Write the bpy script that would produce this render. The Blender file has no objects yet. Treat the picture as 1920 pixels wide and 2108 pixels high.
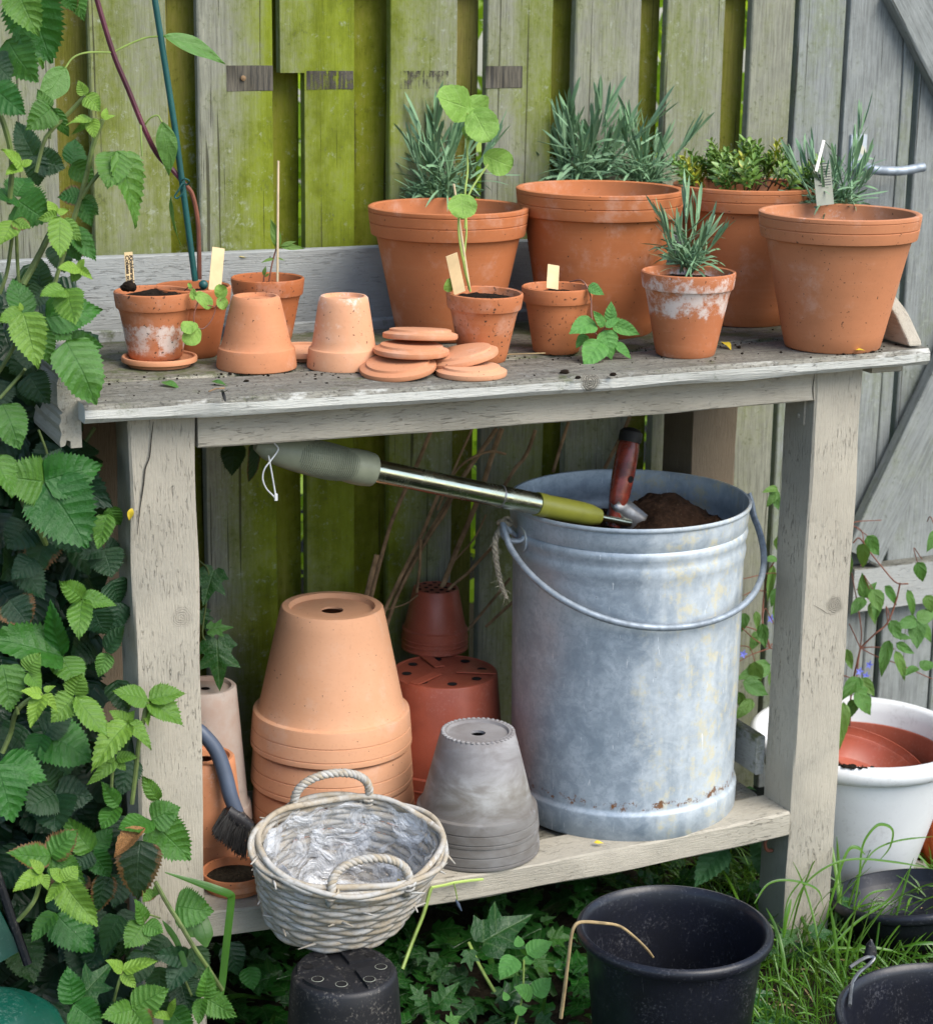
import bpy, bmesh, math, random
from mathutils import Vector, Matrix, Euler, noise
random.seed(7)
S = bpy.context.scene
COL = S.collection
# ---------------------------------------------------------------- camera, world, sun, exposure
cd = bpy.data.cameras.new('camera'); cam = bpy.data.objects.new('camera', cd); COL.objects.link(cam)
S.camera = cam
cd.sensor_fit = 'VERTICAL'; cd.sensor_height = 36.0; cd.sensor_width = 36.0
cd.lens = 4179.066 / 2108 * 36.0
cd.clip_start = 0.05; cd.clip_end = 200
_y, _p, _r = 0.41535, 0.25466, 0.01446
_fw = Vector((math.sin(_y)*math.cos(_p), math.cos(_y)*math.cos(_p), -math.sin(_p)))
_rt = Vector((math.cos(_y), -math.sin(_y), 0)); _up = _rt.cross(_fw)
_r2 = _rt*math.cos(_r) + _up*math.sin(_r); _u2 = -_rt*math.sin(_r) + _up*math.cos(_r)
cam.matrix_world = Matrix(((_r2.x, _u2.x, -_fw.x, -0.63772), (_r2.y, _u2.y, -_fw.y, -2.53635), (_r2.z, _u2.z, -_fw.z, 1.50906), (0, 0, 0, 1)))
cd.dof.use_dof = True; cd.dof.focus_distance = 2.78; cd.dof.aperture_fstop = 9.0
W = bpy.data.worlds.new('World'); S.world = W; W.use_nodes = True
SUN_ELEV, SUN_AZ = math.radians(48), math.radians(150)      # azimuth clockwise from +Y (into the scene)
wn = W.node_tree; bg = wn.nodes['Background']
sky = wn.nodes.new('ShaderNodeTexSky'); sky.sky_type = 'NISHITA'; sky.sun_disc = False
sky.sun_elevation = SUN_ELEV; sky.sun_rotation = SUN_AZ
sky.air_density = 1.0; sky.dust_density = 1.2; sky.ozone_density = 1.0
wn.links.new(sky.outputs[0], bg.inputs[0]); bg.inputs[1].default_value = 0.095
sl = bpy.data.lights.new('sun', 'SUN'); sl.energy = 1.5; sl.angle = math.radians(45); sl.color = (1.0, 0.945, 0.85)
sun = bpy.data.objects.new('sun', sl); COL.objects.link(sun)
_sd = Vector((math.sin(SUN_AZ)*math.cos(SUN_ELEV), math.cos(SUN_AZ)*math.cos(SUN_ELEV), math.sin(SUN_ELEV)))
sun.rotation_euler = _sd.to_track_quat('Z', 'Y').to_euler()
S.view_settings.view_transform = 'Standard'; S.view_settings.look = 'None'
S.view_settings.exposure = 1.62; S.view_settings.gamma = 1.0; S.view_settings.use_curve_mapping = False
S.cycles.max_bounces = 8; S.cycles.transparent_max_bounces = 12

# ---------------------------------------------------------------- node helpers
class NT:
    def __init__(s, name):
        s.m = bpy.data.materials.new(name); s.m.use_nodes = True
        s.t = s.m.node_tree; s.n = s.t.nodes; s.b = s.n['Principled BSDF']
        s.tc = s.n.new('ShaderNodeTexCoord'); s.obj = s.tc.outputs['Object']; s.uv = s.tc.outputs['UV']
    def L(s, a, b): s.t.links.new(a, b)
    def put(s, sock, v):
        if isinstance(v, bpy.types.NodeSocket): s.L(v, sock)
        elif isinstance(v, (tuple, list)) and len(v) == 3 and sock.type == 'RGBA': sock.default_value = (*v, 1)
        else: sock.default_value = v
    def math(s, op, a, b=0.0, c=0.0, clamp=False):
        n = s.n.new('ShaderNodeMath'); n.operation = op; n.use_clamp = clamp
        s.put(n.inputs[0], a); s.put(n.inputs[1], b)
        if len(n.inputs) > 2: s.put(n.inputs[2], c)
        return n.outputs[0]
    def map(s, v, scale=(1, 1, 1), loc=(0, 0, 0)):
        n = s.n.new('ShaderNodeMapping'); s.put(n.inputs[0], v); n.inputs['Scale'].default_value = scale; n.inputs['Location'].default_value = loc
        return n.outputs[0]
    def shift(s, v):      # a different piece of texture on every object
        oi = s.n.new('ShaderNodeObjectInfo'); n = s.n.new('ShaderNodeVectorMath'); n.operation = 'ADD'
        k = s.math('MULTIPLY', oi.outputs['Random'], 37.0); s.put(n.inputs[0], v); s.put(n.inputs[1], k); return n.outputs[0]
    def rnd(s):
        return s.n.new('ShaderNodeObjectInfo').outputs['Random']
    def noise(s, v, scale=5, detail=4, rough=.55, dist=0.0):
        n = s.n.new('ShaderNodeTexNoise'); s.put(n.inputs['Vector'], v); n.inputs['Scale'].default_value = scale
        n.inputs['Detail'].default_value = detail; n.inputs['Roughness'].default_value = rough; n.inputs['Distortion'].default_value = dist
        return n.outputs[0]
    def voro(s, v, scale=5, feature='F1', rand=1.0):
        n = s.n.new('ShaderNodeTexVoronoi'); s.put(n.inputs['Vector'], v); n.inputs['Scale'].default_value = scale; n.feature = feature
        n.inputs['Randomness'].default_value = rand
        return n.outputs['Distance']
    def ramp(s, v, lo, hi, a=0.0, b=1.0):
        n = s.n.new('ShaderNodeMapRange'); n.interpolation_type = 'SMOOTHSTEP'
        s.put(n.inputs[0], v); s.put(n.inputs[1], lo); s.put(n.inputs[2], hi); s.put(n.inputs[3], a); s.put(n.inputs[4], b); return n.outputs[0]
    def mix(s, f, a, b, mode='MIX'):
        n = s.n.new('ShaderNodeMix'); n.data_type = 'RGBA'; n.blend_type = mode
        s.put(n.inputs[0], f); s.put(n.inputs[6], a); s.put(n.inputs[7], b); return n.outputs[2]
    def attr(s, name):
        n = s.n.new('ShaderNodeAttribute'); n.attribute_type = 'OBJECT'; n.attribute_name = name; return n.outputs['Fac']
    def sep(s, v):
        n = s.n.new('ShaderNodeSeparateXYZ'); s.put(n.inputs[0], v); return n.outputs
    def bump(s, h, strength=.3, dist=.002, prev=None):
        n = s.n.new('ShaderNodeBump'); s.put(n.inputs['Height'], h); n.inputs['Strength'].default_value = strength; n.inputs['Distance'].default_value = dist
        if prev is not None: s.L(prev, n.inputs['Normal'])
        return n.outputs[0]
    def out(s, col=None, rough=None, nrm=None, metal=None, spec=None, trans=None):
        if col is not None: s.put(s.b.inputs['Base Color'], col)
        if rough is not None: s.put(s.b.inputs['Roughness'], rough)
        if nrm is not None: s.put(s.b.inputs['Normal'], nrm)
        if metal is not None: s.put(s.b.inputs['Metallic'], metal)
        if spec is not None: s.put(s.b.inputs['Specular IOR Level'], spec)
        return s.m

def m_paint(name, paint, bare, wearbase=0.0):
    t = NT(name); v = t.shift(t.obj)
    g = t.noise(t.map(v, (6, 85, 85)), 6, 6, .68)               # fine grain running along the board
    g2 = t.noise(t.map(v, (1.2, 14, 14)), 4, 5, .65)
    big = t.noise(v, 5, 5, .62); fine = t.noise(v, 170, 4, .7)
    geo = t.n.new('ShaderNodeNewGeometry'); up = t.ramp(t.sep(geo.outputs['Normal'])[2], .35, .8)
    wear = t.math('MULTIPLY', t.attr('wear'), t.math('ADD', .35, t.math('MULTIPLY', up, .65)))   # trodden upper faces lose their paint first
    c = t.mix(t.ramp(big, .3, .7), paint, tuple(x*.84 for x in paint))
    c = t.mix(t.ramp(g, .46, .74, 0, .45), c, tuple(x*.66 for x in paint))
    c = t.mix(t.ramp(fine, .52, .74, 0, .30), c, tuple(x*.6 for x in paint))
    wm = t.math('ADD', t.math('MULTIPLY', wear, 1.25), t.math('SUBTRACT', t.noise(t.map(v, (1.6, 4, 4)), 10, 7, .72), .95))
    wm = t.ramp(wm, -.06, .16)
    gc = t.mix(t.ramp(g2, .35, .7), bare, tuple(x*.5 for x in bare))
    gc = t.mix(t.ramp(g, .4, .7, 0, .6), gc, tuple(x*1.9 for x in bare)); gc = t.mix(t.ramp(fine, .5, .66, 0, .7), gc, (.03, .028, .02)); gc = t.mix(t.ramp(t.noise(v, 46, 6, .75), .56, .68, 0, .55), gc, (.30, .30, .275))
    c = t.mix(wm, c, gc)
    moss = t.ramp(t.math('ADD', t.noise(v, 16, 7, .74), t.math('MULTIPLY', t.attr('moss'), .5)), .70, .86)
    c = t.mix(t.math('MULTIPLY', moss, .85), c, t.mix(fine, (.045, .055, .018), (.10, .12, .035)))
    ck = t.noise(t.map(v, (10, 78, 78)), 5, 3, .55, .9)             # short open cracks in the paint
    crack = t.math('MULTIPLY', t.ramp(ck, .60, .68), t.ramp(t.noise(v, 9, 4), .42, .64))
    c = t.mix(t.math('MULTIPLY', crack, .34), c, (.15, .13, .10))
    sp = t.ramp(t.noise(v, 130, 3, .6), .69, .75)
    c = t.mix(t.math('MULTIPLY', sp, t.math('ADD', .18, t.math('MULTIPLY', t.attr('dirt'), .75))), c, (.035, .028, .02))
    kn = t.n.new('ShaderNodeVectorMath'); kn.operation = 'DISTANCE'; t.put(kn.inputs[0], t.obj)
    cx = t.n.new('ShaderNodeCombineXYZ'); [t.put(cx.inputs[i], t.attr(a)) for i, a in enumerate(('kx', 'ky', 'kz'))]; t.put(kn.inputs[1], cx.outputs[0])
    kd = t.math('ADD', kn.outputs['Value'], t.math('MULTIPLY', t.math('SUBTRACT', t.noise(t.obj, 70, 4, .6), .5), .012))
    km = t.math('MULTIPLY', t.ramp(kd, .010, .019, 1, 0), t.attr('knot'))
    ring = t.math('SINE', t.math('MULTIPLY', kd, 2100.0))
    c = t.mix(t.math('MULTIPLY', km, .85), c, t.mix(t.ramp(ring, -.6, .9), (.085, .075, .055), (.24, .22, .175)))
    h = t.math('SUBTRACT', t.math('MULTIPLY', g, .6), t.math('MULTIPLY', crack, 1.2)); h = t.math('SUBTRACT', h, t.math('MULTIPLY', km, t.math('MULTIPLY', ring, .2)))
    n = t.bump(h, .8, .0035); n = t.bump(t.noise(v, 30, 5, .65), .3, .005, n)
    return t.out(c, t.ramp(g, .3, .7, .62, .82), n, spec=.3)
M = {}
M['paint'] = m_paint('painted wood', (.43, .392, .315), (.175, .162, .125))
M['paleplank'] = m_paint('paler front plank', (.56, .56, .51), (.175, .166, .135))  # paler version of the bench colour, used on the whole front plank
M['brownwood'] = m_paint('bare brown timber', (.19, .145, .095), (.12, .10, .07))
M['greywood'] = m_paint('grey weathered wood', (.36, .37, .35), (.15, .146, .12))

def m_fence(name, grey, green, back=False):
    t = NT(name); v = t.shift(t.obj)
    g = t.noise(t.map(v, (3, 55, 55)), 5, 7, .72)
    streak = t.noise(t.map(v, (1.4, 9, 9)), 3, 6, .66)
    big = t.noise(t.map(v, (1, 1.8, 1.8)), 3.6, 6, .64); fine = t.noise(v, 95, 6, .75); mid = t.noise(v, 22, 6, .7)
    al = t.attr('algae'); xyz = t.sep(t.obj)
    edge = t.math('MULTIPLY', xyz[1], t.attr('side'))            # algae that favours one edge
    am = t.math('ADD', t.math('ADD', t.math('MULTIPLY', t.math('SUBTRACT', big, .5), 1.5), t.math('MULTIPLY', t.math('SUBTRACT', streak, .5), .9)), t.math('ADD', al, edge))
    am = t.math('ADD', am, t.math('MULTIPLY', t.math('SUBTRACT', t.math('ADD', fine, mid), 1.0), .8))
    am = t.ramp(am, -.05, 1.05)
    c = t.mix(t.ramp(g, .3, .72), tuple(x*1.15 for x in grey), tuple(x*.60 for x in grey))
    c = t.mix(t.ramp(mid, .4, .65, 0, .35), c, tuple(x*1.35 for x in grey))
    gg = t.mix(t.ramp(t.math('ADD', streak, t.math('MULTIPLY', t.math('SUBTRACT', mid, .5), .8)), .3, .75), green, tuple(x*.60 for x in green))
    c = t.mix(am, c, gg)
    lich = t.ramp(t.math('ADD', t.noise(v, 60, 7, .8), t.math('MULTIPLY', big, .40)), .78, .92)
    c = t.mix(t.math('MULTIPLY', lich, .42), c, (.42, .45, .40))
    c = t.mix(t.math('MULTIPLY', t.ramp(t.math('ADD', fine, t.math('MULTIPLY', mid, .4)), .78, .92), .55), c, tuple(x*.30 for x in grey))
    cr = t.ramp(t.noise(t.map(v, (.8, 48, 48)), 3, 2, .4, .3), .69, .715)   # long drying cracks
    c = t.mix(t.math('MULTIPLY', cr, .75), c, (.03, .028, .015))
    n = t.bump(t.math('SUBTRACT', t.math('ADD', g, t.math('MULTIPLY', fine, .35)), t.math('MULTIPLY', cr, .9)), .6, .003)
    return t.out(c, .85, n, spec=.15)
M['fence'] = m_fence('fence board', (.23, .232, .18), (.19, .232, .018))
M['fenceback'] = m_fence('fence board behind', (.22, .19, .055), (.175, .20, .010))
M['gate'] = m_fence('gate board', (.23, .245, .235), (.18, .22, .04))

def m_brown():
    t = NT('bare brown wood'); v = t.shift(t.obj)
    g = t.noise(t.map(v, (50, 3, 50)), 5, 6, .65); m_ = t.noise(v, 40, 6, .7)
    t.out(t.mix(t.ramp(g, .35, .65), (.12, .105, .075), (.035, .032, .026)), .85, t.bump(g, .5, .003))
    e = t.sep(t.uv); 
    a = t.ramp(t.math('ADD', t.math('MULTIPLY', t.attr('strength'), 1.0), t.math('MULTIPLY', t.math('SUBTRACT', t.math('ADD', m_, g), 1.0), 1.6)), .25, .75)
    t.put(t.b.inputs['Alpha'], a); return t.m
M['brown'] = m_brown()

def m_terra():
    t = NT('terracotta'); v = t.shift(t.obj)
    tone = t.attr('tone'); z = t.sep(t.obj)[2]
    c = t.mix(tone, (.465, .138, .038), (.63, .335, .195))
    c = t.mix(t.attr('deep'), c, (.36, .088, .026))
    big = t.noise(v, 11, 5, .6); band = t.noise(t.map(v, (4, 4, 60)), 3, 4, .6)
    c = t.mix(t.ramp(big, .35, .72, 0, .42), c, t.mix(tone, (.33, .092, .026), (.55, .27, .14)))
    c = t.mix(t.ramp(band, .5, .8, 0, .14), c, (.62, .33, .19))
    rv = t.rnd(); c = t.mix(t.math('MULTIPLY', rv, .30), c, (.31, .088, .028)); c = t.mix(t.math('MULTIPLY', t.math('FRACT', t.math('MULTIPLY', rv, 7.3)), .22), c, (.66, .36, .20))
    fine = t.noise(v, 210, 3, .6)
    c = t.mix(t.ramp(fine, .55, .75, 0, .35), c, t.mix(.5, c, (.25, .10, .05)))
    zz = t.math('DIVIDE', t.math('ABSOLUTE', t.math('SUBTRACT', z, t.attr('sz'))), t.math('ADD', t.attr('sw'), .0001))
    st = t.math('MULTIPLY', t.ramp(zz, .3, 1.15, 1, 0), t.attr('stain'))
    st = t.ramp(t.math('ADD', st, t.math('MULTIPLY', t.math('SUBTRACT', t.noise(v, 30, 8, .78), .50), 2.8)), .55, 1.0)
    c = t.mix(t.math('MULTIPLY', st, .8), c, (.66, .60, .55))
    wet = t.math('MULTIPLY', t.ramp(t.noise(t.map(v, (1, 1, 1.5)), 5.5, 5, .62), .50, .68), .38); c = t.mix(wet, c, t.mix(tone, (.27, .085, .028), (.55, .28, .15)))
    haze = t.ramp(t.noise(v, 14, 7, .72), .52, .70, 0, .30); c = t.mix(haze, c, (.62, .45, .36))
    d = t.attr('dirt')
    sp = t.ramp(t.math('ADD', t.noise(v, 190, 3, .55), t.math('ADD', t.math('MULTIPLY', d, .085), t.math('MULTIPLY', t.noise(v, 20, 4), .14))), .775, .81)
    c = t.mix(t.math('MULTIPLY', sp, .85), c, (.035, .022, .015))
    n = t.bump(t.math('ADD', t.math('MULTIPLY', fine, .6), t.math('MULTIPLY', band, .22)), .22, .0012)
    return t.out(c, t.ramp(big, .3, .7, .66, .84), n, spec=.3)
M['terra'] = m_terra()

def m_greyclay():
    t = NT('grey stained clay'); v = t.shift(t.obj); z = t.sep(t.obj)[2]
    n1 = t.noise(t.map(v, (1, 1, 2.2)), 9, 6, .62, .8); n2 = t.noise(t.map(v, (3, 3, 7)), 4, 5, .6, .5)
    c = t.mix(t.ramp(n1, .36, .64), (.17, .155, .13), (.38, .385, .375))
    c = t.mix(t.ramp(n2, .48, .7, 0, .5), c, (.155, .135, .115)); c = t.mix(t.ramp(z, .065, .125, 0, .75), c, (.105, .095, .088))
    c = t.mix(t.ramp(t.noise(v, 15, 6, .7), .56, .72, 0, .55), c, (.30, .305, .32))
    c = t.mix(t.ramp(z, .035, .09, .5, 0), c, (.20, .19, .21))
    return t.out(c, .78, t.bump(t.noise(v, 160, 4), .15, .001), spec=.25)
M['greyclay'] = m_greyclay()
def m_paleclay():
    t = NT('pale limey clay'); v = t.shift(t.obj)
    n1 = t.noise(v, 10, 6, .65)
    c = t.mix(t.ramp(n1, .35, .65), (.42, .36, .31), (.38, .27, .21))
    c = t.mix(t.ramp(t.noise(v, 24, 6, .7), .58, .72), c, (.24, .22, .19))
    return t.out(c, .85, t.bump(n1, .2, .002))
M['paleclay'] = m_paleclay()

def m_galv():
    t = NT('galvanised steel'); v = t.obj; z = t.sep(t.obj)[2]; x = t.math('SUBTRACT', t.math('MULTIPLY', t.sep(t.obj)[0], .915), t.math('MULTIPLY', t.sep(t.obj)[1], .403))
    n1 = t.noise(v, 8, 6, .68, .3); n2 = t.noise(t.map(v, (11, 11, 1.5)), 3, 6, .65); n3 = t.noise(v, 95, 5, .75, .5); n4 = t.noise(v, 28, 6, .72, 1.0)
    c = t.mix(t.ramp(n1, .34, .66), (.225, .28, .335), (.37, .43, .485))
    c = t.mix(t.ramp(n4, .40, .66, 0, .5), c, (.46, .52, .575))
    c = t.mix(t.ramp(n3, .44, .62, 0, .42), c, (.22, .265, .31))
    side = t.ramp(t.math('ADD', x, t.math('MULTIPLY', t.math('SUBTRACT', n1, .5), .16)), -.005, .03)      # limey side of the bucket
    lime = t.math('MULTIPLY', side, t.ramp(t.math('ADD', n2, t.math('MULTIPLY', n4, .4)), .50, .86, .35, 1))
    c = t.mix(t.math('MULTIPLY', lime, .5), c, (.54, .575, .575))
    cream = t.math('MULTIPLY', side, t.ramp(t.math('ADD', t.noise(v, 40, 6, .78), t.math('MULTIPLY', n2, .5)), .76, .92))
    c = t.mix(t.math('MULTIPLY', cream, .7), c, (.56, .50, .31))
    rz = t.ramp(t.math('ABSOLUTE', t.math('SUBTRACT', z, .058)), .0, .032, 1, 0)
    rust = t.ramp(t.math('ADD', t.math('MULTIPLY', rz, .40), t.noise(v, 60, 7, .76)), .90, .98)
    c = t.mix(rust, c, t.mix(t.noise(v, 90, 3), (.24, .10, .03), (.07, .04, .025)))
    dots = t.ramp(t.noise(v, 150, 2, .5), .74, .78); c = t.mix(t.math('MULTIPLY', dots, .5), c, (.12, .12, .11))
    scr = t.ramp(t.noise(t.map(v, (120, 120, 9)), 2.2, 2, .4, .8), .735, .75); c = t.mix(t.math('MULTIPLY', scr, .7), c, (.72, .75, .77))
    drip = t.math('MULTIPLY', t.ramp(t.noise(t.map(v, (26, 26, 1.2)), 2, 4, .6), .58, .72), t.ramp(z, .1, .5)); c = t.mix(t.math('MULTIPLY', drip, .35), c, (.20, .235, .26))
    met = t.math('MULTIPLY', t.math('SUBTRACT', 1.0, t.math('MAXIMUM', lime, rust)), .28)
    n = t.bump(n3, .12, .001); n = t.bump(n1, .14, .008, n)
    return t.out(c, t.ramp(n4, .3, .7, .40, .60), n, met, .5)
M['galv'] = m_galv()
def m_simple(name, col, rough=.5, metal=0.0, var=.25, nscale=30, bump=.15, bd=.001, spec=.4, dust=0.0, dustcol=(.35, .33, .3)):
    t = NT(name); v = t.shift(t.obj); n1 = t.noise(v, nscale, 5, .6)
    c = t.mix(t.ramp(n1, .3, .7), tuple(min(1, x*(1+var)) for x in col), tuple(x*(1-var) for x in col))
    if dust:
        f = t.ramp(t.math('ADD', t.noise(v, nscale*14, 5, .75), t.math('MULTIPLY', t.noise(v, nscale*1.4, 4, .6), .5)), .80, .98, 0, dust)
        c = t.mix(f, c, dustcol)
        sc = t.ramp(t.noise(t.map(v, (70, 70, 5)), 4, 3, .6, 1.5), .69, .73, 0, dust*.9); c = t.mix(sc, c, dustcol)
    return t.out(c, t.ramp(n1, .3, .7, max(.05, rough-.08), min(1, rough+.1)), t.bump(n1, bump, bd), metal, spec)
M['iron'] = m_simple('zinc iron', (.25, .29, .33), .5, .35, .25, 60)
M['chrome'] = m_simple('chromed tube', (.46, .49, .38), .22, 1.0, .12, 40, .04, dust=.35, dustcol=(.3, .32, .3))  # yellow-green tint paints in the fence and leaves mirrored by the shaft
M['chromeclear'] = m_simple('polished shaft', (.6, .6, .6), .2, 1.0, .1)
M['grip'] = m_simple('grey green rubber', (.21, .225, .155), .5, 0, .12, 30, .05)
M['olive'] = m_simple('olive plastic', (.185, .19, .028), .38, 0, .12, 20, .03)
M['redplastic'] = m_simple('brick red plastic', (.31, .075, .042), .42, 0, .16, 14, .05, dust=.3, dustcol=(.42, .22, .18))
M['orangeplastic'] = m_simple('orange plastic', (.52, .09, .018), .35, 0, .15, 14, .05)
M['blackplastic'] = m_simple('black plastic', (.009, .010, .015), .36, 0, .3, 16, .05, dust=.32, dustcol=(.16, .16, .17))
M['blackmatt'] = m_simple('black rubbery plastic', (.010, .010, .012), .5, 0, .3, 16, .1, dust=.5, dustcol=(.22, .2, .17))
M['greenplastic'] = m_simple('dark green plastic', (.004, .062, .040), .33, 0, .2, 12, .04, dust=.22, dustcol=(.25, .33, .3))
M['blueplastic'] = m_simple('slate blue plastic', (.065, .085, .125), .42, 0, .12, 18, .03)
M['bristle'] = m_simple('black bristle', (.012, .011, .010), .6, 0, .3)
M['redpaint'] = m_simple('worn red lacquer', (.17, .030, .018), .24, 0, .5, 55, .3, .002, dust=.5, dustcol=(.06, .035, .025))
M['steel'] = m_simple('dull steel', (.20, .20, .20), .38, .8, .35, 40, .1)
M['whitepot'] = m_simple('white glazed plastic', (.72, .73, .73), .38, 0, .05, 9, .03, dust=.22, dustcol=(.28, .28, .25))
M['labelwood'] = m_simple('pale birch', (.62, .46, .25), .6, 0, .1, 25, .1)
M['ink'] = m_simple('black ink', (.012, .012, .016), .5)
M['skewer'] = m_simple('bamboo skewer', (.60, .47, .29), .55, 0, .12)
M['cane'] = m_simple('dark green coated cane', (.012, .075, .07), .35, 0, .2)
M['purplestem'] = m_simple('purple stem', (.085, .022, .035), .35, 0, .35, 20)
M['brownstem'] = m_simple('brown red stem', (.16, .058, .035), .45, 0, .3, 20)
M['twig'] = m_simple('brown twig', (.24, .15, .075), .8, 0, .4, 40, .3, .002)
M['drystem'] = m_simple('dry straw stem', (.33, .24, .12), .7, 0, .3, 30, .2)
M['greenstem'] = m_simple('green stem', (.19, .27, .055), .5, 0, .3, 25)
M['limestem'] = m_simple('lime stem', (.36, .47, .12), .5, 0, .15, 25)
M['bramstem'] = m_simple('bramble stem', (.095, .13, .035), .6, 0, .4, 30)
M['rope'] = m_simple('jute rope', (.25, .22, .165), .95, 0, .35, 120, .8, .002)
M['tie'] = m_simple('pale plastic tie', (.62, .63, .62), .4)
M['greytag'] = m_simple('grey plant tag', (.24, .25, .20), .5, 0, .1)
M['taghighlight'] = m_simple('white tag highlight', (.8, .76, .7), .5, 0, .05)
M['yellowleaf'] = m_simple('yellow leaf', (.60, .44, .03), .6, 0, .25, 60)
M['deadleaf'] = m_simple('dead brown leaf', (.20, .095, .028), .7, 0, .5, 30, .5, .003)
M['fly'] = m_simple('fly', (.07, .06, .10), .3)
M['stone'] = m_simple('grey stone', (.24, .225, .205), .85, 0, .3, 25, .5, .004)
M['blue'] = m_simple('small blue flower', (.15, .17, .55), .5)

def m_soil(name, col):
    t = NT(name); v = t.obj; a = t.noise(v, 130, 6, .7); b = t.noise(v, 18, 4)
    c = t.mix(t.ramp(a, .35, .7), tuple(x*.45 for x in col), col)
    c = t.mix(t.ramp(t.noise(v, 260, 2), .72, .76, 0, .6), c, (.25, .2, .13))
    return t.out(c, .95, t.bump(t.math('ADD', a, b), .9, .006), spec=.1)
M['soil'] = m_soil('dark soil', (.026, .018, .012))
M['compost'] = m_soil('brown compost', (.045, .024, .014))
M['ground'] = m_soil('ground soil', (.035, .028, .018))

def m_wicker():
    t = NT('weathered willow'); v = t.shift(t.obj)
    a = t.noise(t.map(v, (1, 1, 2)), 22, 5, .65); b = t.noise(v, 140, 4, .65)
    c = t.mix(t.ramp(a, .35, .66), (.34, .285, .205), (.39, .385, .365))
    c = t.mix(t.ramp(b, .5, .75, 0, .6), c, (.13, .10, .07))
    c = t.mix(t.ramp(t.noise(v, 30, 5, .7), .56, .68, 0, .8), c, (.47, .46, .44))
    return t.out(c, .8, t.bump(b, .5, .0015), spec=.2)
M['wicker'] = m_wicker()
def m_liner():
    t = NT('clear plastic film'); v = t.obj
    w = t.noise(v, 22, 5, .6, 1.0); w2 = t.noise(t.map(v, (1, 1, .5)), 60, 3)
    t.b.inputs['Transmission Weight'].default_value = 0
    t.out((.68, .70, .73), .07, t.bump(t.math('ADD', w, t.math('MULTIPLY', w2, .3)), 1.0, .02), spec=1.0)
    al = t.ramp(w, .42, .60, .20, .80); t.put(t.b.inputs['Alpha'], al)
    return t.m
M['liner'] = m_liner()

def m_leaf(name, a, b, young, rough=.42, nv=7.0, slant=1.25, vein=(.25, .38, .12), vstr=.45, pleat=1.0, transl=.22, spot=0.0):
    t = NT(name)
    uvs = t.sep(t.uv); u = t.math('ABSOLUTE', t.math('SUBTRACT', t.math('MULTIPLY', uvs[0], 2), 1)); vv = uvs[1]
    s = t.math('SUBTRACT', t.math('MULTIPLY', vv, nv), t.math('MULTIPLY', u, slant))
    fr = t.math('ABSOLUTE', t.math('SUBTRACT', t.math('FRACT', s), .5))       # .5 on a vein, 0 between
    side = t.ramp(fr, .40, .485); mid = t.ramp(u, .0, .06, 1, 0)
    vn = t.math('MAXIMUM', side, mid)
    r = t.rnd(); y = t.attr('young')
    c = t.mix(r, a, b)
    n0 = t.noise(t.shift(t.obj), 7, 4, .6)
    c = t.mix(t.ramp(n0, .35, .7, 0, .35), c, tuple(x*.6 for x in a))
    c = t.mix(y, c, t.mix(r, young, tuple(x*.78 for x in young)))
    c = t.mix(t.math('MULTIPLY', vn, vstr), c, vein)
    c = t.mix(t.math('MULTIPLY', t.ramp(t.math('ADD', u, t.math('MULTIPLY', n0, .7)), 1.10, 1.26), t.attr('brown')), c, (.13, .062, .02))
    c = t.mix(t.attr('dying'), c, t.mix(n0, (.05, .03, .02), (.015, .03, .015)))
    if spot: c = t.mix(t.ramp(t.noise(t.shift(t.obj), 28, 2), .76, .79, 0, spot), c, (.5, .5, .4))
    h = t.math('SUBTRACT', t.math('MULTIPLY', t.math('SINE', t.math('MULTIPLY', fr, 3.14159)), -1.0*pleat), t.math('MULTIPLY', mid, .8))
    fine = t.voro(t.shift(t.obj), 55, 'F1')
    n = t.bump(h, .32, .004); n = t.bump(t.noise(t.shift(t.obj), 16, 5, .65), .40, .005, n); n = t.bump(fine, .16, .002, n)
    t.out(c, t.ramp(n0, .3, .7, rough-.06, rough+.1), n, spec=.38)
    tr = t.n.new('ShaderNodeBsdfTranslucent'); t.put(tr.inputs[0], t.mix(.5, c, (.25, .42, .04)))
    ms = t.n.new('ShaderNodeMixShader'); ms.inputs[0].default_value = transl
    t.L(t.b.outputs[0], ms.inputs[1]); t.L(tr.outputs[0], ms.inputs[2]); t.L(ms.outputs[0], t.n['Material Output'].inputs[0])
    return t.m
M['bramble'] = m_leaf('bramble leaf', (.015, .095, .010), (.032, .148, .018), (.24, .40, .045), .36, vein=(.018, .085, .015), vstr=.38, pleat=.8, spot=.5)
M['darkbramble'] = m_leaf('dark and shaded bramble leaf', (.005, .027, .010), (.010, .048, .016), (.06, .16, .03), .38, vein=(.03, .085, .04), vstr=.3, pleat=.6, spot=.5)  # dark green leaves; shade inside the bush is painted with this colour too
M['ivy'] = m_leaf('ivy leaf', (.006, .042, .007), (.018, .088, .011), (.08, .23, .03), .27, 4, 1.2, (.10, .17, .06), .35, .4, .12)
M['strap'] = m_leaf('strap leaf', (.028, .095, .012), (.055, .155, .016), (.14, .26, .02), .36, 1, 0, (.09, .2, .04), .2, .2)
M['roundleaf'] = m_leaf('round leaf', (.22, .40, .065), (.25, .44, .085), (.3, .5, .1), .5, 3, 1.0, (.34, .5, .16), .3, .3, .3)
M['mint'] = m_leaf('soft toothed leaf', (.080, .25, .048), (.105, .29, .055), (.2, .38, .06), .5, 6, 1.2, (.06, .19, .04), .4, .8)
M['clematis'] = m_leaf('thin pointed leaf', (.055, .155, .025), (.085, .21, .038), (.2, .3, .05), .42, 3, 1.3, (.13, .24, .07), .25, .4)
M['nettle'] = m_leaf('nettle leaf', (.035, .13, .04), (.05, .16, .05), (.1, .22, .05), .5, 8, 1.3, (.03, .1, .03), .4, 1.0)
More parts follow.
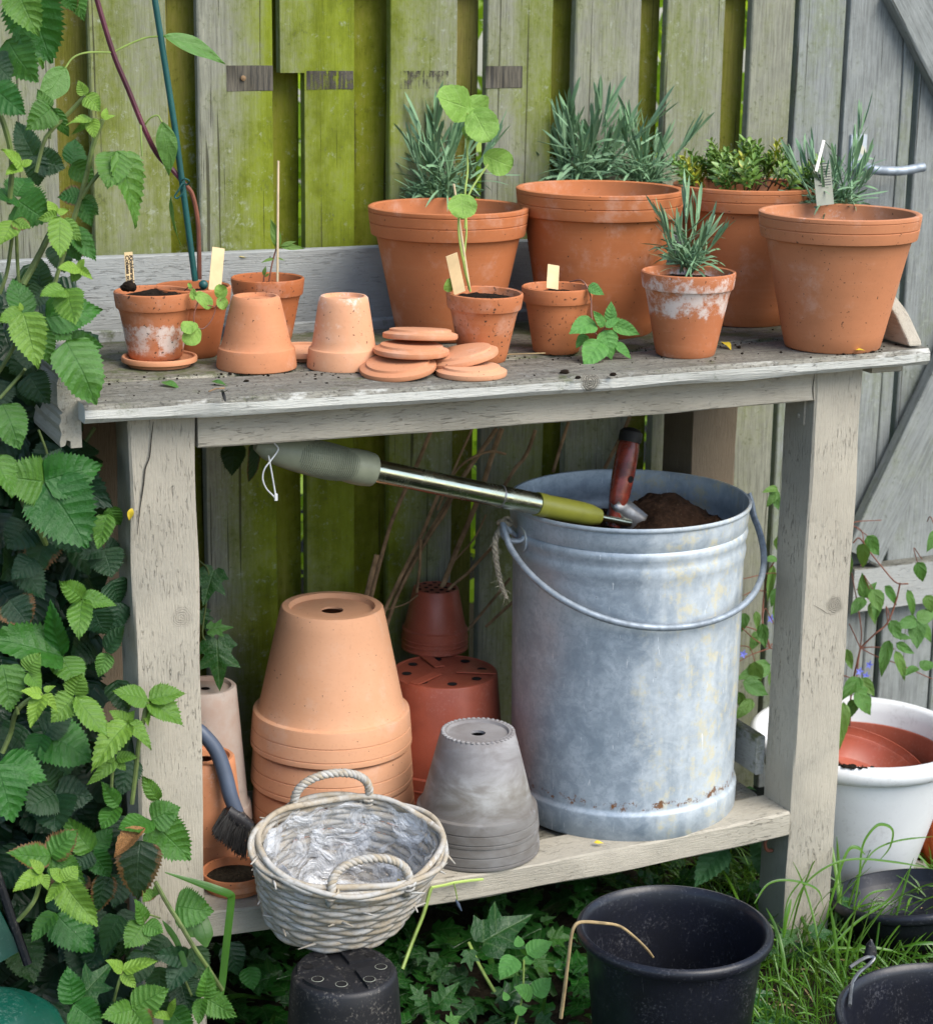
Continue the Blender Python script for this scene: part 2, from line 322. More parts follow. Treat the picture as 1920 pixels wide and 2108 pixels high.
def m_needle():
    t = NT('lavender leaf'); r = t.rnd(); n0 = t.noise(t.obj, 90, 3)
    c = t.mix(n0, (.125, .235, .125), (.225, .345, .20)); c = t.mix(t.math('MULTIPLY', r, .4), c, (.11, .24, .085))
    t.out(c, .62, t.bump(n0, .1, .001), spec=.3); return t.m
M['lav'] = m_needle()
M['lavstem'] = m_simple('lavender stem', (.27, .33, .12), .6, 0, .2)
M['woody'] = m_simple('woody brown stem', (.12, .075, .045), .85, 0, .4, 60, .4)
def m_sedum():
    t = NT('stonecrop leaf'); r = t.rnd(); n0 = t.noise(t.shift(t.obj), 50, 3)
    c = t.mix(n0, (.085, .19, .030), (.15, .27, .045)); c = t.mix(t.attr('young'), c, (.42, .40, .03)); c = t.mix(t.ramp(n0, .66, .78, 0, .35), c, (.30, .10, .03))
    t.out(c, .4, None, spec=.5); return t.m
M['sedum'] = m_sedum()
def m_hedge():
    t = NT('sunny hedge leaf'); n0 = t.noise(t.obj, 9, 3)
    c = t.mix(n0, (.16, .30, .012), (.34, .48, .03)); t.out(c, .5)
    tr = t.n.new('ShaderNodeBsdfTranslucent'); t.put(tr.inputs[0], (.5, .65, .04)); ms = t.n.new('ShaderNodeMixShader'); ms.inputs[0].default_value = .45
    t.L(t.b.outputs[0], ms.inputs[1]); t.L(tr.outputs[0], ms.inputs[2]); t.L(ms.outputs[0], t.n['Material Output'].inputs[0]); return t.m
M['hedge'] = m_hedge()
def m_grass():
    t = NT('grass blade'); uvs = t.sep(t.uv); 
    c = t.mix(uvs[0], (.035, .118, .010), (.105, .235, .020)); t.out(c, .38, spec=.5)
    tr = t.n.new('ShaderNodeBsdfTranslucent'); t.put(tr.inputs[0], (.2, .36, .03)); ms = t.n.new('ShaderNodeMixShader'); ms.inputs[0].default_value = .28
    t.L(t.b.outputs[0], ms.inputs[1]); t.L(tr.outputs[0], ms.inputs[2]); t.L(ms.outputs[0], t.n['Material Output'].inputs[0]); return t.m
M['grass'] = m_grass()

# ---------------------------------------------------------------- mesh helpers
class G:                                     # gathers geometry for ONE mesh object
    def __init__(s): s.v = []; s.f = []; s.uv = {}
    def add(s, vs, fs, uv=None):
        o = len(s.v); s.v += [tuple(p) for p in vs]
        for f in fs: s.f.append(tuple(i+o for i in f))
        if uv is not None:
            for i, q in enumerate(uv): s.uv[o+i] = q
        return s
def mesh_of(name, g, mat, smooth=True, sharp=38):
    me = bpy.data.meshes.new(name); me.from_pydata(g.v, [], g.f); me.materials.append(mat)
    if g.uv:
        ul = me.uv_layers.new(name='uv'); li = [0]*len(me.loops); me.loops.foreach_get('vertex_index', li)
        flat = []
        for i in li: flat += list(g.uv.get(i, (.5, .5)))
        ul.data.foreach_set('uv', flat)
    if smooth:
        me.shade_smooth()
        if sharp: me.set_sharp_from_angle(angle=math.radians(sharp))
    me.update(); return me
def obj(name, g, mat, parent=None, smooth=True, sharp=38, kind=None, loc=None, rot=None, **props):
    me = g if isinstance(g, bpy.types.Mesh) else mesh_of(name, g, mat, smooth, sharp)
    o = bpy.data.objects.new(name, me); COL.objects.link(o)
    if parent is not None: o.parent = parent
    if loc is not None: o.location = loc
    if rot is not None: o.rotation_euler = rot
    if kind: o['kind'] = kind
    for k, x in props.items(): o[k] = x
    return o
def tag(o, label, cat, group=None, kind=None):
    o['label'] = label; o['category'] = cat
    if group: o['group'] = group
    if kind: o['kind'] = kind
    return o
def thing(name, label, cat, loc=(0, 0, 0), rot=(0, 0, 0), group=None):
    o = bpy.data.objects.new(name, None); o.empty_display_size = .05; COL.objects.link(o); o.location = loc; o.rotation_euler = rot
    return tag(o, label, cat, group)
def lathe(prof, n=64, closed=True, g=None, wob=None):
    g = g or G(); vs = []; m = len(prof)
    for i in range(n):
        a = 2*math.pi*i/n; ca, sa = math.cos(a), math.sin(a)
        for (r, z) in prof:
            k = 1+(wob(a, z) if wob else 0); vs.append((r*ca*k, r*sa*k, z))
    fs = []
    for i in range(n):
        j = (i+1) % n
        for q in range(m if closed else m-1):
            q2 = (q+1) % m; fs.append((i*m+q, j*m+q, j*m+q2, i*m+q2))
    return g.add(vs, fs)
def frames(pts):
    pts = [Vector(p) for p in pts]; T = []
    for i in range(len(pts)):
        a = pts[max(0, i-1)]; b = pts[min(len(pts)-1, i+1)]; d = (b-a); T.append(d.normalized() if d.length > 1e-9 else Vector((0, 0, 1)))
    up = Vector((0, 0, 1)) if abs(T[0].z) < .9 else Vector((1, 0, 0))
    N = [(up-T[0]*up.dot(T[0])).normalized()]
    for i in range(1, len(pts)):
        x = N[-1]-T[i]*N[-1].dot(T[i]); N.append(x.normalized() if x.length > 1e-6 else N[-1])
    return pts, T, N
def tube(pts, rad, n=8, g=None, cap=True, closed=False):
    g = g or G(); P, T, N = frames(pts); vs = []; k = len(P)
    for i in range(k):
        B = T[i].cross(N[i]); r = rad[i] if isinstance(rad, (list, tuple)) else rad
        for q in range(n):
            a = 2*math.pi*q/n; vs.append(P[i]+(N[i]*math.cos(a)+B*math.sin(a))*r)
    fs = []
    for i in range(k if closed else k-1):
        j = (i+1) % k
        for q in range(n):
            q2 = (q+1) % n; fs.append((i*n+q, i*n+q2, j*n+q2, j*n+q))
    if cap and not closed: fs.append(tuple(range(n-1, -1, -1))); fs.append(tuple((k-1)*n+q for q in range(n)))
    return g.add(vs, fs)
def spline(pts, per=6):                       # Catmull-Rom through the points
    P = [Vector(p) for p in pts]; P = [P[0]*2-P[1]]+P+[P[-1]*2-P[-2]]; out = []
    for i in range(1, len(P)-2):
        for s in range(per):
            t = s/per; a, b, c, d = P[i-1], P[i], P[i+1], P[i+2]
            out.append(.5*((2*b)+(c-a)*t+(2*a-5*b+4*c-d)*t*t+(3*b-a-3*c+d)*t**3))
    out.append(P[-2]); return out
def loft(rings, g=None, caps=True):
    g = g or G(); n = len(rings[0]); vs = [p for r in rings for p in r]; fs = []
    for i in range(len(rings)-1):
        for q in range(n):
            q2 = (q+1) % n; fs.append((i*n+q, i*n+q2, (i+1)*n+q2, (i+1)*n+q))
    if caps: fs.append(tuple(range(n-1, -1, -1))); fs.append(tuple((len(rings)-1)*n+q for q in range(n)))
    return g.add(vs, fs)
def board_g(L, Wd, T, ch=.002, n=14, rough=.0006, sag=None, g=None, seed=0, taper=0):
    """a sawn board: length along X from 0 to L, width along Y, thickness along Z, both centred"""
    rings = []
    for i in range(n+1):
        x = L*i/n; dz = sag(x) if sag else 0
        w = Wd/2*(1-taper*i/n); h = T/2; c = ch
        ring = [(-w+c, -h), (w-c, -h), (w, -h+c), (w, h-c), (w-c, h), (-w+c, h), (-w, h-c), (-w, -h+c)]
        ring = [(x, y+rough*noise.noise(Vector((x*9+seed, k*3.1, 0)))*2, z+dz+rough*noise.noise(Vector((x*9+seed, k*3.1, 9)))*2) for k, (y, z) in enumerate(ring)]
        rings.append(ring)
    return loft(rings, g)
def place(o, origin, xdir, zdir):             # local X along xdir, local Z along zdir
    x = Vector(xdir).normalized(); z = Vector(zdir); z = (z-x*z.dot(x)).normalized(); y = z.cross(x)
    o.matrix_basis = Matrix(((x.x, y.x, z.x, origin[0]), (x.y, y.y, z.y, origin[1]), (x.z, y.z, z.z, origin[2]), (0, 0, 0, 1)))
    return o
def board(name, parent, mat, origin, xdir, zdir, L, Wd, T, **k):
    props = {q: k.pop(q) for q in list(k) if q in ('wear', 'moss', 'dirt', 'algae', 'side', 'knot', 'kx', 'ky', 'kz')}
    o = obj(name, board_g(L, Wd, T, seed=random.random()*99, **k), mat, parent, True, 30, **props)
    return place(o, origin, xdir, zdir)
def box_g(a, b, ch=.0015, g=None):
    """a chamfered box between two corners"""
    g = g or G(); cx, cy, cz = [(a[i]+b[i])/2 for i in range(3)]; L = abs(b[0]-a[0])
    q = G(); board_g(L, abs(b[1]-a[1]), abs(b[2]-a[2]), ch, 1, 0, None, q)
    return g.add([(v[0]+min(a[0], b[0]), v[1]+cy, v[2]+cz) for v in q.v], q.f)
def blob_g(r, seed=0, amp=.35, seg=10, rings=7, sq=(1, 1, 1), g=None):
    g = g or G(); vs = [(0, 0, r*sq[2])]; fs = []
    for i in range(1, rings):
        th = math.pi*i/rings
        for j in range(seg):
            ph = 2*math.pi*j/seg; d = Vector((math.sin(th)*math.cos(ph), math.sin(th)*math.sin(ph), math.cos(th)))
            k = r*(1+amp*noise.noise(d*1.7+Vector((seed*3.7, 0, 0)))); vs.append((d.x*k*sq[0], d.y*k*sq[1], d.z*k*sq[2]))
    vs.append((0, 0, -r*sq[2])); e = len(vs)-1
    for j in range(seg): fs.append((0, 1+j, 1+(j+1) % seg)); fs.append((e, 1+(rings-2)*seg+(j+1) % seg, 1+(rings-2)*seg+j))
    for i in range(rings-2):
        for j in range(seg):
            a = 1+i*seg+j; b = 1+i*seg+(j+1) % seg; fs.append((a, a+seg, b+seg, b))
    return g.add(vs, fs)
def disc_soil(r, seed=0, amp=.006, n=40, k=9):
    g = G(); vs = [(0, 0, amp*.5)]; fs = []
    for i in range(1, k+1):
        for j in range(n):
            a = 2*math.pi*j/n; rr = r*i/k; z = amp*(noise.fractal(Vector((rr*math.cos(a)*60+seed, rr*math.sin(a)*60, seed)), 1, 2, 4))
            vs.append((rr*math.cos(a), rr*math.sin(a), z*(1 if i < k else .2)))
    for j in range(n): fs.append((0, 1+j, 1+(j+1) % n))
    for i in range(k-1):
        for j in range(n):
            a = 1+i*n+j; b = 1+i*n+(j+1) % n; fs.append((a, a+n, b+n, b))
    return g.add(vs, fs)
# leaves: base at the origin, tip at (0, 1, 0), upper face towards +Z
def leaf_g(width, prof, rows=22, cols=3, serr=.06, curl=.15, fold=.12, pleat=.02, nv=7, sl=1.25, wave=0.0, seed=0, notch=0.0):
    g = G(); vs = []; uv = []; C = 2*cols+1
    for i in range(rows+1):
        v = i/rows; w = prof(v)*width/2
        for k in range(-cols, cols+1):
            u = k/cols; x = u*w; y = v
            if abs(k) == cols and 0 < i < rows:
                q = (i+(1 if k > 0 else 0)*0) % 6; am = serr*(1.25 if q == 1 else .75)*(.8+.5*noise.noise(Vector((i*1.7+seed*9, k, 0))))
                if i % 2: x *= 1+am; y += am*.30
                else: x *= 1-am*.75; y -= am*.05
            y -= notch*abs(u)*max(0, 1-v*3)
            ph = (v*nv-abs(u)*sl) % 1.0
            z = pleat*math.sin(math.pi*ph)*min(1, 3*(1-abs(u))+.4)*min(1, abs(u)*4) + fold*abs(x) - curl*v*v + wave*math.sin(v*7+seed+(3 if u > 0 else 0))*abs(u)
            z += .035*noise.noise(Vector((x*4+seed*5, v*3.3, seed)))*min(1, abs(u)*2) + .05*noise.noise(Vector((v*2+seed*3, 5, u)))
            vs.append((x+.03*math.sin(v*3+seed*2)*v, y, z)); uv.append((.5+u/2, v))
    fs = []
    for i in range(rows):
        for k in range(C-1):
            a = i*C+k; fs.append((a, a+1, a+C+1, a+C))
    return g.add(vs, fs, uv)
def P_ovate(v): return max(0, math.sin(math.pi*min(1, v**.60)))**.80*min(1, (1-v)/.22)**.35
def P_broad(v): return max(0, math.sin(math.pi*min(1, v**.54)))**.66*min(1, (1-v)/.24)**.40
def P_lance(v): return math.sin(math.pi*min(1, v**.75))**1.1
def P_round(v): return math.sqrt(max(0, 1-(2*v-1)**2))
def P_strap(v): return (min(1, .55+v*3) if v < .2 else 1)*(1-max(0, v-.55)/.45)**.6 if v < 1 else 0.03
def orient(base, tip, nrm, roll=0.0):
    b = Vector(base); d = Vector(tip)-b; L = d.length; y = d.normalized(); z = Vector(nrm)
    z = z-y*z.dot(y)
    if z.length < 1e-4: z = Vector((0.3, -1, .2)); z = z-y*z.dot(y)
    z.normalize(); x = y.cross(z)
    if roll: q = Matrix.Rotation(roll, 3, y); x = q @ x; z = q @ z
    return Matrix(((x.x*L, y.x*L, z.x*L, b.x), (x.y*L, y.y*L, z.y*L, b.y), (x.z*L, y.z*L, z.z*L, b.z), (0, 0, 0, 1))), L
def put_leaf(name, me, parent, base, tip, nrm, w=1.0, roll=0.0, **props):
    m, L = orient(base, tip, nrm, roll); o = bpy.data.objects.new(name, me); COL.objects.link(o)
    o.parent = parent
    mm = m @ Matrix.Diagonal((w, 1, 1, 1))
    if parent is not None: mm = parent.matrix_basis.inverted() @ mm
    o.matrix_basis = mm
    for k, x in props.items(): o[k] = x
    return o
def merge(g, q, mat4, uvs=None):
    return g.add([mat4 @ Vector(v) for v in q.v], q.f, [q.uv.get(i, (.5, .5)) for i in range(len(q.v))] if q.uv else None)

# ================================================================ SETTING
def rebase(t, loc):
    loc = Vector(loc); t.location = t.location + loc
    for c in t.children:
        m = c.matrix_basis.copy(); m.translation -= loc; c.matrix_basis = m
    return t
g = G(); n = 60
vs = []; fs = []
def gh(x, y): return .006*noise.fractal(Vector((x*6, y*6, 1)), 1, 2, 4)
E_ = [-12, -6, -3, -1.5] + [-1+.05*i for i in range(61)] + [2.6, 4, 7, 12]
for yy in E_:
    for xx in E_: vs.append((xx+.5, yy, gh(xx, yy)-.006))
m = len(E_)
for i in range(m-1):
    for j in range(m-1): fs.append((i*m+j, i*m+j+1, (i+1)*m+j+1, (i+1)*m+j))
obj('ground', g.add(vs, fs), M['ground'], kind='structure')

# ---- fence
fence = thing('fence', 'tall weathered hit and miss board fence with green algae', 'fence')
YF = .53
def fboard(x0, x1, y=YF, back=False, z0=.04, z1=1.56, algae=.3, side=0.0, name='board', mat=None, parent=fence, T=.02):
    xc = (x0+x1)/2
    return board(name, parent, mat or (M['fenceback'] if back else M['fence']), (xc, y+T/2, z0), (0, 0, 1), (0, -1, 0), z1-z0, abs(x1-x0), T, ch=.002, n=10, rough=.0009, algae=algae, side=side)
FB = [((-0.1000, 0.5300, 1.2325)[0], (0.0382, 0.5300, 1.2294)[0], .30, 0), ((0.0891, 0.5300, 1.2282)[0], (0.2083, 0.5300, 1.2256)[0], .40, 2), ((0.2568, 0.5300, 1.2245)[0], (0.3764, 0.5300, 1.2218)[0], .52, -9),
      ((0.5712, 0.5300, 1.2174)[0], (0.6867, 0.5300, 1.2148)[0], .46, 5), ((0.7396, 0.5300, 1.2137)[0], (0.8564, 0.5300, 1.2110)[0], .40, -4), ((0.8979, 0.5300, 1.2101)[0], (1.0192, 0.5300, 1.2074)[0], .16, 0),
      ((1.0679, 0.5300, 1.2063)[0], (1.1796, 0.5300, 1.2038)[0], .26, 0), ((1.2330, 0.5300, 1.2026)[0], (1.3170, 0.5300, 1.2007)[0], .18, 0)]
for a, b, al, sd in FB: fboard(a, b, algae=al, side=sd)
for i in range(9):                                           # the fence runs on to the left and beyond the gate
    fboard(-.985-.150*i, -.865-.150*i, algae=.3); fboard(-.91-.150*i, -.80-.150*i, y=.575, back=True, algae=.5, T=.018)
for i in range(11):
    fboard(1.985+.150*i, 2.105+.150*i, algae=.1); fboard(2.06+.150*i, 2.17+.150*i, y=.575, back=True, algae=.5, T=.018)
board('post', fence, M['fence'], (1.955, .575, .0), (0, 0, 1), (0, -1, 0), 1.62, .07, .07, algae=.15)
# board with its lower left corner sawn out
xa, xm, xb = (0.3885, 0.5300, 1.3929)[0], (0.4280, 0.5300, 1.3707)[0], (0.5104, 0.5300, 1.3928)[0]
zc = (0.4280, 0.5300, 1.3707)[2]
xc = (xa+xb)/2
pts = [(.04, xm), (zc, xm), (zc, xa), (1.56, xa), (1.56, xb), (.04, xb)]
g = G(); k = len(pts)
vs = [(z-.04, -(x-xc), .010) for z, x in pts]+[(z-.04, -(x-xc), -.010) for z, x in pts]
g.add(vs, [(0, 1, 4, 5), (1, 2, 3, 4), (6+5, 6+4, 6+1, 6), (6+4, 6+3, 6+2, 6+1)]+[((i+1) % k, i, i+k, (i+1) % k+k) for i in range(k)])
place(obj('board', g, M['fence'], fence, False, algae=.88, side=-4.0), (xc, YF+.01, .04), (0, 0, 1), (0, -1, 0))
# boards behind the gaps
for a, b, al in [((0.0281, 0.5750, 1.2257)[0], (0.1156, 0.5750, 1.2238)[0], .35), ((0.2059, 0.5750, 1.2217)[0], (0.2920, 0.5750, 1.2198)[0], .62), ((0.3816, 0.5750, 1.2178)[0], (0.4329, 0.5750, 1.2167)[0], .75),
             ((0.5131, 0.5750, 1.2149)[0], (0.6179, 0.5750, 1.2125)[0], .80), ((0.6861, 0.5750, 1.2110)[0], (0.7439, 0.5750, 1.2097)[0], .35), ((0.8593, 0.5750, 1.2071)[0], (0.9389, 0.5750, 1.2053)[0], .6),
             ((1.0209, 0.5750, 1.2035)[0], (1.0786, 0.5750, 1.2022)[0], .5), ((1.1837, 0.5750, 1.1998)[0], (1.2466, 0.5750, 1.1984)[0], .55)]:
    fboard(a, b, y=.575, back=True, algae=al, T=.018)
for z in (.22, 1.52):
    board('rail', fence, M['fenceback'], (-2.3, .5625, z), (1, 0, 0), (0, -1, 0), 3.65, .045, .024, algae=.3)
# bare brown patches where a rail was once nailed across the boards
for (x0, y0, x1, y1, sg) in [((0.3015, 0.5300, 1.3821)[0], (0.3015, 0.5300, 1.3821)[2], (0.3761, 0.5300, 1.3435)[0], (0.3761, 0.5300, 1.3435)[2], 1.0), ((0.4312, 0.5300, 1.3736)[0], (0.4312, 0.5300, 1.3736)[2], (0.5088, 0.5300, 1.3448)[0], (0.5088, 0.5300, 1.3448)[2], .62),
                         ((0.5887, 0.5300, 1.3731)[0], (0.5887, 0.5300, 1.3731)[2], (0.6713, 0.5300, 1.3452)[0], (0.6713, 0.5300, 1.3452)[2], .40), ((0.7375, 0.5300, 1.3802)[0], (0.7375, 0.5300, 1.3802)[2], (0.8025, 0.5300, 1.3451)[0], (0.8025, 0.5300, 1.3451)[2], 1.0)]:
    z0, z1 = min(y0, y1), max(y0, y1)
    place(obj('bare_patch', board_g(x1-x0, z1-z0, .0012, .0003, 6, .0006), M['brown'], fence, strength=sg), (x0, YF-.0002, (z0+z1)/2), (1, 0, 0), (0, -1, 0))
q = (0.3276, 0.5300, 1.3630)
obj('nail', lathe([(0, 0), (.0045, 0), (.004, .002), (0, .003)], 10, False), M['twig'], fence, loc=(q[0], YF-.002, q[2]), rot=(math.pi/2, 0, 0))
rebase(fence, (.5, .54, 0))
# ---- gate
gate = thing('gate', 'grey weathered board gate with diagonal brace and iron latch', 'gate')
for a, b, al in [((1.3270, 0.5300, 1.2005)[0], (1.4208, 0.5300, 1.1984)[0], .22), ((1.4290, 0.5300, 1.1982)[0], (1.5460, 0.5300, 1.1956)[0], .02), ((1.5481, 0.5300, 1.1956)[0], (1.5733, 0.5300, 1.1950)[0], .15),
                 ((1.5860, 0.5300, 1.1947)[0], (1.7038, 0.5300, 1.1921)[0], .0), ((1.7103, 0.5300, 1.1919)[0], (1.8357, 0.5300, 1.1891)[0], .05)]:
    fboard(a, b, algae=al, mat=M['gate'], parent=gate)
for a, b in [((1.4315, 0.5550, 1.1960)[0], (1.4520, 0.5550, 1.1955)[0]), ((1.5849, 0.5550, 1.1926)[0], (1.6105, 0.5550, 1.1920)[0])]:
    fboard(a, b, y=.556, back=True, algae=.95, parent=gate, T=.006)
a = Vector((1.5177, 0.5150, 1.5164)); b = Vector((1.6834, 0.5150, 1.2893))
board('brace', gate, M['gate'], a, b-a, (0, -1, 0), (b-a).length, .07, .028, algae=.0)
a = Vector((1.4864, 0.5050, 0.5060)); b = Vector((1.7171, 0.5050, 0.9629))
board('brace', gate, M['gate'], a+Vector((.02, 0, -.02)), b-a, (0, -1, 0), (b-a).length, .085, .028, algae=.05)
a = Vector((1.4875, 0.5100, 0.4338)); b = Vector((1.7839, 0.5100, 0.4120))
board('rail', gate, M['greywood'], (1.49, .511, .421), (1, 0, 0), (0, -1, 0), .44, .085, .032, wear=.62)
lt = obj('latch_plate', board_g(.064, .034, .005, .001, 2, 0), M['galv'], gate)
q = Vector((1.4616, 0.5280, 1.1959)); place(lt, q, (0, 0, 1), (0, -1, 0))
for dz in (.006, .05):
    s_ = obj('screw', lathe([(0, 0), (.004, 0), (.0035, .002), (0, .0025)], 12, False), M['iron'], lt, loc=(dz, 0, .002))
obj('latch_lever', tube(spline([(1.4614, 0.5250, 1.1996), (1.4616, 0.5080, 1.2062), (1.4756, 0.4920, 1.2005), (1.5230, 0.4860, 1.1982), (1.5730, 0.4840, 1.2041)], 5), .0085, 10), M['iron'], gate)
rebase(gate, (1.5, .54, 0))
# ---- sunny hedge on the far side
hg = G(); rr = random.Random(3)
for i in range(13000):
    x = rr.uniform(-.9, 4.0); y = rr.uniform(1.9, 2.6); z = rr.uniform(.0, 2.1)
    mm = Matrix.Translation((x, y, z)) @ Euler((rr.uniform(0, 6.3), rr.uniform(0, 6.3), rr.uniform(0, 6.3))).to_matrix().to_4x4()
    s = rr.uniform(.045, .085); hg.add([mm @ Vector(p) for p in ((-.4*s, 0, 0), (0, -.7*s, 0), (.4*s, 0, 0), (0, .8*s, .1*s))], [(0, 1, 2, 3)])
hd = obj('hedge', hg, M['hedge'], None, False); tag(hd, 'sunlit yellow green hedge glimpsed through the fence gaps', 'hedge', kind='stuff')

# ================================================================ POTTING BENCH
M['blackhole_'] = None
def surf(x): return .98665-.0065*(1-((x-.62)/.68)**2)
def ssurf(x): return .24305-.014*(1-((x-.57)/.50)**2)
bench = thing('potting_bench', 'weathered greige painted wooden potting bench with lower shelf', 'potting bench')
def tsag(x0): return lambda x: surf(x0+x)-.98665
def shsag(x0): return lambda x: ssurf(x0+x)-.24305
PT = .024
def plank(x0, x1, y0, y1, ztop, T, sag, mat=M['paint'], **k):
    return board('plank', bench, mat, (x0, (y0+y1)/2, ztop-T/2), (1, 0, 0), (0, 0, 1), x1-x0, abs(y1-y0), T, n=24, rough=.0012, sag=sag, **k)
plank(-.067, 1.222, -.045, .110, .98665, PT, tsag(-.067), mat=M['paleplank'], ch=.006, wear=.56, moss=.26, dirt=.6, knot=1.0, kx=.715, ky=-.0765, kz=-.004)
plank(-.060, 1.205, .122, .262, .98665, PT, tsag(-.06), wear=1.05, moss=.52, dirt=.9)
plank(-.060, 1.205, .270, .425, .9865, PT, tsag(-.06), wear=1.05, moss=.52, dirt=.9)
board('batten', bench, M['greywood'], (-.055, .442, .9905), (1, 0, 0), (0, 0, 1), 1.25, .016, .02, n=8, wear=.3, moss=.35, sag=tsag(-.055))
board('back_rail', bench, M['greywood'], (-.09, .478, 1.035), (1, 0, 0), (0, -1, 0), 1.31, .138, .022, n=10, wear=.22, dirt=.8)
# apron, legs
board('apron', bench, M['paint'], (.0925, .010, .935), (1, 0, 0), (0, -1, 0), .957, .044, .022, n=20, wear=.12, sag=None)
for o in list(bench.children):
    if o.name.startswith('apron'):
        for v in o.data.vertices: v.co.y += (surf(.0925+v.co.x)-.98665)
def leg(x0, x1, y0, y1, z1=.962, mat=None, **k):
    return board('leg', bench, mat or M['paint'], ((x0+x1)/2, (y0+y1)/2, -.02), (0, 0, 1), (0, -1, 0), z1+.02, x1-x0, y1-y0, ch=.003, n=24, rough=.0014, **k)
l_left = leg(0, .090, 0, .075, wear=.35, knot=.35, kx=.70, ky=-.02, kz=.0375); l_right = leg(1.0505, 1.136, 0, .082, wear=.75, dirt=.15, knot=.7, kx=.60, ky=-.015, kz=.041)
leg(0.0, .088, .365, .455, mat=M['brownwood'], wear=.4); leg(1.0505, 1.140, .362, .460, mat=M['brownwood'], wear=.45)
# side panels: tongue and groove end on the left, curved gallery end on the right
prof = [(-.0635, .925), (-.078, .925), (-.078, .934), (-.083, .936), (-.085, .929), (-.091, .927), (-.092, .934), (-.089, .945), (-.092, .955), (-.089, .962), (-.0905, .969), (-.0865, .972), (-.093, .980), (-.093, 1.010), (-.090, 1.018), (-.094, 1.026), (-.094, 1.047), (-.080, 1.052), (-.0635, 1.052)]
g = G(); N_ = len(prof)
vs = [(y+.008, x+.0785, z-.985) for y in (-.008, .46) for x, z in prof]
g.add(vs, [tuple(range(N_-1, -1, -1)), tuple(range(N_, 2*N_))]+[(i, (i+1) % N_, (i+1) % N_+N_, i+N_) for i in range(N_)])
sp = obj('side_panel', g, M['paint'], bench, False, wear=.25, moss=.15, dirt=.7); place(sp, (-.0785, -.008, .985), (0, 1, 0), (0, 0, 1))
for v in sp.data.vertices: v.co.y = -v.co.y
prof2 = [(.46, .99), (.46, 1.085), (.10, 1.075), (.045, 1.055), (.018, 1.040), (.004, 1.030), (-.014, 1.012), (-.030, .996), (-.034, .9885)]
g = G(); N_ = len(prof2)
vs = [(y, x, z-.99) for x in (-.012, .012) for y, z in prof2]
g.add(vs, [tuple(range(N_)), tuple(range(2*N_-1, N_-1, -1))]+[((i+1) % N_, i, i+N_, (i+1) % N_+N_) for i in range(N_)])
sp = obj('side_panel', g, M['paint'], bench, False, wear=.12, dirt=.6); place(sp, (1.203, 0, .99), (0, 1, 0), (0, 0, 1))
bv = sp.modifiers.new('bevel', 'BEVEL'); bv.width = .003; bv.segments = 2
obj('cleat', box_g((1.150, .0, .944), (1.205, .44, .962)), M['paint'], bench, wear=.4)
# lower shelf
plank(.091, 1.0495, .000, .082, .24305, .040, shsag(.091), ch=.003, wear=.30, moss=.12, dirt=.5)
plank(.091, 1.0495, .098, .205, .236, .022, shsag(.091), wear=.7, moss=.2, dirt=.9)
plank(.091, 1.0495, .215, .320, .236, .022, shsag(.091), wear=.8, moss=.25, dirt=.9)
plank(.091, 1.0495, .328, .440, .236, .022, shsag(.091), wear=.8, moss=.25, dirt=.9)
board('end_rail', bench, M['greywood'], (1.041, .083, .31), (0, 1, 0), (-1, 0, 0), .278, .066, .016, n=4, wear=.5, moss=.42)
board('end_rail', bench, M['greywood'], (.050, .076, .31), (0, 1, 0), (1, 0, 0), .288, .066, .016, n=4, wear=.5, moss=.3)
# bracket and screws on the inner face of the right leg, hook below the shelf
bk = obj('bracket', box_g((1.047, .022, .866), (1.0505, .044, .918), .0006), M['paint'], bench, wear=.3)
for z in (.879, .906):
    obj('screw', lathe([(0, 0), (.0042, 0), (.0036, .0024), (0, .003)], 12, False), M['paint'], bk, loc=(1.0468, .036, z), rot=(0, -math.pi/2, 0))
obj('hook', tube(spline([(1.049, .045, .190), (1.040, .044, .186), (1.034, .044, .174), (1.038, .043, .162), (1.048, .042, .160)], 4), .003, 6), M['brownstem'], bench)
rebase(bench, (.57, .2, 0))

# long drying splits in the legs
def split(pts, w):
    L0 = Vector(bench.location); P = [Vector(p) for p in pts]; g = G(); vs = []; fs = []
    for i, p in enumerate(P):
        q = w*(.3+.7*math.sin(math.pi*(i+.5)/len(P)))*.5; vs += [p+Vector((-q, -.0006, 0))-L0, p+Vector((q, -.0006, 0))-L0]
    for i in range(len(P)-1): fs.append((2*i, 2*i+1, 2*i+3, 2*i+2))
    return obj('split', g.add(vs, fs), M['blackhole_'], bench)
M['blackhole_'] = m_simple('dark split', (.03, .026, .02), .95)
split(spline([(0.0326, -0.0012, 0.9505), (0.0295, -0.0012, 0.9300), (0.0262, -0.0012, 0.9042), (0.0200, -0.0012, 0.8884), (0.0168, -0.0012, 0.8657), (0.0113, -0.0012, 0.8333), (0.0072, -0.0012, 0.8006)], 4), .0022)
split(spline([(1.0460, -0.0012, 0.9498), (1.0449, -0.0012, 0.9277), (1.0479, -0.0012, 0.9089)], 4), .0016)
split(spline([(1.0678, -0.0012, 0.5857), (1.0845, -0.0012, 0.5759), (1.0938, -0.0012, 0.5693), (1.1029, -0.0012, 0.5667)], 4), .0014)

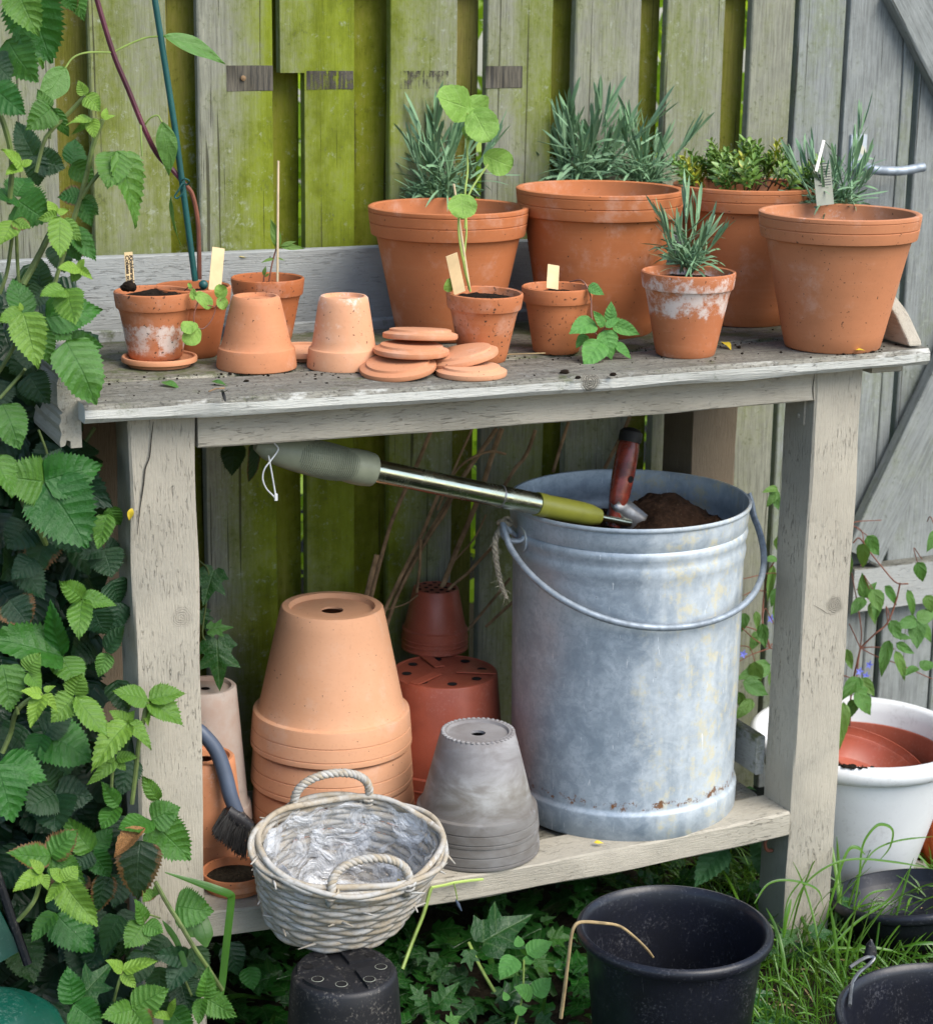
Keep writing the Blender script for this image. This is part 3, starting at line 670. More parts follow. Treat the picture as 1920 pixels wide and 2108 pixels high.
# ================================================================ POTS
def pot_profile(R, rb, h, band, hole=.009, wall=None, grooves=False, lip=.004, ledge=None, foot=.0):
    w = wall or max(.0055, R*.075); e = ledge or w*.85
    zb = h-band; Rb = R-e*.55                                  # band bottom radius
    body = lambda z: rb+(Rb-e-rb)*(z/zb)
    o = [(hole, foot+.0015), (rb*.80, foot+.0015), (rb*.84, 0), (rb-.0025, 0), (rb, .0025)]
    for i in range(1, 7): o.append((body(zb*i/7), zb*i/7))
    o += [(body(zb)-.0003, zb-.0035), (body(zb)+.0012, zb-.0008), (Rb-.003, zb), (Rb-.0008, zb+.0012), (Rb, zb+.004)]
    def wallr(z): return Rb+(R-Rb)*((z-zb)/band)
    if grooves:
        for f in (.46, .83):
            z = zb+band*f; o += [(wallr(z)-.0001, z-.0014), (wallr(z)-.0016, z-.0004), (wallr(z)-.0014, z+.0006), (wallr(z)+.0001, z+.0012)]
    o += [(wallr(h-lip), h-lip), (R-.0008, h-.0012), (R-.003, h), (R-w+.003, h), (R-w+.0004, h-.0015), (R-w, h-lip)]
    o += [(Rb-w, zb+.004), (body(zb)-w+.002, zb-.006), (rb-w*.6, w+.006), (rb-w-.004, w+.001), (hole, w)]
    return o
def pot(name, label, x, y, z, R, rb, h, band, mat, group=None, inverted=False, tilt=(0, 0, 0), soil=None, n=72, cat='flower pot', **k):
    props = {q: k.pop(q) for q in list(k) if q in ('tone', 'stain', 'sz', 'sw', 'dirt', 'deep')}
    sd = random.random()*50
    wob = lambda a, zz: .004*noise.noise(Vector((math.cos(a)*1.2+sd, math.sin(a)*1.2, zz*6)))
    o = obj(name, lathe(pot_profile(R, rb, h, band, **k), n, True, None, wob), mat, None, True, 42, **props)
    o.location = (x, y, z+(h if inverted else 0)); o.rotation_euler = (tilt[0]+(math.pi if inverted else 0), tilt[1], random.random()*6 if not inverted else tilt[2])
    tag(o, label, cat, group)
    if soil is not None:
        w = k.get('wall') or max(.0055, R*.075); zz = h-soil
        rr = (rb+(R*.93-rb)*zz/h)-w*.9
        obj('soil', disc_soil(rr, sd), M['soil'], o, True, None, loc=(0, 0, zz))
    return o
Z0 = lambda x: surf(x)+.0004
GS = 'small terracotta pots on the bench top'; GB = 'large terracotta pots along the back of the bench'; GI = 'upturned terracotta pots'
T_ = M['terra']
def small(label, x, y, R=.056, rb=.036, h=.099, band=.0245, z=None, soil=.012, **k):
    return pot('terracotta_pot', label, x, y, Z0(x) if z is None else z, R, rb, h, band, T_, GS, soil=soil, **k)
small('white stained terracotta pot standing in a shallow saucer', .099, .228, R=.0567, rb=.0375, z=Z0(.1)+.0085, h=.0945, soil=.008, tone=.0, deep=.6, stain=.9, sz=.030, sw=.034, dirt=.8)
small('smooth terracotta pot holding the dark green cane', .168, .274, R=.0556, rb=.0345, h=.1015, band=.027, soil=.013, tone=.1, deep=.3, dirt=.15)
small('back terracotta pot with bamboo skewer and small seedling', .311, .367, R=.0556, rb=.0345, h=.0965, band=.0263, soil=.022, tone=.1, deep=.35, dirt=.95)
small('soil speckled terracotta pot beside the pile of saucers', .552, .112, R=.0562, rb=.0335, h=.1005, band=.0238, soil=.010, tilt=(0, .03, 0), tone=.05, deep=.4, dirt=1.0)
small('small terracotta pot in front of the widest pot with toothed seedling trailing out', .686, .144, R=.0538, rb=.034, h=.098, band=.0235, soil=.012, tone=.14, deep=.2, dirt=.8)
small('terracotta pot with chalky white bloom holding a small lavender', .856, .056, R=.0700, rb=.0435, h=.1245, band=.0256, soil=.014, tone=.0, deep=.65, stain=.85, sz=.090, sw=.045, dirt=.2)
def inv(label, x, y, R, rb, h, band, **k): return pot('terracotta_pot', label, x, y, Z0(x), R, rb, h, band, T_, GI, inverted=True, **k)
inv('orange terracotta pot upside down on the bench top', .225, .157, .0567, .0333, .1015, .030, foot=.0035, tone=.42, dirt=.25, tilt=(0, 0, .5))
inv('pale pink terracotta pot upside down beside the saucer pile', .343, .125, .0525, .0342, .1015, .029, foot=.0035, tone=.85, dirt=.25, stain=.5, sz=.02, sw=.05, tilt=(0, 0, 2.))
def big(label, x, y, R, rb, h, band, soil, **k): return pot('terracotta_pot', label, x, y, Z0(x), R, rb, h, band, T_, GB, soil=soil, grooves=True, lip=.006, wall=.0105, ledge=.0085, hole=.012, n=96, **k)
big('leftmost large terracotta pot with lavender and chipped band', .591, .335, .1235, .078, .1990, .0435, .026, tone=.13, dirt=.12)
big('widest terracotta pot at the back with two lavender clumps', .828, .291, .1314, .088, .2240, .0410, .030, tone=.05, dirt=.08)
big('tall terracotta pot at the back holding yellow tipped stonecrop', 1.098, .296, .1215, .080, .2200, .0370, .022, tone=.06, dirt=.1)
big('large terracotta pot on the right front corner of the bench', 1.097, .032, .1212, .072, .2035, .0385, .024, tone=.32, dirt=.35, stain=.28, sz=.2, sw=.03)
# ---- saucers
def saucer_prof(R, rb, h, w=.0048):
    return [(0, 0), (rb*.9, 0), (rb, .001), (rb+.001, .004), (R-.0026, h*.42), (R-.0004, h*.5), (R, h-.003), (R-.0012, h-.0006), (R-.003, h), (R-w, h-.001), (R-w-.0006, h-.004), (rb-.001, w+.0015), (rb-.004, w), (0, w)]
GSc = 'terracotta saucers'
def saucer(label, x, y, z, R=.0532, rb=.0435, h=.0145, inverted=False, tilt=(0, 0), **k):
    o = obj('saucer', lathe(saucer_prof(R, rb, h), 64, False), T_, None, True, 35, **k)
    o.location = (x, y, z); o.rotation_euler = (tilt[0]+(math.pi if inverted else 0), tilt[1], 0); return tag(o, label, 'saucer', GSc)
saucer('terracotta saucer under the white stained pot', .099, .208, Z0(.1), tone=.6, dirt=.15)
saucer('pale saucer half hidden between the two upturned pots', .314, .212, Z0(.31), tone=.75, dirt=.4)
q = (0.4903, 0.0121, 0.9920); saucer('pale upturned saucer lowest at the right of the pile', q[0], q[1], Z0(q[0])+.0145, inverted=True, R=.050, rb=.040, tone=.85, dirt=.3)
q = (0.4900, 0.0455, 1.0000); saucer('tilted upturned saucer leaning at the right of the pile', q[0], q[1]+.006, Z0(q[0])+.0285, inverted=True, tilt=(-.05, -.20), tone=.8, dirt=.35)
q = (0.3919, 0.0426, 0.9920); saucer('tan upturned saucer at the front left of the pile', q[0], q[1], Z0(q[0])+.021, inverted=True, tilt=(.10, -.12), R=.0535, tone=.6, dirt=.2)
q = (0.4212, 0.0633, 1.0100); saucer('second saucer from the top of the pile', q[0], q[1], Z0(q[0])+.0395, inverted=True, tilt=(-.01, .03), tone=.62, dirt=.2)
q = (0.4458, 0.0911, 1.0220); saucer('topmost saucer of the pile lying nearly level', q[0], q[1], Z0(q[0])+.0555, inverted=True, tilt=(-.10, .06), R=.0535, tone=.75, dirt=.2)

# ================================================================ LOWER SHELF
sz = lambda x: ssurf(x)+.0004
# stack of three big upturned pots
for i, lb in enumerate(['lowest pot of the tall upturned terracotta stack', 'middle pot of the tall upturned terracotta stack', 'topmost pot of the tall upturned terracotta stack with drain hole']):
    pot('terracotta_pot', lb, .385, .292, sz(.39)+.0610*i, .1300-.0015*i, .0795, .2225, .0575, T_, 'large upturned pots stacked on the shelf', inverted=True, grooves=True, lip=.006, wall=.0105, ledge=.0085, hole=.0175, foot=.006, n=96, tone=1.0, dirt=.02, tilt=(.004*i, -.006, i*1.3))
# two grey clay pots
for i, lb in enumerate(['lower grey clay pot of the upturned pair', 'upper grey clay pot with beaded foot, upside down']):
    o = pot('clay_pot', lb, .546, .093, sz(.54)+.034*i, .098-.002*i, .0560, .1545, .038, M['greyclay'], 'grey clay pots on the shelf', inverted=True, grooves=True, lip=.005, wall=.008, hole=.0115, foot=.0025, n=96, tilt=(.0, .0, i*2.))
    if i:
        bg_ = G()
        for j in range(44):
            a = 2*math.pi*j/44; q = G(); blob_g(.0036, j, .2, 7, 5, (1, 1, .6), q); bg_.add([(v[0]+.053*math.cos(a), v[1]+.053*math.sin(a), v[2]+.0008) for v in q.v], q.f)
        obj('beading', bg_, M['greyclay'], o)
pot('clay_pot', 'pale lime bleached long clay pot behind the left leg', .190, .325, sz(.19), .070, .0475, .222, .03, M['paleclay'], inverted=True, foot=.004, hole=.007)
pot('terracotta_pot', 'orange terracotta pot upside down behind the left leg', .148, .190, sz(.15), .062, .044, .160, .040, T_, inverted=True, foot=.003, hole=.012, tone=.35, stain=.4, sz=.03, sw=.05, dirt=.1)
for i, lb in enumerate(['lower saucer of the pair beside the wicker basket', 'upper saucer holding dried dirt beside the wicker basket']):
    saucer(lb, .155, .072, sz(.155)+.0085*i, R=.0485, rb=.043, h=.019, tone=.2, dirt=.3)
obj('soil', disc_soil(.041, 4, .003), M['ground'], None, True, None, loc=(.155, .072, sz(.155)+.0155)); tag(bpy.context.scene.objects['soil.%03d' % 0] if False else COL.objects[-1], 'thin brown dirt in the saucer beside the basket', 'dirt', kind='stuff')
# ---- red plastic pots
def drain_top(r, z, holes, hr, mat, parent, down=-1):
    for (hx, hy) in holes:
        h = obj('drain_hole', lathe([(0, 0), (hr, 0), (hr*1.08, .0006)], 12, False), M['blackhole'], parent, loc=(hx*r, hy*r, z), rot=(math.pi, 0, 0) if down < 0 else (0, 0, 0))
M['blackhole'] = m_simple('dark hollow', (.004, .003, .003), .9)
def plastic_pot(name, label, x, y, z, R, rb, h, band, mat, group, holes=(), hr=.006, tilt=0.0, cat='plastic pot'):
    w = .0022; zb = h-band
    pr = [(0, .0015), (rb-.006, .0015), (rb-.004, 0), (rb-.001, .0008), (rb, .003), (rb+(R-.004-rb)*.93, zb-.001), (R-.0035, zb), (R-.0015, zb+.002), (R-.001, h-.004), (R, h-.003), (R, h-.001), (R-.001, h), (R-w-.001, h), (R-w-.002, zb), (rb-w, w+.004), (rb-w-.003, w+.002), (0, w+.002)]
    o = obj(name, lathe(pr, 64, False), mat, None, True, 35); o.location = (x, y, z+h); o.rotation_euler = (math.pi, tilt, 0); tag(o, label, cat, group)
    if holes: drain_top(rb, -.0001+.0012, holes, hr, mat, o)
    return o
ring8 = [(.72*math.cos(a), .72*math.sin(a)) for a in [i*math.pi/4+.2 for i in range(8)]]
GR = 'brick red plastic pots behind the grey pot'
for i, lb in enumerate(['lower large red plastic pot standing upside down', 'upper large red plastic pot with dark drain holes in its base']):
    o = plastic_pot('plastic_pot', lb, .598, .345, sz(.6)+.02*i, .104, .0865, .1755, .024, M['redplastic'], GR, ring8 if i else (), .0075)
    if i:
        for a in (.5, 2.6, 4.7): 
            b = obj('base_rib', box_g((.02, -.009, -.0022), (.084, .009, -.0002), .0008), M['redplastic'], o); b.rotation_euler = (0, 0, a)
zt = sz(.6)+.02+.1755
many = [(.78*math.cos(a), .78*math.sin(a)) for a in [i*math.pi/5 for i in range(10)]]+[(.42*math.cos(a), .42*math.sin(a)) for a in [i*math.pi/3+.3 for i in range(6)]]+[(0, 0)]
q = (0.6197, 0.4292, 0.4320)
for i, lb in enumerate(['lowest small red plastic pot of the nested three', 'middle small red plastic pot of the nested three', 'topmost small red plastic pot with perforated base']):
    plastic_pot('plastic_pot', lb, q[0]+.012, q[1]+.035, zt+.0005+.0085*i, .0565, .0385, .088, .020, M['redplastic'], 'small red plastic pots nested upside down', many if i == 2 else (), .0035, tilt=.015)
# ---- galvanised bucket
BX, BY, BR = .845, .184, .1830
bz = sz(BX)-.003
bp = [(0, .006), (BR-.006, .006), (BR-.006, .001), (BR-.002, 0), (BR+.0005, .002), (BR+.0015, .040), (BR+.0005, .0435), (BR-.0025, .0455), (BR-.003, .05)]
for z in (.1, .16, .22, .28, .34, .395): bp.append((BR-.0028+.0016*z/.4, z))
bp += [(BR-.001, .404), (BR+.0012, .412), (BR+.0022, .420), (BR+.0008, .428), (BR-.0002, .433), (BR+.0026, .440), (BR+.0040, .447), (BR+.0025, .452), (BR+.0005, .4535), (BR+.0020, .456), (BR+.0040, .470), (BR+.0045, .484), (BR+.0070, .4855), (BR+.0080, .489), (BR+.0065, .492), (BR+.0035, .4915), (BR+.0015, .487), (BR+.0005, .47), (BR-.002, .452), (BR+.001, .446), (BR-.002, .438), (BR-.0035, .432), (BR-.0015, .42), (BR-.005, .404), (BR-.006, .30), (BR-.008, .02), (0, .02)]
bwob = lambda a, z: .0065*noise.noise(Vector((math.cos(a)*1.6, math.sin(a)*1.6, z*5)))+.0016*noise.noise(Vector((math.cos(a)*4, math.sin(a)*4, z*14)))
bp = [(r_, z_*1.022) for r_, z_ in bp]
bucket = obj('galvanized_bucket', lathe(bp, 128, False, None, bwob), M['galv'], None, True, 50); bucket.location = (BX, BY, bz); bucket.rotation_euler = (0, -.010, 0)
tag(bucket, 'tall galvanised steel bucket with wire handle and rusty seam', 'bucket')
ear = []
for s in (-1, 1):
    e = obj('ear', tube(spline([(s*(BR+.004), .012, .455), (s*(BR+.018), .012, .468), (s*(BR+.030), .008, .477), (s*(BR+.036), 0, .472), (s*(BR+.032), -.008, .460), (s*(BR+.012), -.012, .456), (s*(BR+.003), -.012, .462)], 5), .0042, 8), M['iron'], bucket)
    obj('ear_plate', lathe([(0, 0), (.021, 0), (.020, .0022), (0, .003)], 20, False), M['galv'], bucket, loc=(s*(BR+.0025), 0, .455), rot=(0, s*math.pi/2, 0))
hp = []
Rh = BR+.034
for i in range(41):
    a = math.pi*i/40; x = -Rh*math.cos(a)*(1+.05*math.sin(a)**6); dn = math.sin(a)
    y = -.004-(BR+.0105)*min(1, (dn**1.0))*1.0 if True else 0
    rr_ = math.hypot(x, y)
    if rr_ < BR+.008: y = -math.sqrt(max(0, (BR+.008)**2-x*x))
    hp.append((x, y, .472-.122*dn**.8))
hp = [(-Rh+.012, .0, .468), (-Rh-.001, .0, .486)] + hp[1:-1] + [(Rh+.001, .0, .486), (Rh-.012, .0, .470)]
obj('handle', tube(spline(hp, 2), .0052, 10), M['iron'], bucket)
cp = disc_soil(.168, 9, .012, 56, 14)
cp.v = [(x, y, z+.060*math.exp(-(((x-.055)/.085)**2+((y+.0)/.085)**2))+.012*noise.noise(Vector((x*25, y*25, 3)))) for x, y, z in cp.v]
co = obj('compost', cp, M['compost'], None, True, None); co.location = (BX, BY, bz+.440); tag(co, 'crumbly brown compost heaped inside the galvanised bucket', 'compost', kind='stuff')
# rope hanging from the left ear
ro = thing('rope', 'frayed jute rope hanging from the left ear of the bucket', 'rope', (BX-BR-.034, BY+.004, bz+.478))
pp = [(0.6121, 0.1900, 0.7045), (0.6118, 0.1850, 0.6873), (0.6109, 0.1800, 0.6579), (0.6140, 0.1750, 0.6318), (0.6179, 0.1700, 0.6134), (0.6233, 0.1650, 0.5971)]
pp = spline([(0, 0, .004)]+[tuple(Vector(p)-Vector(ro.location)) for p in pp[1:]], 8)
for ph in (0, 2.1, 4.2):
    obj('strand', tube([Vector(p)+Vector((math.cos(i*.9+ph), math.sin(i*.9+ph), 0))*.0030*(1-.45*i/len(pp)) for i, p in enumerate(pp)], [.0034*(1-.6*i/len(pp)) for i in range(len(pp))], 6), M['rope'], ro)
obj('loop', tube([(.010*math.cos(q), .008*math.sin(q), .004+.004*math.sin(q*2)) for q in [i*.4 for i in range(17)]], .0034, 6), M['rope'], ro)
fg = G()
for i in range(60):
    p = pp[int(random.random()*(len(pp)-1))]; d = Vector((random.uniform(-1, 1), random.uniform(-1, .3), random.uniform(-1.2, .3))).normalized()*random.uniform(.006, .016)
    tube([p, p+d*.6, p+d+Vector((0, 0, -.003))], [.0004, .0003, .0002], 3, fg)
obj('fray', fg, M['rope'], ro, kind='stuff')
# ---- trowel
tr = thing('trowel', 'hand trowel with worn red handle standing in the bucket', 'trowel', (0.7998, 0.1650, 0.7016))
L0 = Vector(tr.location)
A = Vector((0.8381, 0.1850, 0.8260))-L0; B = Vector((0.8009, 0.1600, 0.6950))-L0
pts = [A+(B-A)*(i/10) for i in range(11)]
obj('handle', tube(pts, [.0150, .0172, .0178, .0180, .0178, .0174, .0166, .0150, .0128, .0112, .0105], 16), M['redpaint'], tr)
d = (A-B).normalized()
obj('end_cap', tube([A-d*.004, A+d*.004, A+d*.012, A+d*.017, A+d*.019], [.0178, .0186, .0178, .0125, .004], 16), M['bristle'], tr)
hole = obj('hang_hole', lathe([(0, 0), (.0048, 0), (.0055, .001)], 12, False), M['blackhole'], tr); q = A+(B-A)*.43+Vector((.0045, -.0172, 0)); place(hole, q, (1, .3, 0), (.28, -1, .1))
g = G(); vs = []; fs = []
for i in range(9):
    v = i/8; w = .040*(.25+.75*min(1, v*2.2))*(1 if v < .75 else 1-((v-.75)*2)**2)
    for j in range(9):
        u = j/4-1; vs.append((u*w, -.024*(1-u*u)*(1-.2*v)+.004, -.012-.12*v))
for i in range(8):
    for j in range(8): fs.append((i*9+j, i*9+j+1, i*9+j+10, i*9+j+9))
blade = obj('blade', g.add(vs, fs), M['steel'], tr); sm = blade.modifiers.new('t', 'SOLIDIFY'); sm.thickness = .0016
blade.location = Vector((0.8031, 0.1680, 0.7497))-L0; blade.rotation_euler = (.35, -.32, -.75)
# ---- long garden tool lying across the rim
gt = thing('garden_tool', 'long handled garden tool with chrome shaft lying across the bucket', 'garden tool', (0.2038, 0.0600, 0.8917))
L0 = Vector(gt.location)
a = Vector((0.1975, 0.0600, 0.8908)); b = Vector((0.8243, 0.1500, 0.7015)); ax = (b-a)
def at_(f): return a+ax*f-L0
def rod(name, f0, f1, rads, mat, n=20, parent=gt): 
    k = len(rads)-1; return obj(name, tube([at_(f0+(f1-f0)*i/k) for i in range(k+1)], rads, n), mat, parent)
gr = rod('grip', -.012, .275, [.006, .0145, .019, .0218, .0236, .0248, .0258, .0262, .0260, .0250, .0242, .0256, .0256, .0240], M['grip'])
ring = G(); tx = ax.normalized(); ux = tx.cross(Vector((0, 0, 1))).normalized(); wx = tx.cross(ux)
for i in range(32):                                         # moulded ribs on the faces of the grip
    f = .082+.0048*i; rr_ = .0240+.0026*math.sin(math.pi*i/31); P = at_(f); hw = 1.3*math.sin(math.pi*(i+1)/33)**.55
    for a0 in (math.pi*.5+.25,):
        ang = math.atan2((Vector((-.4, -.9, .2))).dot(wx), (Vector((-.4, -.9, .2))).dot(ux))
        tube([P+(ux*math.cos(ang+q)+wx*math.sin(ang+q))*rr_ for q in [hw*(j_/9*2-1) for j_ in range(10)]], .0010, 5, ring)
obj('grip_ribs', ring, M['grip'], gr)
rod('shaft', .273, .62, [.0166]*6, M['chrome'], 28)
rod('shaft_sleeve', .618, .725, [.0168, .0168, .0168], M['chrome'], 28)
rod('shaft_band', .616, .620, [.0174, .0174], M['steel'], 28)
rod('collar', .722, .905, [.0160, .0172, .0176, .0178, .0178, .0176, .0165, .0125], M['olive'])
rod('collar_ring', .722, .745, [.0182, .0182], M['olive'])
rod('tang', .90, 1.0, [.0052, .0052, .0058], M['chrome'], 12)
tie = thing('cable_tie', 'thin white cable tie looped round the grip end of the garden tool', 'cable tie', (0.2093, 0.0450, 0.8897)); L0 = Vector(tie.location)
obj('loop', tube(spline([Vector(p)-L0 for p in ((0.2129, 0.0450, 0.8983), (0.2167, 0.0400, 0.8902), (0.2062, 0.0360, 0.8783), (0.1957, 0.0360, 0.8656), (0.1928, 0.0360, 0.8522), (0.1975, 0.0360, 0.8382), (0.2074, 0.0370, 0.8268), (0.2126, 0.0380, 0.8206))], 6), .0011, 6), M['tie'], tie)
obj('tail', tube([Vector(p)-L0 for p in ((0.2018, 0.0370, 0.8832), (0.2060, 0.0360, 0.8579), (0.2109, 0.0370, 0.8292))], .0012, 6), M['tie'], tie)
obj('head', box_g((-.002, -.002, -.006), (.002, .002, .004), .0006), M['tie'], tie, loc=tuple(Vector((0.2116, 0.0370, 0.8250))-L0))
# ---- hand brush leaning behind the basket
br = thing('hand_brush', 'hand brush with slate blue handle and black bristles', 'brush', (0.1492, 0.1000, 0.3236)); L0 = Vector(br.location)
hpts = spline([Vector(p)-L0 for p in ((0.1266, 0.1550, 0.4592), (0.1344, 0.1500, 0.4502), (0.1513, 0.1420, 0.4244), (0.1601, 0.1320, 0.3928), (0.1655, 0.1200, 0.3587), (0.1722, 0.1120, 0.3365), (0.1774, 0.1080, 0.3235))], 6)
obj('handle', tube(hpts, [.0085+.003*math.sin(math.pi*i/len(hpts)) for i in range(len(hpts))], 12), M['blueplastic'], br)
obj('head', tube([Vector(p)-L0 for p in ((0.1561, 0.1120, 0.3420), (0.1723, 0.1080, 0.3274), (0.1870, 0.1040, 0.3121))], [.012, .014, .012], 10), M['blackmatt'], br)
bg_ = G()
for i in range(420):
    f = random.random(); s = Vector((0.1555, 0.1100, 0.3429)).lerp(Vector((0.1864, 0.1020, 0.3131)), f)-L0+Vector((0, random.uniform(-.010, .010), 0))
    e = Vector((0.1316, 0.0950, 0.3194)).lerp(Vector((0.1732, 0.0900, 0.2766)), f+random.uniform(-.06, .06))-L0+Vector((random.uniform(-.004, .004), random.uniform(-.016, .012), random.uniform(-.006, .004)))
    tube([s, (s+e)/2+Vector((random.uniform(-.002, .002), 0, .001)), e], .00055, 3, bg_)
obj('bristles', bg_, M['bristle'], br, kind='stuff')
# ---- wicker basket tipped over the edge of the shelf
bk = thing('wicker_basket', 'oval grey wicker basket with clear plastic lining, tipped forward', 'basket', (.270, -.034, .222), (math.radians(20), math.radians(3), 0))
HB = .132
def oval(t, z, off=0.0):
    f = z/HB; aa = .097+.038*f**.8+off; bb = .070+.024*f**.8+off; return Vector((aa*math.cos(t), bb*math.sin(t), z))
NS = 18
for r in range(15):
    z0 = .005+r*.0084
    for ph in (0,):
        pts = []
        for i in range(NS*5):
            t = 2*math.pi*i/(NS*5); w = math.sin(t*NS/2+math.pi*(r % 2))*.0024
            p = oval(t, z0+.0040*noise.noise(Vector((math.cos(t)*2.5+r*3, math.sin(t)*2.5, r*1.7))), w); pts.append(p)
        obj('strand', tube(pts, [.0050+.0016*noise.noise(Vector((i*.15, r*2.3, 0))) for i in range(len(pts))], 6, None, False, True), M['wicker'], bk, True, None)
st = G()
for i in range(NS):
    t = 2*math.pi*(i+.5)/NS; tube([oval(t, z) for z in (0, .03, .06, .09, HB-.002)], .0026, 5, st)
obj('stakes', st, M['wicker'], bk, kind='stuff')
bs = G()
for k in range(9):
    f = (k+.5)/9; tube([Vector((.100*f*math.cos(t), .066*f*math.sin(t), .004)) for t in [2*math.pi*i/48 for i in range(48)]], .0046, 5, bs, False, True)
obj('base', bs, M['wicker'], bk)
for k, (dz, off, rad) in enumerate([(0, .003, .0052), (.006, -.002, .0046), (-.005, .004, .0042), (.003, .006, .0040)]):
    pts = []
    for i in range(96):
        t = 2*math.pi*i/96; pts.append(oval(t, HB, off+.0028*math.sin(t*5+k*1.7))+Vector((0, 0, dz+.0030*math.cos(t*5+k*1.7)+.002*noise.noise(Vector((math.cos(t)*2, math.sin(t)*2, k))))))
    obj('rim_rod', tube(pts, [rad*(1+.25*noise.noise(Vector((i*.12, k, 0)))) for i in range(96)], 7, None, False, True), M['wicker'], bk, True, None)
def rope_handle(center_t, half, hgt, lean):
    a = oval(center_t-half, HB+.002, .002); b = oval(center_t+half, HB+.002, .002); mid = (a+b)/2; w = (b-a)/2
    base = []
    for i in range(33):
        q = math.pi*i/32; base.append(mid-w*math.cos(q)*(1+.10*math.sin(q))+Vector((0, 0, hgt*math.sin(q)**.75))+Vector((0, lean, 0))*math.sin(q))
    base = [a+Vector((0, 0, -.022))]+base+[b+Vector((0, 0, -.022))]
    base = spline(base, 3); h = thing('_h', '', ''); bpy.data.objects.remove(h)
    P, T, N = frames(base); ho = None
    for ph in range(3):
        pts = [P[i]+(N[i]*math.cos(i*.55+ph*2.094)+T[i].cross(N[i])*math.sin(i*.55+ph*2.094))*.0030 for i in range(len(P))]
        o = obj('handle' if ho is None else 'handle_strand', tube(pts, .0036, 6), M['wicker'], ho or bk, True, None)
        ho = ho or o
    for p in (a, b):
        obj('binding', tube([p+Vector((math.cos(q)*.0085, math.sin(q)*.0085, -.012+.004*q/3)) for q in [i*.6 for i in range(22)]], .0022, 5), M['wicker'], ho, True, None)
fr = G(); rb_ = random.Random(2)
for i in range(26):                                        # broken twig ends
    t_ = rb_.uniform(0, 6.28); z_ = rb_.uniform(.01, HB+.004); a_ = oval(t_, z_, .002); d_ = Vector((math.cos(t_+rb_.choice([-1, 1])*1.2), math.sin(t_+rb_.choice([-1, 1])*1.2), rb_.uniform(-.2, .5))).normalized()*rb_.uniform(.012, .028)
    tube([a_, a_+d_*.5+Vector((math.cos(t_), math.sin(t_), 0))*.003, a_+d_+Vector((math.cos(t_), math.sin(t_), 0))*.007], [.0022, .0020, .0009], 5, fr)
obj('broken_twigs', fr, M['wicker'], bk, True, None, kind='stuff')
rope_handle(math.pi/2, .42, .046, .010)
rope_handle(-math.pi/2, .42, .030, .026)
g = G(); vs = []; fs = []; n = 80; rows = 12
for r in range(rows+1):
    v = r/rows; z = HB+.002-v*(HB-.012)
    for i in range(n):
        t = 2*math.pi*i/n; k = .0070*noise.noise(Vector((math.cos(t)*6, math.sin(t)*6, z*34)))+.004*noise.noise(Vector((math.cos(t)*16, math.sin(t)*16, z*80)))
        p = oval(t, z, -.0105+k-(.004 if r == 0 else 0)); vs.append(p+Vector((0, 0, .004+.012*noise.noise(Vector((math.cos(t)*6, math.sin(t)*6, 7))) if r == 0 else 0)))
for r in range(rows):
    for i in range(n): j = (i+1) % n; fs.append((r*n+i, r*n+j, (r+1)*n+j, (r+1)*n+i))
fs.append(tuple(rows*n+i for i in range(n)))
obj('liner', g.add(vs, fs), M['liner'], bk, True, None)

# ================================================================ PLANTS ON THE BENCH
def strip(g, base, d, up, L, w, bend, seg=5, uvx=.5, twist=0.0):
    """a narrow leaf: V-folded strip bending towards `bend`"""
    d = Vector(d).normalized(); p = Vector(base); vs = []; fs = []; uv = []
    for i in range(seg+1):
        v = i/seg; ww = w*.5*((min(1, .45+v*1.3))*(1-max(0, v-.75)/.25)**.5 if v < 1 else .12)
        side = d.cross(Vector(up)); side = side.normalized() if side.length > 1e-5 else Vector((1, 0, 0))
        if twist: side = Matrix.Rotation(twist*v, 3, d) @ side
        nn = side.cross(d)
        vs += [p-side*ww, p-nn*ww*.35, p+side*ww]; uv += [(uvx, v)]*3
        p = p+d*(L/seg); d = (d+Vector(bend)*(1.0/seg)).normalized()
    for i in range(seg):
        for k in (0, 1): a = i*3+k; fs.append((a, a+1, a+4, a+3))
    return g.add(vs, fs, uv)
def lav_shoot(seed, h=.1):
    r = random.Random(seed); g = G(); lean = Vector((r.uniform(-.3, .3), r.uniform(-.3, .3), 0))
    P = [Vector((0, 0, 0))+lean*h*(i/6)**2+Vector((0, 0, h*i/6)) for i in range(7)]
    nodes = 9
    for k in range(nodes):
        f = .10+.88*k/(nodes-1); p = P[0].lerp(P[-1], f); az = k*1.571+r.uniform(-.3, .3)
        for s in (0, math.pi):
            if r.random() < .10: continue
            a = az+s+r.uniform(-.4, .4); out = Vector((math.cos(a), math.sin(a), 0))
            if f > .55:                                     # upright leaves at the tip, curving in
                sp = r.uniform(.15, .55)*(1.35-f); d = out*sp+Vector((0, 0, 1)); L = r.uniform(.038, .062); bend = out*r.uniform(-.25, .35)+Vector((0, 0, .1)); w = r.uniform(.0040, .0058)
            else:                                           # older leaves arch outwards and droop
                sp = r.uniform(.5, 1.4); d = out*sp+Vector((0, 0, r.uniform(.5, 1.0))); L = r.uniform(.040, .070); bend = out*r.uniform(-.2, .5)+Vector((0, 0, r.uniform(-1.5, .5))); w = r.uniform(.0028, .0044)
            strip(g, p, d, out, L, w, bend, 8, twist=r.uniform(-.9, .9))
    tube(P, [.0018, .0018, .0017, .0015, .0013, .0011, .0009], 5, g)
    return mesh_of('shoot', g, M['lav'], True, None)
SHOOTS = [lav_shoot(i, h) for i, h in enumerate([.085, .10, .115, .075, .095, .060])]
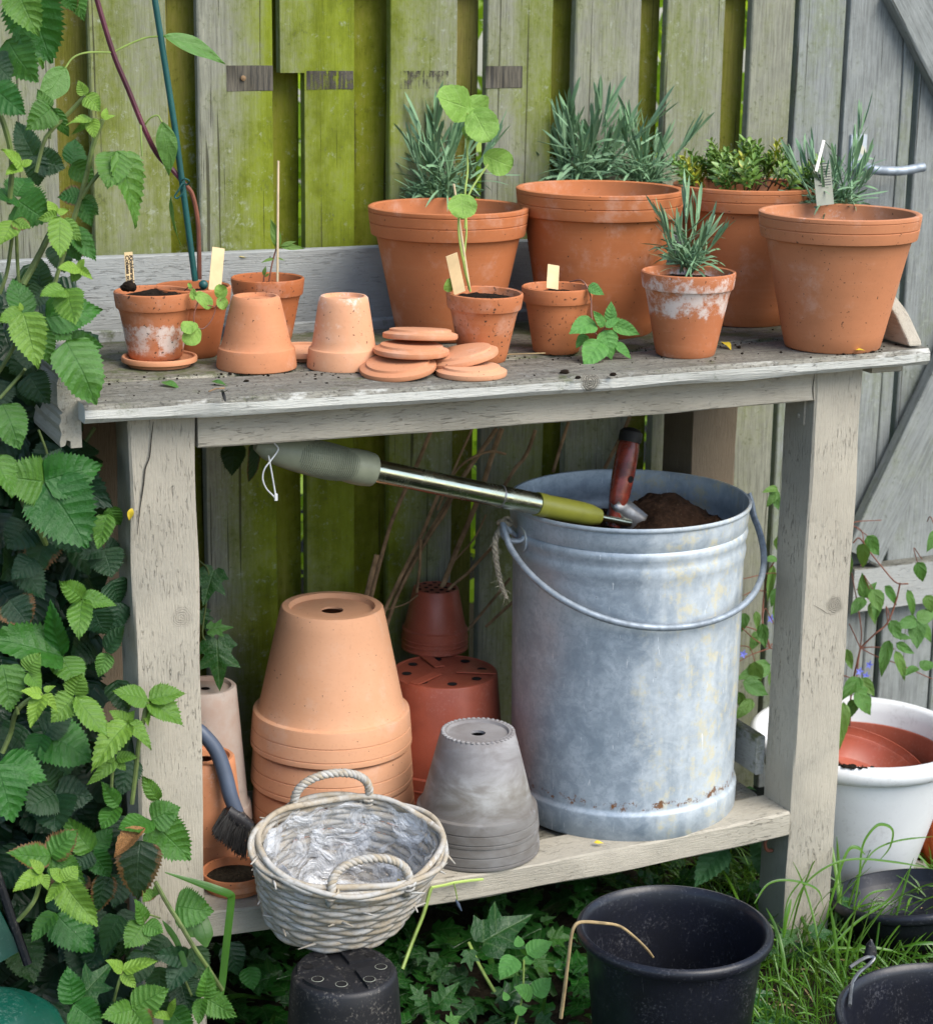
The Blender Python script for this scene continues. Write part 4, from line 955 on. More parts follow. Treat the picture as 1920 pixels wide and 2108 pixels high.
def tuft_mesh(seed):
    r = random.Random(seed); g = G()
    for i in range(26):
        a = r.uniform(0, 6.28); q = r.uniform(0, .018); d = Vector((math.cos(a)*r.uniform(.2, 1.2), math.sin(a)*r.uniform(.2, 1.2), r.uniform(.3, 1)))
        strip(g, (q*math.cos(a), q*math.sin(a), r.uniform(0, .02)), d, (math.cos(a), math.sin(a), 0), r.uniform(.016, .036), r.uniform(.0028, .0045), Vector((math.cos(a), math.sin(a), 0))*.5+Vector((0, 0, r.uniform(-1.6, .2))), 5, twist=r.uniform(-1, 1))
    for i in range(4):
        a = r.uniform(0, 6.28); tube([(0, 0, -.004), (math.cos(a)*.006, math.sin(a)*.006, .012), (math.cos(a)*.014, math.sin(a)*.014, .03)], [.002, .0017, .001], 5, g)
    return mesh_of('basal_foliage', g, M['lav'], True, None)
TUFTS = [tuft_mesh(i) for i in range(3)]
def lavender(label, base, spec, tall=1.0, rad=.024, nt=3, seed=0):
    r = random.Random(seed); t = thing('lavender_plant', label, 'lavender', base, group='lavender plants in the terracotta pots')
    for k in range(nt):
        a = 2*math.pi*k/nt+r.random(); o = obj('basal_foliage', TUFTS[k % 3], None, t, loc=(rad*.7*math.cos(a), rad*.7*math.sin(a), 0), rot=(0, 0, r.random()*6)); o.scale = (1.1,)*3
    for i, (az, tilt, hh) in enumerate(spec):
        m = SHOOTS[(i+seed) % len(SHOOTS)]; q = rad*min(1, tilt*1.6)*r.uniform(.3, 1)
        o = obj('shoot', m, None, t); az = math.radians(az)
        rot = Matrix.Rotation(az, 4, 'Z') @ Matrix.Rotation(tilt, 4, 'Y') @ Matrix.Rotation(r.random()*6.28, 4, 'Z')
        o.matrix_basis = Matrix.Translation((q*math.cos(az), q*math.sin(az), -.003)) @ rot @ Matrix.Diagonal((hh*tall, hh*tall, hh*tall, 1))
    return t
def fan(n, seed, tmax=.6, hmin=.75, hmax=1.15):
    r = random.Random(seed); return [(360*i/n+r.uniform(-25, 25), tmax*math.sqrt(r.random())+.03, r.uniform(hmin, hmax)) for i in range(n)]
lavender('grey green lavender behind the round leaved seedling', (0.6388, 0.4923, 1.1650), fan(16, 1, .46), 1.15, .034, 5, 1)
lavender('dense lavender clump in the left half of the widest pot', (0.9032, 0.5283, 1.1860), fan(20, 2, .58), 1.18, .040, 5, 2)
lavender('sparser lavender clump in the right half of the widest pot', (1.0091, 0.4822, 1.1860), fan(10, 3, .55), 1.05, .022, 3, 3)
lavender('lavender in the large pot on the right front corner', (1.1701, 0.1614, 1.1680), fan(12, 4, .60), 1.0, .024, 4, 4)
lavender('small lavender drooping from the chalky white pot', (0.8860, 0.1152, 1.0975), fan(8, 5, .60), .92, .014, 3, 5)
# stonecrop
def sedum_shoot(seed):
    r = random.Random(seed); g = G(); h = r.uniform(.03, .05)
    tube([(0, 0, 0), (r.uniform(-.006, .006), r.uniform(-.006, .006), h*.5), (0, 0, h)], .0012, 5, g)
    for k in range(16):
        f = .25+.75*k/15; a = k*2.4; sp = 1.4-.9*f; d = Vector((math.cos(a)*sp, math.sin(a)*sp, .7))
        lf = leaf_g(.42, lambda v: max(.05, math.sin(math.pi*min(1, v**1.5*.93+.07))), 5, 1, .1, .1, .25, 0, 3, 1)
        m, L = orient(Vector((0, 0, h*f)), Vector((0, 0, h*f))+d.normalized()*(.0205*(1.15-.55*f)), (0, 0, 1)); merge(g, lf, m)
    return mesh_of('shoot', g, M['sedum'], True, None)
SED = [sedum_shoot(i) for i in range(5)]
st = thing('stonecrop_plant', 'bushy green stonecrop with yellow tips in the back right pot', 'stonecrop', (1.098, .296, 1.184))
rr = random.Random(5)
for i in range(74):
    a = rr.uniform(0, 6.28); q = .094*math.sqrt(rr.random()); o = obj('shoot', SED[i % 5], None, st, young=(.8 if rr.random() < .09 else rr.uniform(0, .12)))
    s = rr.uniform(.8, 1.25); o.matrix_basis = Matrix.Translation((q*math.cos(a)*1.02, q*math.sin(a), .006+.038*(1-(q/.094)**2)*rr.uniform(.3, 1.2))) @ Matrix.Rotation(a, 4, 'Z') @ Matrix.Rotation(q*7*rr.uniform(.4, 1.2), 4, 'Y') @ Matrix.Rotation(rr.random()*6, 4, 'Z') @ Matrix.Diagonal((s, s, s, 1))
for i in range(4):
    a = 1.2+i*.8; obj('stem', tube(spline([(.02*i-.03, -.03, 0), (.02*i-.02, -.05, .03), (.03*i, -.06, .02)], 4), .0013, 5), M['brownstem'], st)

CAM = Vector((-.63772, -2.53635, 1.509))
def facing(p, up=.35): 
    d = (CAM-Vector(p)).normalized(); return d+Vector((0, 0, up))
LEAFM = {}
def variants(name, mat, **k):
    w = k.pop('width'); prof = k.pop('prof'); out = []
    for i, (cu, fo) in enumerate([(.10, .16), (.22, .05), (.02, .26), (.32, .12)]):
        out.append(mesh_of(name, leaf_g(w, prof, curl=cu, fold=fo, seed=i*2.1, **k), mat, True, None))
    LEAFM[name+mat.name] = out; return out
LANCE = variants('leaf', M['clematis'], width=.32, prof=P_lance, rows=14, serr=.0, pleat=.004, wave=.01)
ROUND = variants('leaf', M['roundleaf'], width=1.05, prof=P_round, rows=16, serr=.03, pleat=.01, nv=3, wave=.07, notch=.12)
MINT = variants('leaf', M['mint'], width=.72, prof=P_ovate, rows=20, serr=.05, pleat=.02, wave=.01)
CLEM = variants('leaf', M['clematis'], width=.55, prof=P_ovate, rows=12, serr=.04, pleat=.006, wave=.015)
NETT = variants('leaf', M['nettle'], width=.62, prof=P_ovate, rows=22, serr=.09, pleat=.02)
def stemmed(parent, pts, rad, mat=None, n=6, name='stem'):
    L0 = Vector(parent.location)
    return obj(name, tube(spline([Vector(p)-L0 for p in pts], 5), rad, n), mat or M['greenstem'], parent)
def seedling(name, label, cat, base, stems, leaves, meshes, smat, srad=.0012, up=.35, **k):
    t = thing(name, label, cat, base)
    for s in stems: stemmed(t, s, srad, smat)
    bpy.context.view_layer.update
    for i, (b, e, w) in enumerate(leaves):
        Lp = (Vector(e)-Vector(b)).length; o = put_leaf('leaf', meshes[i % len(meshes)], t, b, e, facing(b, up), w, random.uniform(-.3, .3), **k)
    return t
# tall plant tied to a cane
tp = thing('climbing_plant', 'tall purple stemmed plant tied to the green cane', 'climbing plant', (0.1772, 0.2700, 1.0937))
L0 = Vector(tp.location)
stemmed(tp, [(0.1772, 0.2700, 1.0937), (0.1774, 0.2700, 1.1389), (0.1760, 0.2700, 1.1804), (0.1683, 0.2680, 1.2150), (0.1572, 0.2650, 1.2292)], .0034, M['brownstem'], 8)
stemmed(tp, [(0.1572, 0.2650, 1.2292), (0.1409, 0.2680, 1.2497), (0.1203, 0.2700, 1.2708), (0.1018, 0.2700, 1.3079), (0.0806, 0.2700, 1.3617), (0.0610, 0.2700, 1.4108), (0.0398, 0.2700, 1.4855), (0.0329, 0.2700, 1.5185)], .0036, M['purplestem'], 8)
for p in ([(0.0610, 0.2700, 1.4108), (0.0804, 0.2680, 1.4206), (0.1058, 0.2650, 1.4305), (0.1305, 0.2600, 1.4334)], [(0.0610, 0.2700, 1.4108), (0.0247, 0.2620, 1.4111), (0.0029, 0.2550, 1.4049), (-0.0106, 0.2500, 1.3904)], [(0.1026, 0.2700, 1.3119), (0.1090, 0.2620, 1.3223), (0.1184, 0.2580, 1.3258), (0.1235, 0.2550, 1.3166)], [(0.0972, 0.2700, 1.3173), (0.0963, 0.2660, 1.2976), (0.0959, 0.2620, 1.2699)]):
    stemmed(tp, p, .0013, M['greenstem'])
for b, e, nrm, w, rl in [((0.1291, 0.2600, 1.4334), (0.2216, 0.2500, 1.4082), (-.1, -.5, 1), .95, .5), ((-0.0093, 0.2500, 1.3923), (-0.0491, 0.2200, 1.3467), (.6, -.7, .2), 1.7, .5), ((0.1236, 0.2550, 1.3179), (0.1343, 0.2450, 1.2438), (-.3, -1, .1), 1.25, -.2), ((0.1363, 0.2620, 1.2131), (0.1347, 0.2620, 1.1449), (-1, -.2, 0), .5, 0)]:
    put_leaf('leaf', LANCE[1], tp, b, e, nrm, w, rl, young=.1)
cn = obj('cane', tube([(0.1158, 0.2620, 1.5069), (0.1434, 0.2620, 1.3105), (0.1690, 0.2640, 1.0928)], .0045, 10), M['cane']); tag(cn, 'slim dark green plant cane leaning in the small pot', 'cane')
ct = thing('plant_tie', 'dark green wire tie holding the purple stem to the cane', 'plant tie', (0.1552, 0.2580, 1.2313)); L0 = Vector(ct.location)
obj('loop', tube(spline([Vector(p)-L0 for p in ((0.1498, 0.2560, 1.2357), (0.1531, 0.2500, 1.2388), (0.1610, 0.2560, 1.2347), (0.1598, 0.2620, 1.2294), (0.1506, 0.2540, 1.2318), (0.1447, 0.2540, 1.2225), (0.1395, 0.2560, 1.2143), (0.1431, 0.2540, 1.2117), (0.1504, 0.2520, 1.2198), (0.1528, 0.2520, 1.2306))], 4), .0013, 6), M['cane'], ct)
# skewer and seedling in the back pot
o = obj('skewer', tube([(0.3278, 0.3620, 1.2509), (0.3245, 0.3620, 1.0675)], [.0018, .0019], 8), M['skewer']); tag(o, 'bamboo skewer standing upright in the back small pot', 'skewer')
seedling('seedling', 'young seedling with narrow green leaves beside the upright skewer', 'seedling', (0.3117, 0.3650, 1.0676),
         [[(0.3117, 0.3650, 1.0676), (0.3173, 0.3650, 1.0967), (0.3248, 0.3660, 1.1203), (0.3303, 0.3660, 1.1317)], [(0.3041, 0.3650, 1.0716), (0.3050, 0.3650, 1.0818)]],
         [((0.3286, 0.3660, 1.1201), (0.3149, 0.3600, 1.1648), 1.05), ((0.3309, 0.3660, 1.1230), (0.3646, 0.3500, 1.1229), .8), ((0.3310, 0.3660, 1.1244), (0.3558, 0.3600, 1.1308), .8), ((0.3224, 0.3660, 1.1058), (0.3013, 0.3600, 1.1045), .8), ((0.3239, 0.3660, 1.1072), (0.3372, 0.3600, 1.1031), .7), ((0.3042, 0.3650, 1.0804), (0.3050, 0.3600, 1.0949), 1.3), ((0.3057, 0.3650, 1.0789), (0.3125, 0.3600, 1.0844), 1.2)], LANCE, M['brownstem'], .0012, young=.45)
# round leaved seedling with its pinkish stick
seedling('seedling', 'tall seedling with round lime leaves in the speckled pot', 'seedling', (0.5326, 0.1150, 1.0816),
         [[(0.5326, 0.1150, 1.0816), (0.5200, 0.1100, 1.1184), (0.5211, 0.1100, 1.1453), (0.5221, 0.1080, 1.1724), (0.5178, 0.1050, 1.2207), (0.5211, 0.1050, 1.2532), (0.5198, 0.1050, 1.2836), (0.5172, 0.1000, 1.3115), (0.5184, 0.1000, 1.3348)], [(0.5198, 0.1050, 1.2836), (0.5232, 0.1000, 1.3060), (0.5289, 0.0950, 1.3257)],
          [(0.5319, 0.1150, 1.0831), (0.5180, 0.1000, 1.1122), (0.5024, 0.0900, 1.1690), (0.5018, 0.0850, 1.2143)], [(0.5198, 0.1080, 1.1732), (0.5202, 0.1000, 1.2184), (0.5478, 0.0950, 1.2636)]],
         [((0.5258, 0.0950, 1.3350), (0.5404, 0.0700, 1.2992), 1.0), ((0.5227, 0.1050, 1.3398), (0.4722, 0.0700, 1.3568), .75), ((0.5218, 0.1100, 1.3462), (0.5571, 0.1200, 1.3278), 1.0), ((0.5454, 0.0950, 1.2745), (0.5801, 0.0800, 1.2601), .90), ((0.5032, 0.0850, 1.2210), (0.5015, 0.0700, 1.1923), 1.25), ((0.5016, 0.1100, 1.0865), (0.4912, 0.1000, 1.0995), 1.0), ((0.5283, 0.1100, 1.3140), (0.5167, 0.1000, 1.2988), 1.0)], ROUND, M['limestem'], .0016, .2)
o = obj('stick', tube([(0.4983, 0.1000, 1.2366), (0.5311, 0.1150, 1.0845)], [.0016, .0022], 7), M['skewer']); tag(o, 'pinkish thin stick leaning beside the round leaved seedling', 'stick')
# toothed seedling trailing from the next pot
seedling('seedling', 'toothed leaf seedling trailing over the pot onto the bench', 'seedling', (0.6935, 0.1200, 1.0878),
         [[(0.6935, 0.1200, 1.0878), (0.7066, 0.1050, 1.0907), (0.7132, 0.0900, 1.0697), (0.7106, 0.0800, 1.0427), (0.7151, 0.0700, 1.0154), (0.7244, 0.0700, 1.0221)], [(0.7244, 0.0700, 1.0221), (0.7357, 0.0680, 1.0347)], [(0.7151, 0.0700, 1.0154), (0.7003, 0.0700, 1.0320)]],
         [((0.7095, 0.0900, 1.0855), (0.7299, 0.0780, 1.0734), .9), ((0.7357, 0.0680, 1.0333), (0.7352, 0.0660, 1.0635), .85), ((0.7374, 0.0680, 1.0317), (0.7785, 0.0550, 1.0144), .68), ((0.7247, 0.0660, 1.0227), (0.7326, 0.0450, 0.9864), 1.1), ((0.7166, 0.0600, 1.0070), (0.6787, 0.0350, 0.9792), 1.0), ((0.7097, 0.0700, 1.0357), (0.6652, 0.0500, 1.0299), .95), ((0.7018, 0.0750, 1.0154), (0.6808, 0.0700, 0.9988), .9), ((0.7406, 0.0600, 1.0027), (0.7637, 0.0450, 0.9867), .75), ((0.7216, 0.0620, 1.0292), (0.7029, 0.0580, 1.0535), .7), ((0.7238, 0.0600, 1.0280), (0.7482, 0.0620, 1.0435), .6)], MINT, M['brownstem'], .0012, .5)
# creeping seedling over the first pot
seedling('seedling', 'creeping seedling with round leaves hanging over the stained pot', 'seedling', (0.1433, 0.2000, 1.0917),
         [[(0.1349, 0.2000, 1.0894), (0.1398, 0.1850, 1.0967), (0.1444, 0.1750, 1.0898), (0.1461, 0.1720, 1.0786), (0.1396, 0.1700, 1.0609), (0.1387, 0.1680, 1.0463)], [(0.1572, 0.1700, 1.0723), (0.1697, 0.1700, 1.0676), (0.1632, 0.1680, 1.0505), (0.1498, 0.1660, 1.0399), (0.1395, 0.1660, 1.0453)], [(0.1697, 0.1700, 1.0676), (0.1784, 0.1680, 1.0803)]],
         [((0.1403, 0.1750, 1.0940), (0.1386, 0.1700, 1.0799), .6), ((0.1442, 0.1720, 1.0875), (0.1654, 0.1650, 1.0712), .68), ((0.1777, 0.1680, 1.0824), (0.1764, 0.1650, 1.1012), .95), ((0.1735, 0.1680, 1.0792), (0.1871, 0.1650, 1.0695), 1.0), ((0.1402, 0.1660, 1.0466), (0.1189, 0.1600, 1.0405), .9), ((0.1408, 0.1660, 1.0411), (0.1261, 0.1550, 1.0219), .95), ((0.1376, 0.1800, 1.0948), (0.1357, 0.1800, 1.1030), .7)], [m for m in ROUND], M['brownstem'], .0009, .3)
# ---- wooden labels
def label_stick(name, label, tl, tr_, bl, th=.0016, mat='labelwood', cat='plant label', text=None, group='plant labels'):
    tl, tr_, bl = Vector(tl), Vector(tr_), Vector(bl); x = tl-bl; y = (tr_-tl); L = x.length; Wd = y.length
    x.normalize(); y = (y-x*y.dot(x)).normalized(); z = x.cross(y)
    if z.y > 0: z = -z
    o = obj(name, board_g(L, Wd, th, .0004, 3, .0002), M[mat], None, True, 30); place(o, (bl+bl+(tr_-tl))/2, x, z); tag(o, label, cat, group)
    return o
la = label_stick('plant_label', 'wooden label handwritten in black in the white stained pot', (0.0547, 0.2150, 1.1428), (0.0664, 0.2150, 1.1450), (0.0562, 0.2150, 1.0997))
for i, s_ in enumerate(['Klokkeranke', 'Cobaea scan']):
    cu = bpy.data.curves.new('lettering', 'FONT'); cu.body = s_; cu.size = .0075; cu.extrude = .00015; cu.offset = .00016; cu.shear = .2; cu.space_character = .94
    t_ = bpy.data.objects.new('lettering', cu); COL.objects.link(t_); dg = bpy.context.evaluated_depsgraph_get(); me = bpy.data.meshes.new_from_object(t_.evaluated_get(dg)); bpy.data.objects.remove(t_)
    me.materials.clear(); me.materials.append(M['ink']); wd = max(v.co.x for v in me.vertices); sc = .043/wd
    for v in me.vertices: v.co.x *= sc
    o = bpy.data.objects.new('lettering', me); COL.objects.link(o); o.parent = la
    Lb = (Vector((0.0547, 0.2150, 1.1428))-Vector((0.0562, 0.2150, 1.0997))).length
    # text runs down the stick (local -X), first line on the right hand side
    sgn = 1 if (la.matrix_basis.to_3x3() @ Vector((0, 1, 0))).x < 0 else -1
    o.matrix_basis = Matrix(((-1, 0, 0, Lb-.0035), (0, -1, 0, (-.0010 if i == 0 else .0046)*1), (0, 0, 1, .00095), (0, 0, 0, 1)))
o = obj('soil_lump', blob_g(.0085, 3, .7, 14, 9, (1.2, .9, .9)), M['soil'], None, True, None, loc=(0.0563, 0.2050, 1.0977)); tag(o, 'lump of black soil at the foot of the handwritten label', 'soil lump')
label_stick('plant_label', 'clean broad wooden label leaning in the pot with the cane', (0.1908, 0.2500, 1.1415), (0.2094, 0.2500, 1.1394), (0.1795, 0.2350, 1.0831))
label_stick('plant_label', 'dirty wooden label leaning left in the speckled pot', (0.4848, 0.0950, 1.1369), (0.5027, 0.0950, 1.1403), (0.5026, 0.1050, 1.0802))
label_stick('plant_label', 'short wooden label in the small pot with trailing seedling', (0.6645, 0.1350, 1.1135), (0.6836, 0.1350, 1.1091), (0.6582, 0.1250, 1.0801))
tg = label_stick('tag_and_highlight', 'grey printed plant tag half hidden behind the lavender on the right', (1.1051, 0.1250, 1.2514), (1.1369, 0.1250, 1.2471), (1.1097, 0.1150, 1.1896), .0008, 'greytag', 'plant tag', group=None)
for k in range(9):
    p = obj('print_line', box_g((.030+.0040*k, -.014, .0005), (.0312+.0040*k, .010-(k % 3)*.003, .0007), .0001), M['ink'], tg)
label_stick('tag_and_highlight', 'narrow white strip painted in as the highlight on the grey tag', (1.1037, 0.1000, 1.2877), (1.1090, 0.1000, 1.2869), (1.0897, 0.0950, 1.2419), .0008, 'taghighlight', 'plant tag', group=None)  # the grey tag's white highlight, built as a strip of its own
o = obj('pebble', blob_g(.0065, 2, .1, 14, 9), M['cane'], None, True, None, loc=(0.1726, 0.2350, 1.0910)); tag(o, 'small round dark green bead lying beside the clean label', 'bead')
# ---- litter on the bench
cr = G(); rr = random.Random(8)
for i in range(520):
    x = rr.uniform(-.04, 1.19); y = rr.choice([rr.uniform(-.02, .10), rr.uniform(.13, .42), rr.gauss(.115, .012), rr.gauss(.115, .03)]); s = abs(rr.gauss(0, .0008))+.0003
    q = G(); blob_g(s, i, .6, 6, 4, (1, 1, .7), q); z = surf(x)+s*.4; cr.add([(v[0]+x, v[1]+y, v[2]+z) for v in q.v], q.f)
for cx, cy, n_ in [(1.12, -.03, 40), (.31, .08, 40), (.21, .12, 40), (1.09, -.045+.005, 40), (1.19, .0, 25), (.86, .0, 10)]:
    for i in range(n_):
        x = rr.gauss(cx, .026); y = max(-.036, rr.gauss(cy, .008)); s = abs(rr.gauss(0, .0009))+.0004
        q = G(); blob_g(s, i, .6, 6, 4, (1, 1, .7), q); z = surf(x)+s*.4; cr.add([(v[0]+x, v[1]+y, v[2]+z) for v in q.v], q.f)
for x0, y0, s in [(0.6201, -0.0172, 0.9850)[:2]+(.0055,), (0.6218, -0.0564, 0.9850)[:2]+(.0035,), (0.6782, -0.0531, 0.9850)[:2]+(.004,), (0.1783, 0.0585, 0.9850)[:2]+(.003,)]:
    q = G(); blob_g(s, 3, .6, 9, 6, (1.3, 1, .7), q); cr.add([(v[0]+x0, v[1]+y0, v[2]+surf(x0)+s*.4) for v in q.v], q.f)
o = obj('soil_crumbs', cr, M['soil'], None, True, None); tag(o, 'dark crumbs of soil scattered over the bench top', 'soil crumbs', kind='stuff')
SMALL = mesh_of('leaf', leaf_g(.5, P_lance, 8, 2, 0, .3, .4, 0), M['yellowleaf'], True, None)
SMALLG = mesh_of('leaf', leaf_g(.45, P_lance, 8, 2, 0, .25, .3, 0), M['clematis'], True, None)
for nm, lb, me, b, e in [('fallen_leaf', 'small yellow leaf caught on top of the back rail', SMALL, (0.2955, 0.4700, 1.0968), (0.3166, 0.4700, 1.0982)), ('fallen_leaf', 'curled green leaf lying near the left front edge of the bench', SMALLG, (0.0635, 0.0680, 0.9880), (0.0807, 0.0366, 0.9900)),
                         ('fallen_leaf', 'tiny pale green leaf right of the curled green leaf', SMALLG, (0.1281, 0.0524, 0.9880), (0.1441, 0.0340, 0.9890)), ('fallen_leaf', 'yellow fragment between the chalky pot and the right corner pot', SMALL, (0.9414, 0.0939, 0.9880), (0.9413, 0.0654, 0.9890)),
                         ('fallen_leaf', 'orange yellow flake at the foot of the right corner pot', SMALL, (1.0889, -0.0385, 0.9890), (1.0978, -0.0512, 0.9950)), ('fallen_leaf', 'yellow petal on the shelf in front of the metal bucket', SMALL, (0.7116, 0.0216, 0.2370), (0.7247, 0.0149, 0.2400)),
                         ('fallen_leaf', 'green leaf on the shelf between bucket and right leg', SMALLG, (1.0391, 0.1167, 0.2420), (1.0499, 0.1028, 0.2440)), ('fallen_leaf', 'yellow leaf hanging on the front rim of the basket', SMALL, (0.3212, -0.1450, 0.3168), (0.3250, -0.1500, 0.2995)),
                         ('fallen_leaf', 'little yellow leaf stuck on the left edge of the left leg', SMALL, (0.0003, -0.0040, 0.8376), (-0.0046, -0.0060, 0.8214))]:
    o = put_leaf(nm, me, None, b, e, (.1, -.4, 1), 1.0); tag(o, lb, 'leaf', 'fallen leaves')
o = obj('twig', tube([(0.5849, 0.1077, 0.9880), (0.6150, 0.0939, 0.9900), (0.6465, 0.0991, 0.9880)], .0009, 5), M['drystem']); tag(o, 'thin straw stalk on the bench behind the saucer pile', 'twig')
o = obj('twig', tube([(0.1044, -0.0136, 0.9880), (0.1155, -0.0074, 0.9900), (0.1302, 0.0016, 0.9880)], .0010, 5), M['twig']); tag(o, 'short dark twig near the front edge of the bench', 'twig')
fl = thing('fly', 'fly with pale wings sitting on the front edge of the bench', 'fly', (0.1112, -0.0540, 0.9900))
obj('body', tube([(0, 0, .004), (0, -.003, .002), (0, -.008, -.002), (0, -.011, -.006)], [.0016, .0024, .0022, .0008], 8), M['bristle'], fl); obj('head', blob_g(.0018, 1, .1, 8, 6), M['bristle'], fl, loc=(0, .002, .005))
for s in (-1, 1): obj('wing', mesh_of('wing', leaf_g(.4, P_round, 6, 2, 0, 0, 0, 0), M['greytag'], True, None), None, fl, loc=(0, -.002, .004), rot=(.5, 0, math.pi+s*.45)).scale = (.011,)*3

# ================================================================ BEHIND THE SHELF: DRY STEMS AND IVY
cs = thing('twig_bundle', 'bundle of bare brown stems leaning against the fence under the bench', 'dry stems', (.75, .47, .2))
for pts, r in [([(0.6316, 0.4900, 0.7943), (0.6035, 0.4900, 0.7306), (0.5699, 0.4850, 0.6684), (0.5483, 0.4800, 0.6176), (0.5133, 0.4600, 0.5222), (0.4904, 0.4400, 0.4510)], .0036), ([(0.7098, 0.5000, 0.7889), (0.6909, 0.5000, 0.7504), (0.6724, 0.4950, 0.7154), (0.6436, 0.4900, 0.6563)], .0022),
               ([(0.7545, 0.5000, 0.7856), (0.7221, 0.5000, 0.7437), (0.6902, 0.4950, 0.7056), (0.6438, 0.4900, 0.6395), (0.6102, 0.4800, 0.5973), (0.5650, 0.4600, 0.5367), (0.5290, 0.4400, 0.4717)], .0040), ([(0.7667, 0.5050, 0.7837), (0.7487, 0.5050, 0.7363), (0.7328, 0.5000, 0.6941), (0.7117, 0.4950, 0.6463), (0.6826, 0.4900, 0.5892), (0.6490, 0.4700, 0.5351), (0.6112, 0.4500, 0.4761)], .0046),
               ([(0.6434, 0.4800, 0.6921), (0.6233, 0.4750, 0.6518), (0.6059, 0.4700, 0.6187), (0.5646, 0.4550, 0.5583), (0.5331, 0.4400, 0.5132), (0.5080, 0.4300, 0.4604)], .0032), ([(0.6677, 0.4850, 0.6763), (0.6501, 0.4800, 0.6481), (0.6289, 0.4750, 0.6253), (0.5856, 0.4600, 0.5706), (0.5497, 0.4450, 0.5183), (0.5251, 0.4300, 0.4668)], .0030),
               ([(0.6590, 0.4700, 0.7139), (0.6702, 0.4620, 0.7338), (0.6906, 0.4550, 0.7502), (0.7217, 0.4500, 0.7595), (0.7474, 0.4460, 0.7534)], .0022), ([(0.7266, 0.4500, 0.5936), (0.7072, 0.4500, 0.5761), (0.6827, 0.4500, 0.5532), (0.6502, 0.4500, 0.5295), (0.6069, 0.4400, 0.4880)], .0028),
               ([(0.8270, 0.5000, 0.7777), (0.8168, 0.5000, 0.7489), (0.8045, 0.4980, 0.7292), (0.7880, 0.4950, 0.7143), (0.7663, 0.4900, 0.6876)], .0034), ([(0.6018, 0.4600, 0.6175), (0.6011, 0.4600, 0.5925), (0.5996, 0.4580, 0.5697), (0.5915, 0.4500, 0.5291)], .0026), ([(0.5282, 0.4700, 0.5955), (0.5177, 0.4650, 0.5663), (0.5056, 0.4600, 0.5272)], .0048),
               ([(0.8893, 0.5000, 0.7875), (0.8765, 0.5000, 0.7485), (0.8597, 0.4950, 0.7024)], .0030), ([(1.0074, 0.5000, 0.7875), (0.9889, 0.5000, 0.7485), (0.9613, 0.5000, 0.6989)], .0034), ([(0.8126, 0.4600, 0.5196), (0.7719, 0.4500, 0.4966), (0.7138, 0.4400, 0.4587)], .0026), ([(0.7713, 0.4700, 0.5298), (0.7311, 0.4600, 0.4939), (0.6780, 0.4400, 0.4543)], .0024),
               ([(0.7374, 0.5000, 0.6368), (0.7111, 0.4900, 0.5992), (0.6671, 0.4800, 0.5636)], .0016), ([(0.5117, 0.4400, 0.5072), (0.5653, 0.4450, 0.5123), (0.5933, 0.4500, 0.5247)], .0012)]:
    stemmed(cs, pts, r, M['twig'], 7)
def ivy_g(curl=.12, fold=.1):
    out = [(0, -.02), (.10, -.14), (.26, -.12), (.38, .02), (.47, .10), (.34, .16), (.30, .26), (.44, .42), (.50, .56), (.34, .52), (.20, .50), (.14, .66), (.08, .84), (0, 1.0)]
    full = out+[(-x, y) for x, y in out[-2:0:-1]]; g = G(); c = (0, .22); rings = [0, .35, .7, 1.0]; vs = []; uv = []; n = len(full)
    vs.append((c[0], c[1], 0)); uv.append((.5, .22))
    for k in rings[1:]:
        for (x, y) in full:
            X = c[0]+(x-c[0])*k; Y = c[1]+(y-c[1])*k; r = math.hypot(X, Y-.2); vs.append((X, Y, fold*abs(X)-curl*r*r+.02*math.sin(9*X+7*Y))); uv.append((.5+X, max(0, Y)))
    fs = [(0, 1+i, 1+(i+1) % n) for i in range(n)]
    for k in range(2):
        for i in range(n): a = 1+k*n+i; b = 1+k*n+(i+1) % n; fs.append((a, a+n, b+n, b))
    return g.add(vs, fs, uv)
IVY = [mesh_of('leaf', ivy_g(c_, f_), M['ivy'], True, None) for c_, f_ in [(.15, .15), (.3, .05), (.05, .3)]]
iv = thing('ivy_plant', 'glossy dark ivy sprig hanging beside the left leg', 'ivy', (0.1879, 0.3000, 0.6535))
stemmed(iv, [(0.1760, 0.3100, 0.6672), (0.1915, 0.3000, 0.6470), (0.1868, 0.3000, 0.6002), (0.1805, 0.3000, 0.5471), (0.2009, 0.2950, 0.5369)], .0013, M['bramstem'])
for b, e, w, y in [((0.1991, 0.3000, 0.6478), (0.1771, 0.2850, 0.5995), 1.0, .0), ((0.2001, 0.2920, 0.5395), (0.1982, 0.2750, 0.4629), .85, .1), ((0.1899, 0.2950, 0.5583), (0.2251, 0.2850, 0.5619), .8, .6), ((0.1848, 0.3200, 0.5808), (0.1903, 0.3150, 0.5491), 1, 0), ((0.1743, 0.3200, 0.6265), (0.1659, 0.3150, 0.5828), 1, 0), ((0.1666, 0.3000, 0.5333), (0.1491, 0.3000, 0.4967), 1, 0)]:
    put_leaf('leaf', IVY[int(y*10) % 3], iv, b, e, facing(b, .15), w, random.uniform(-.2, .3), young=y)
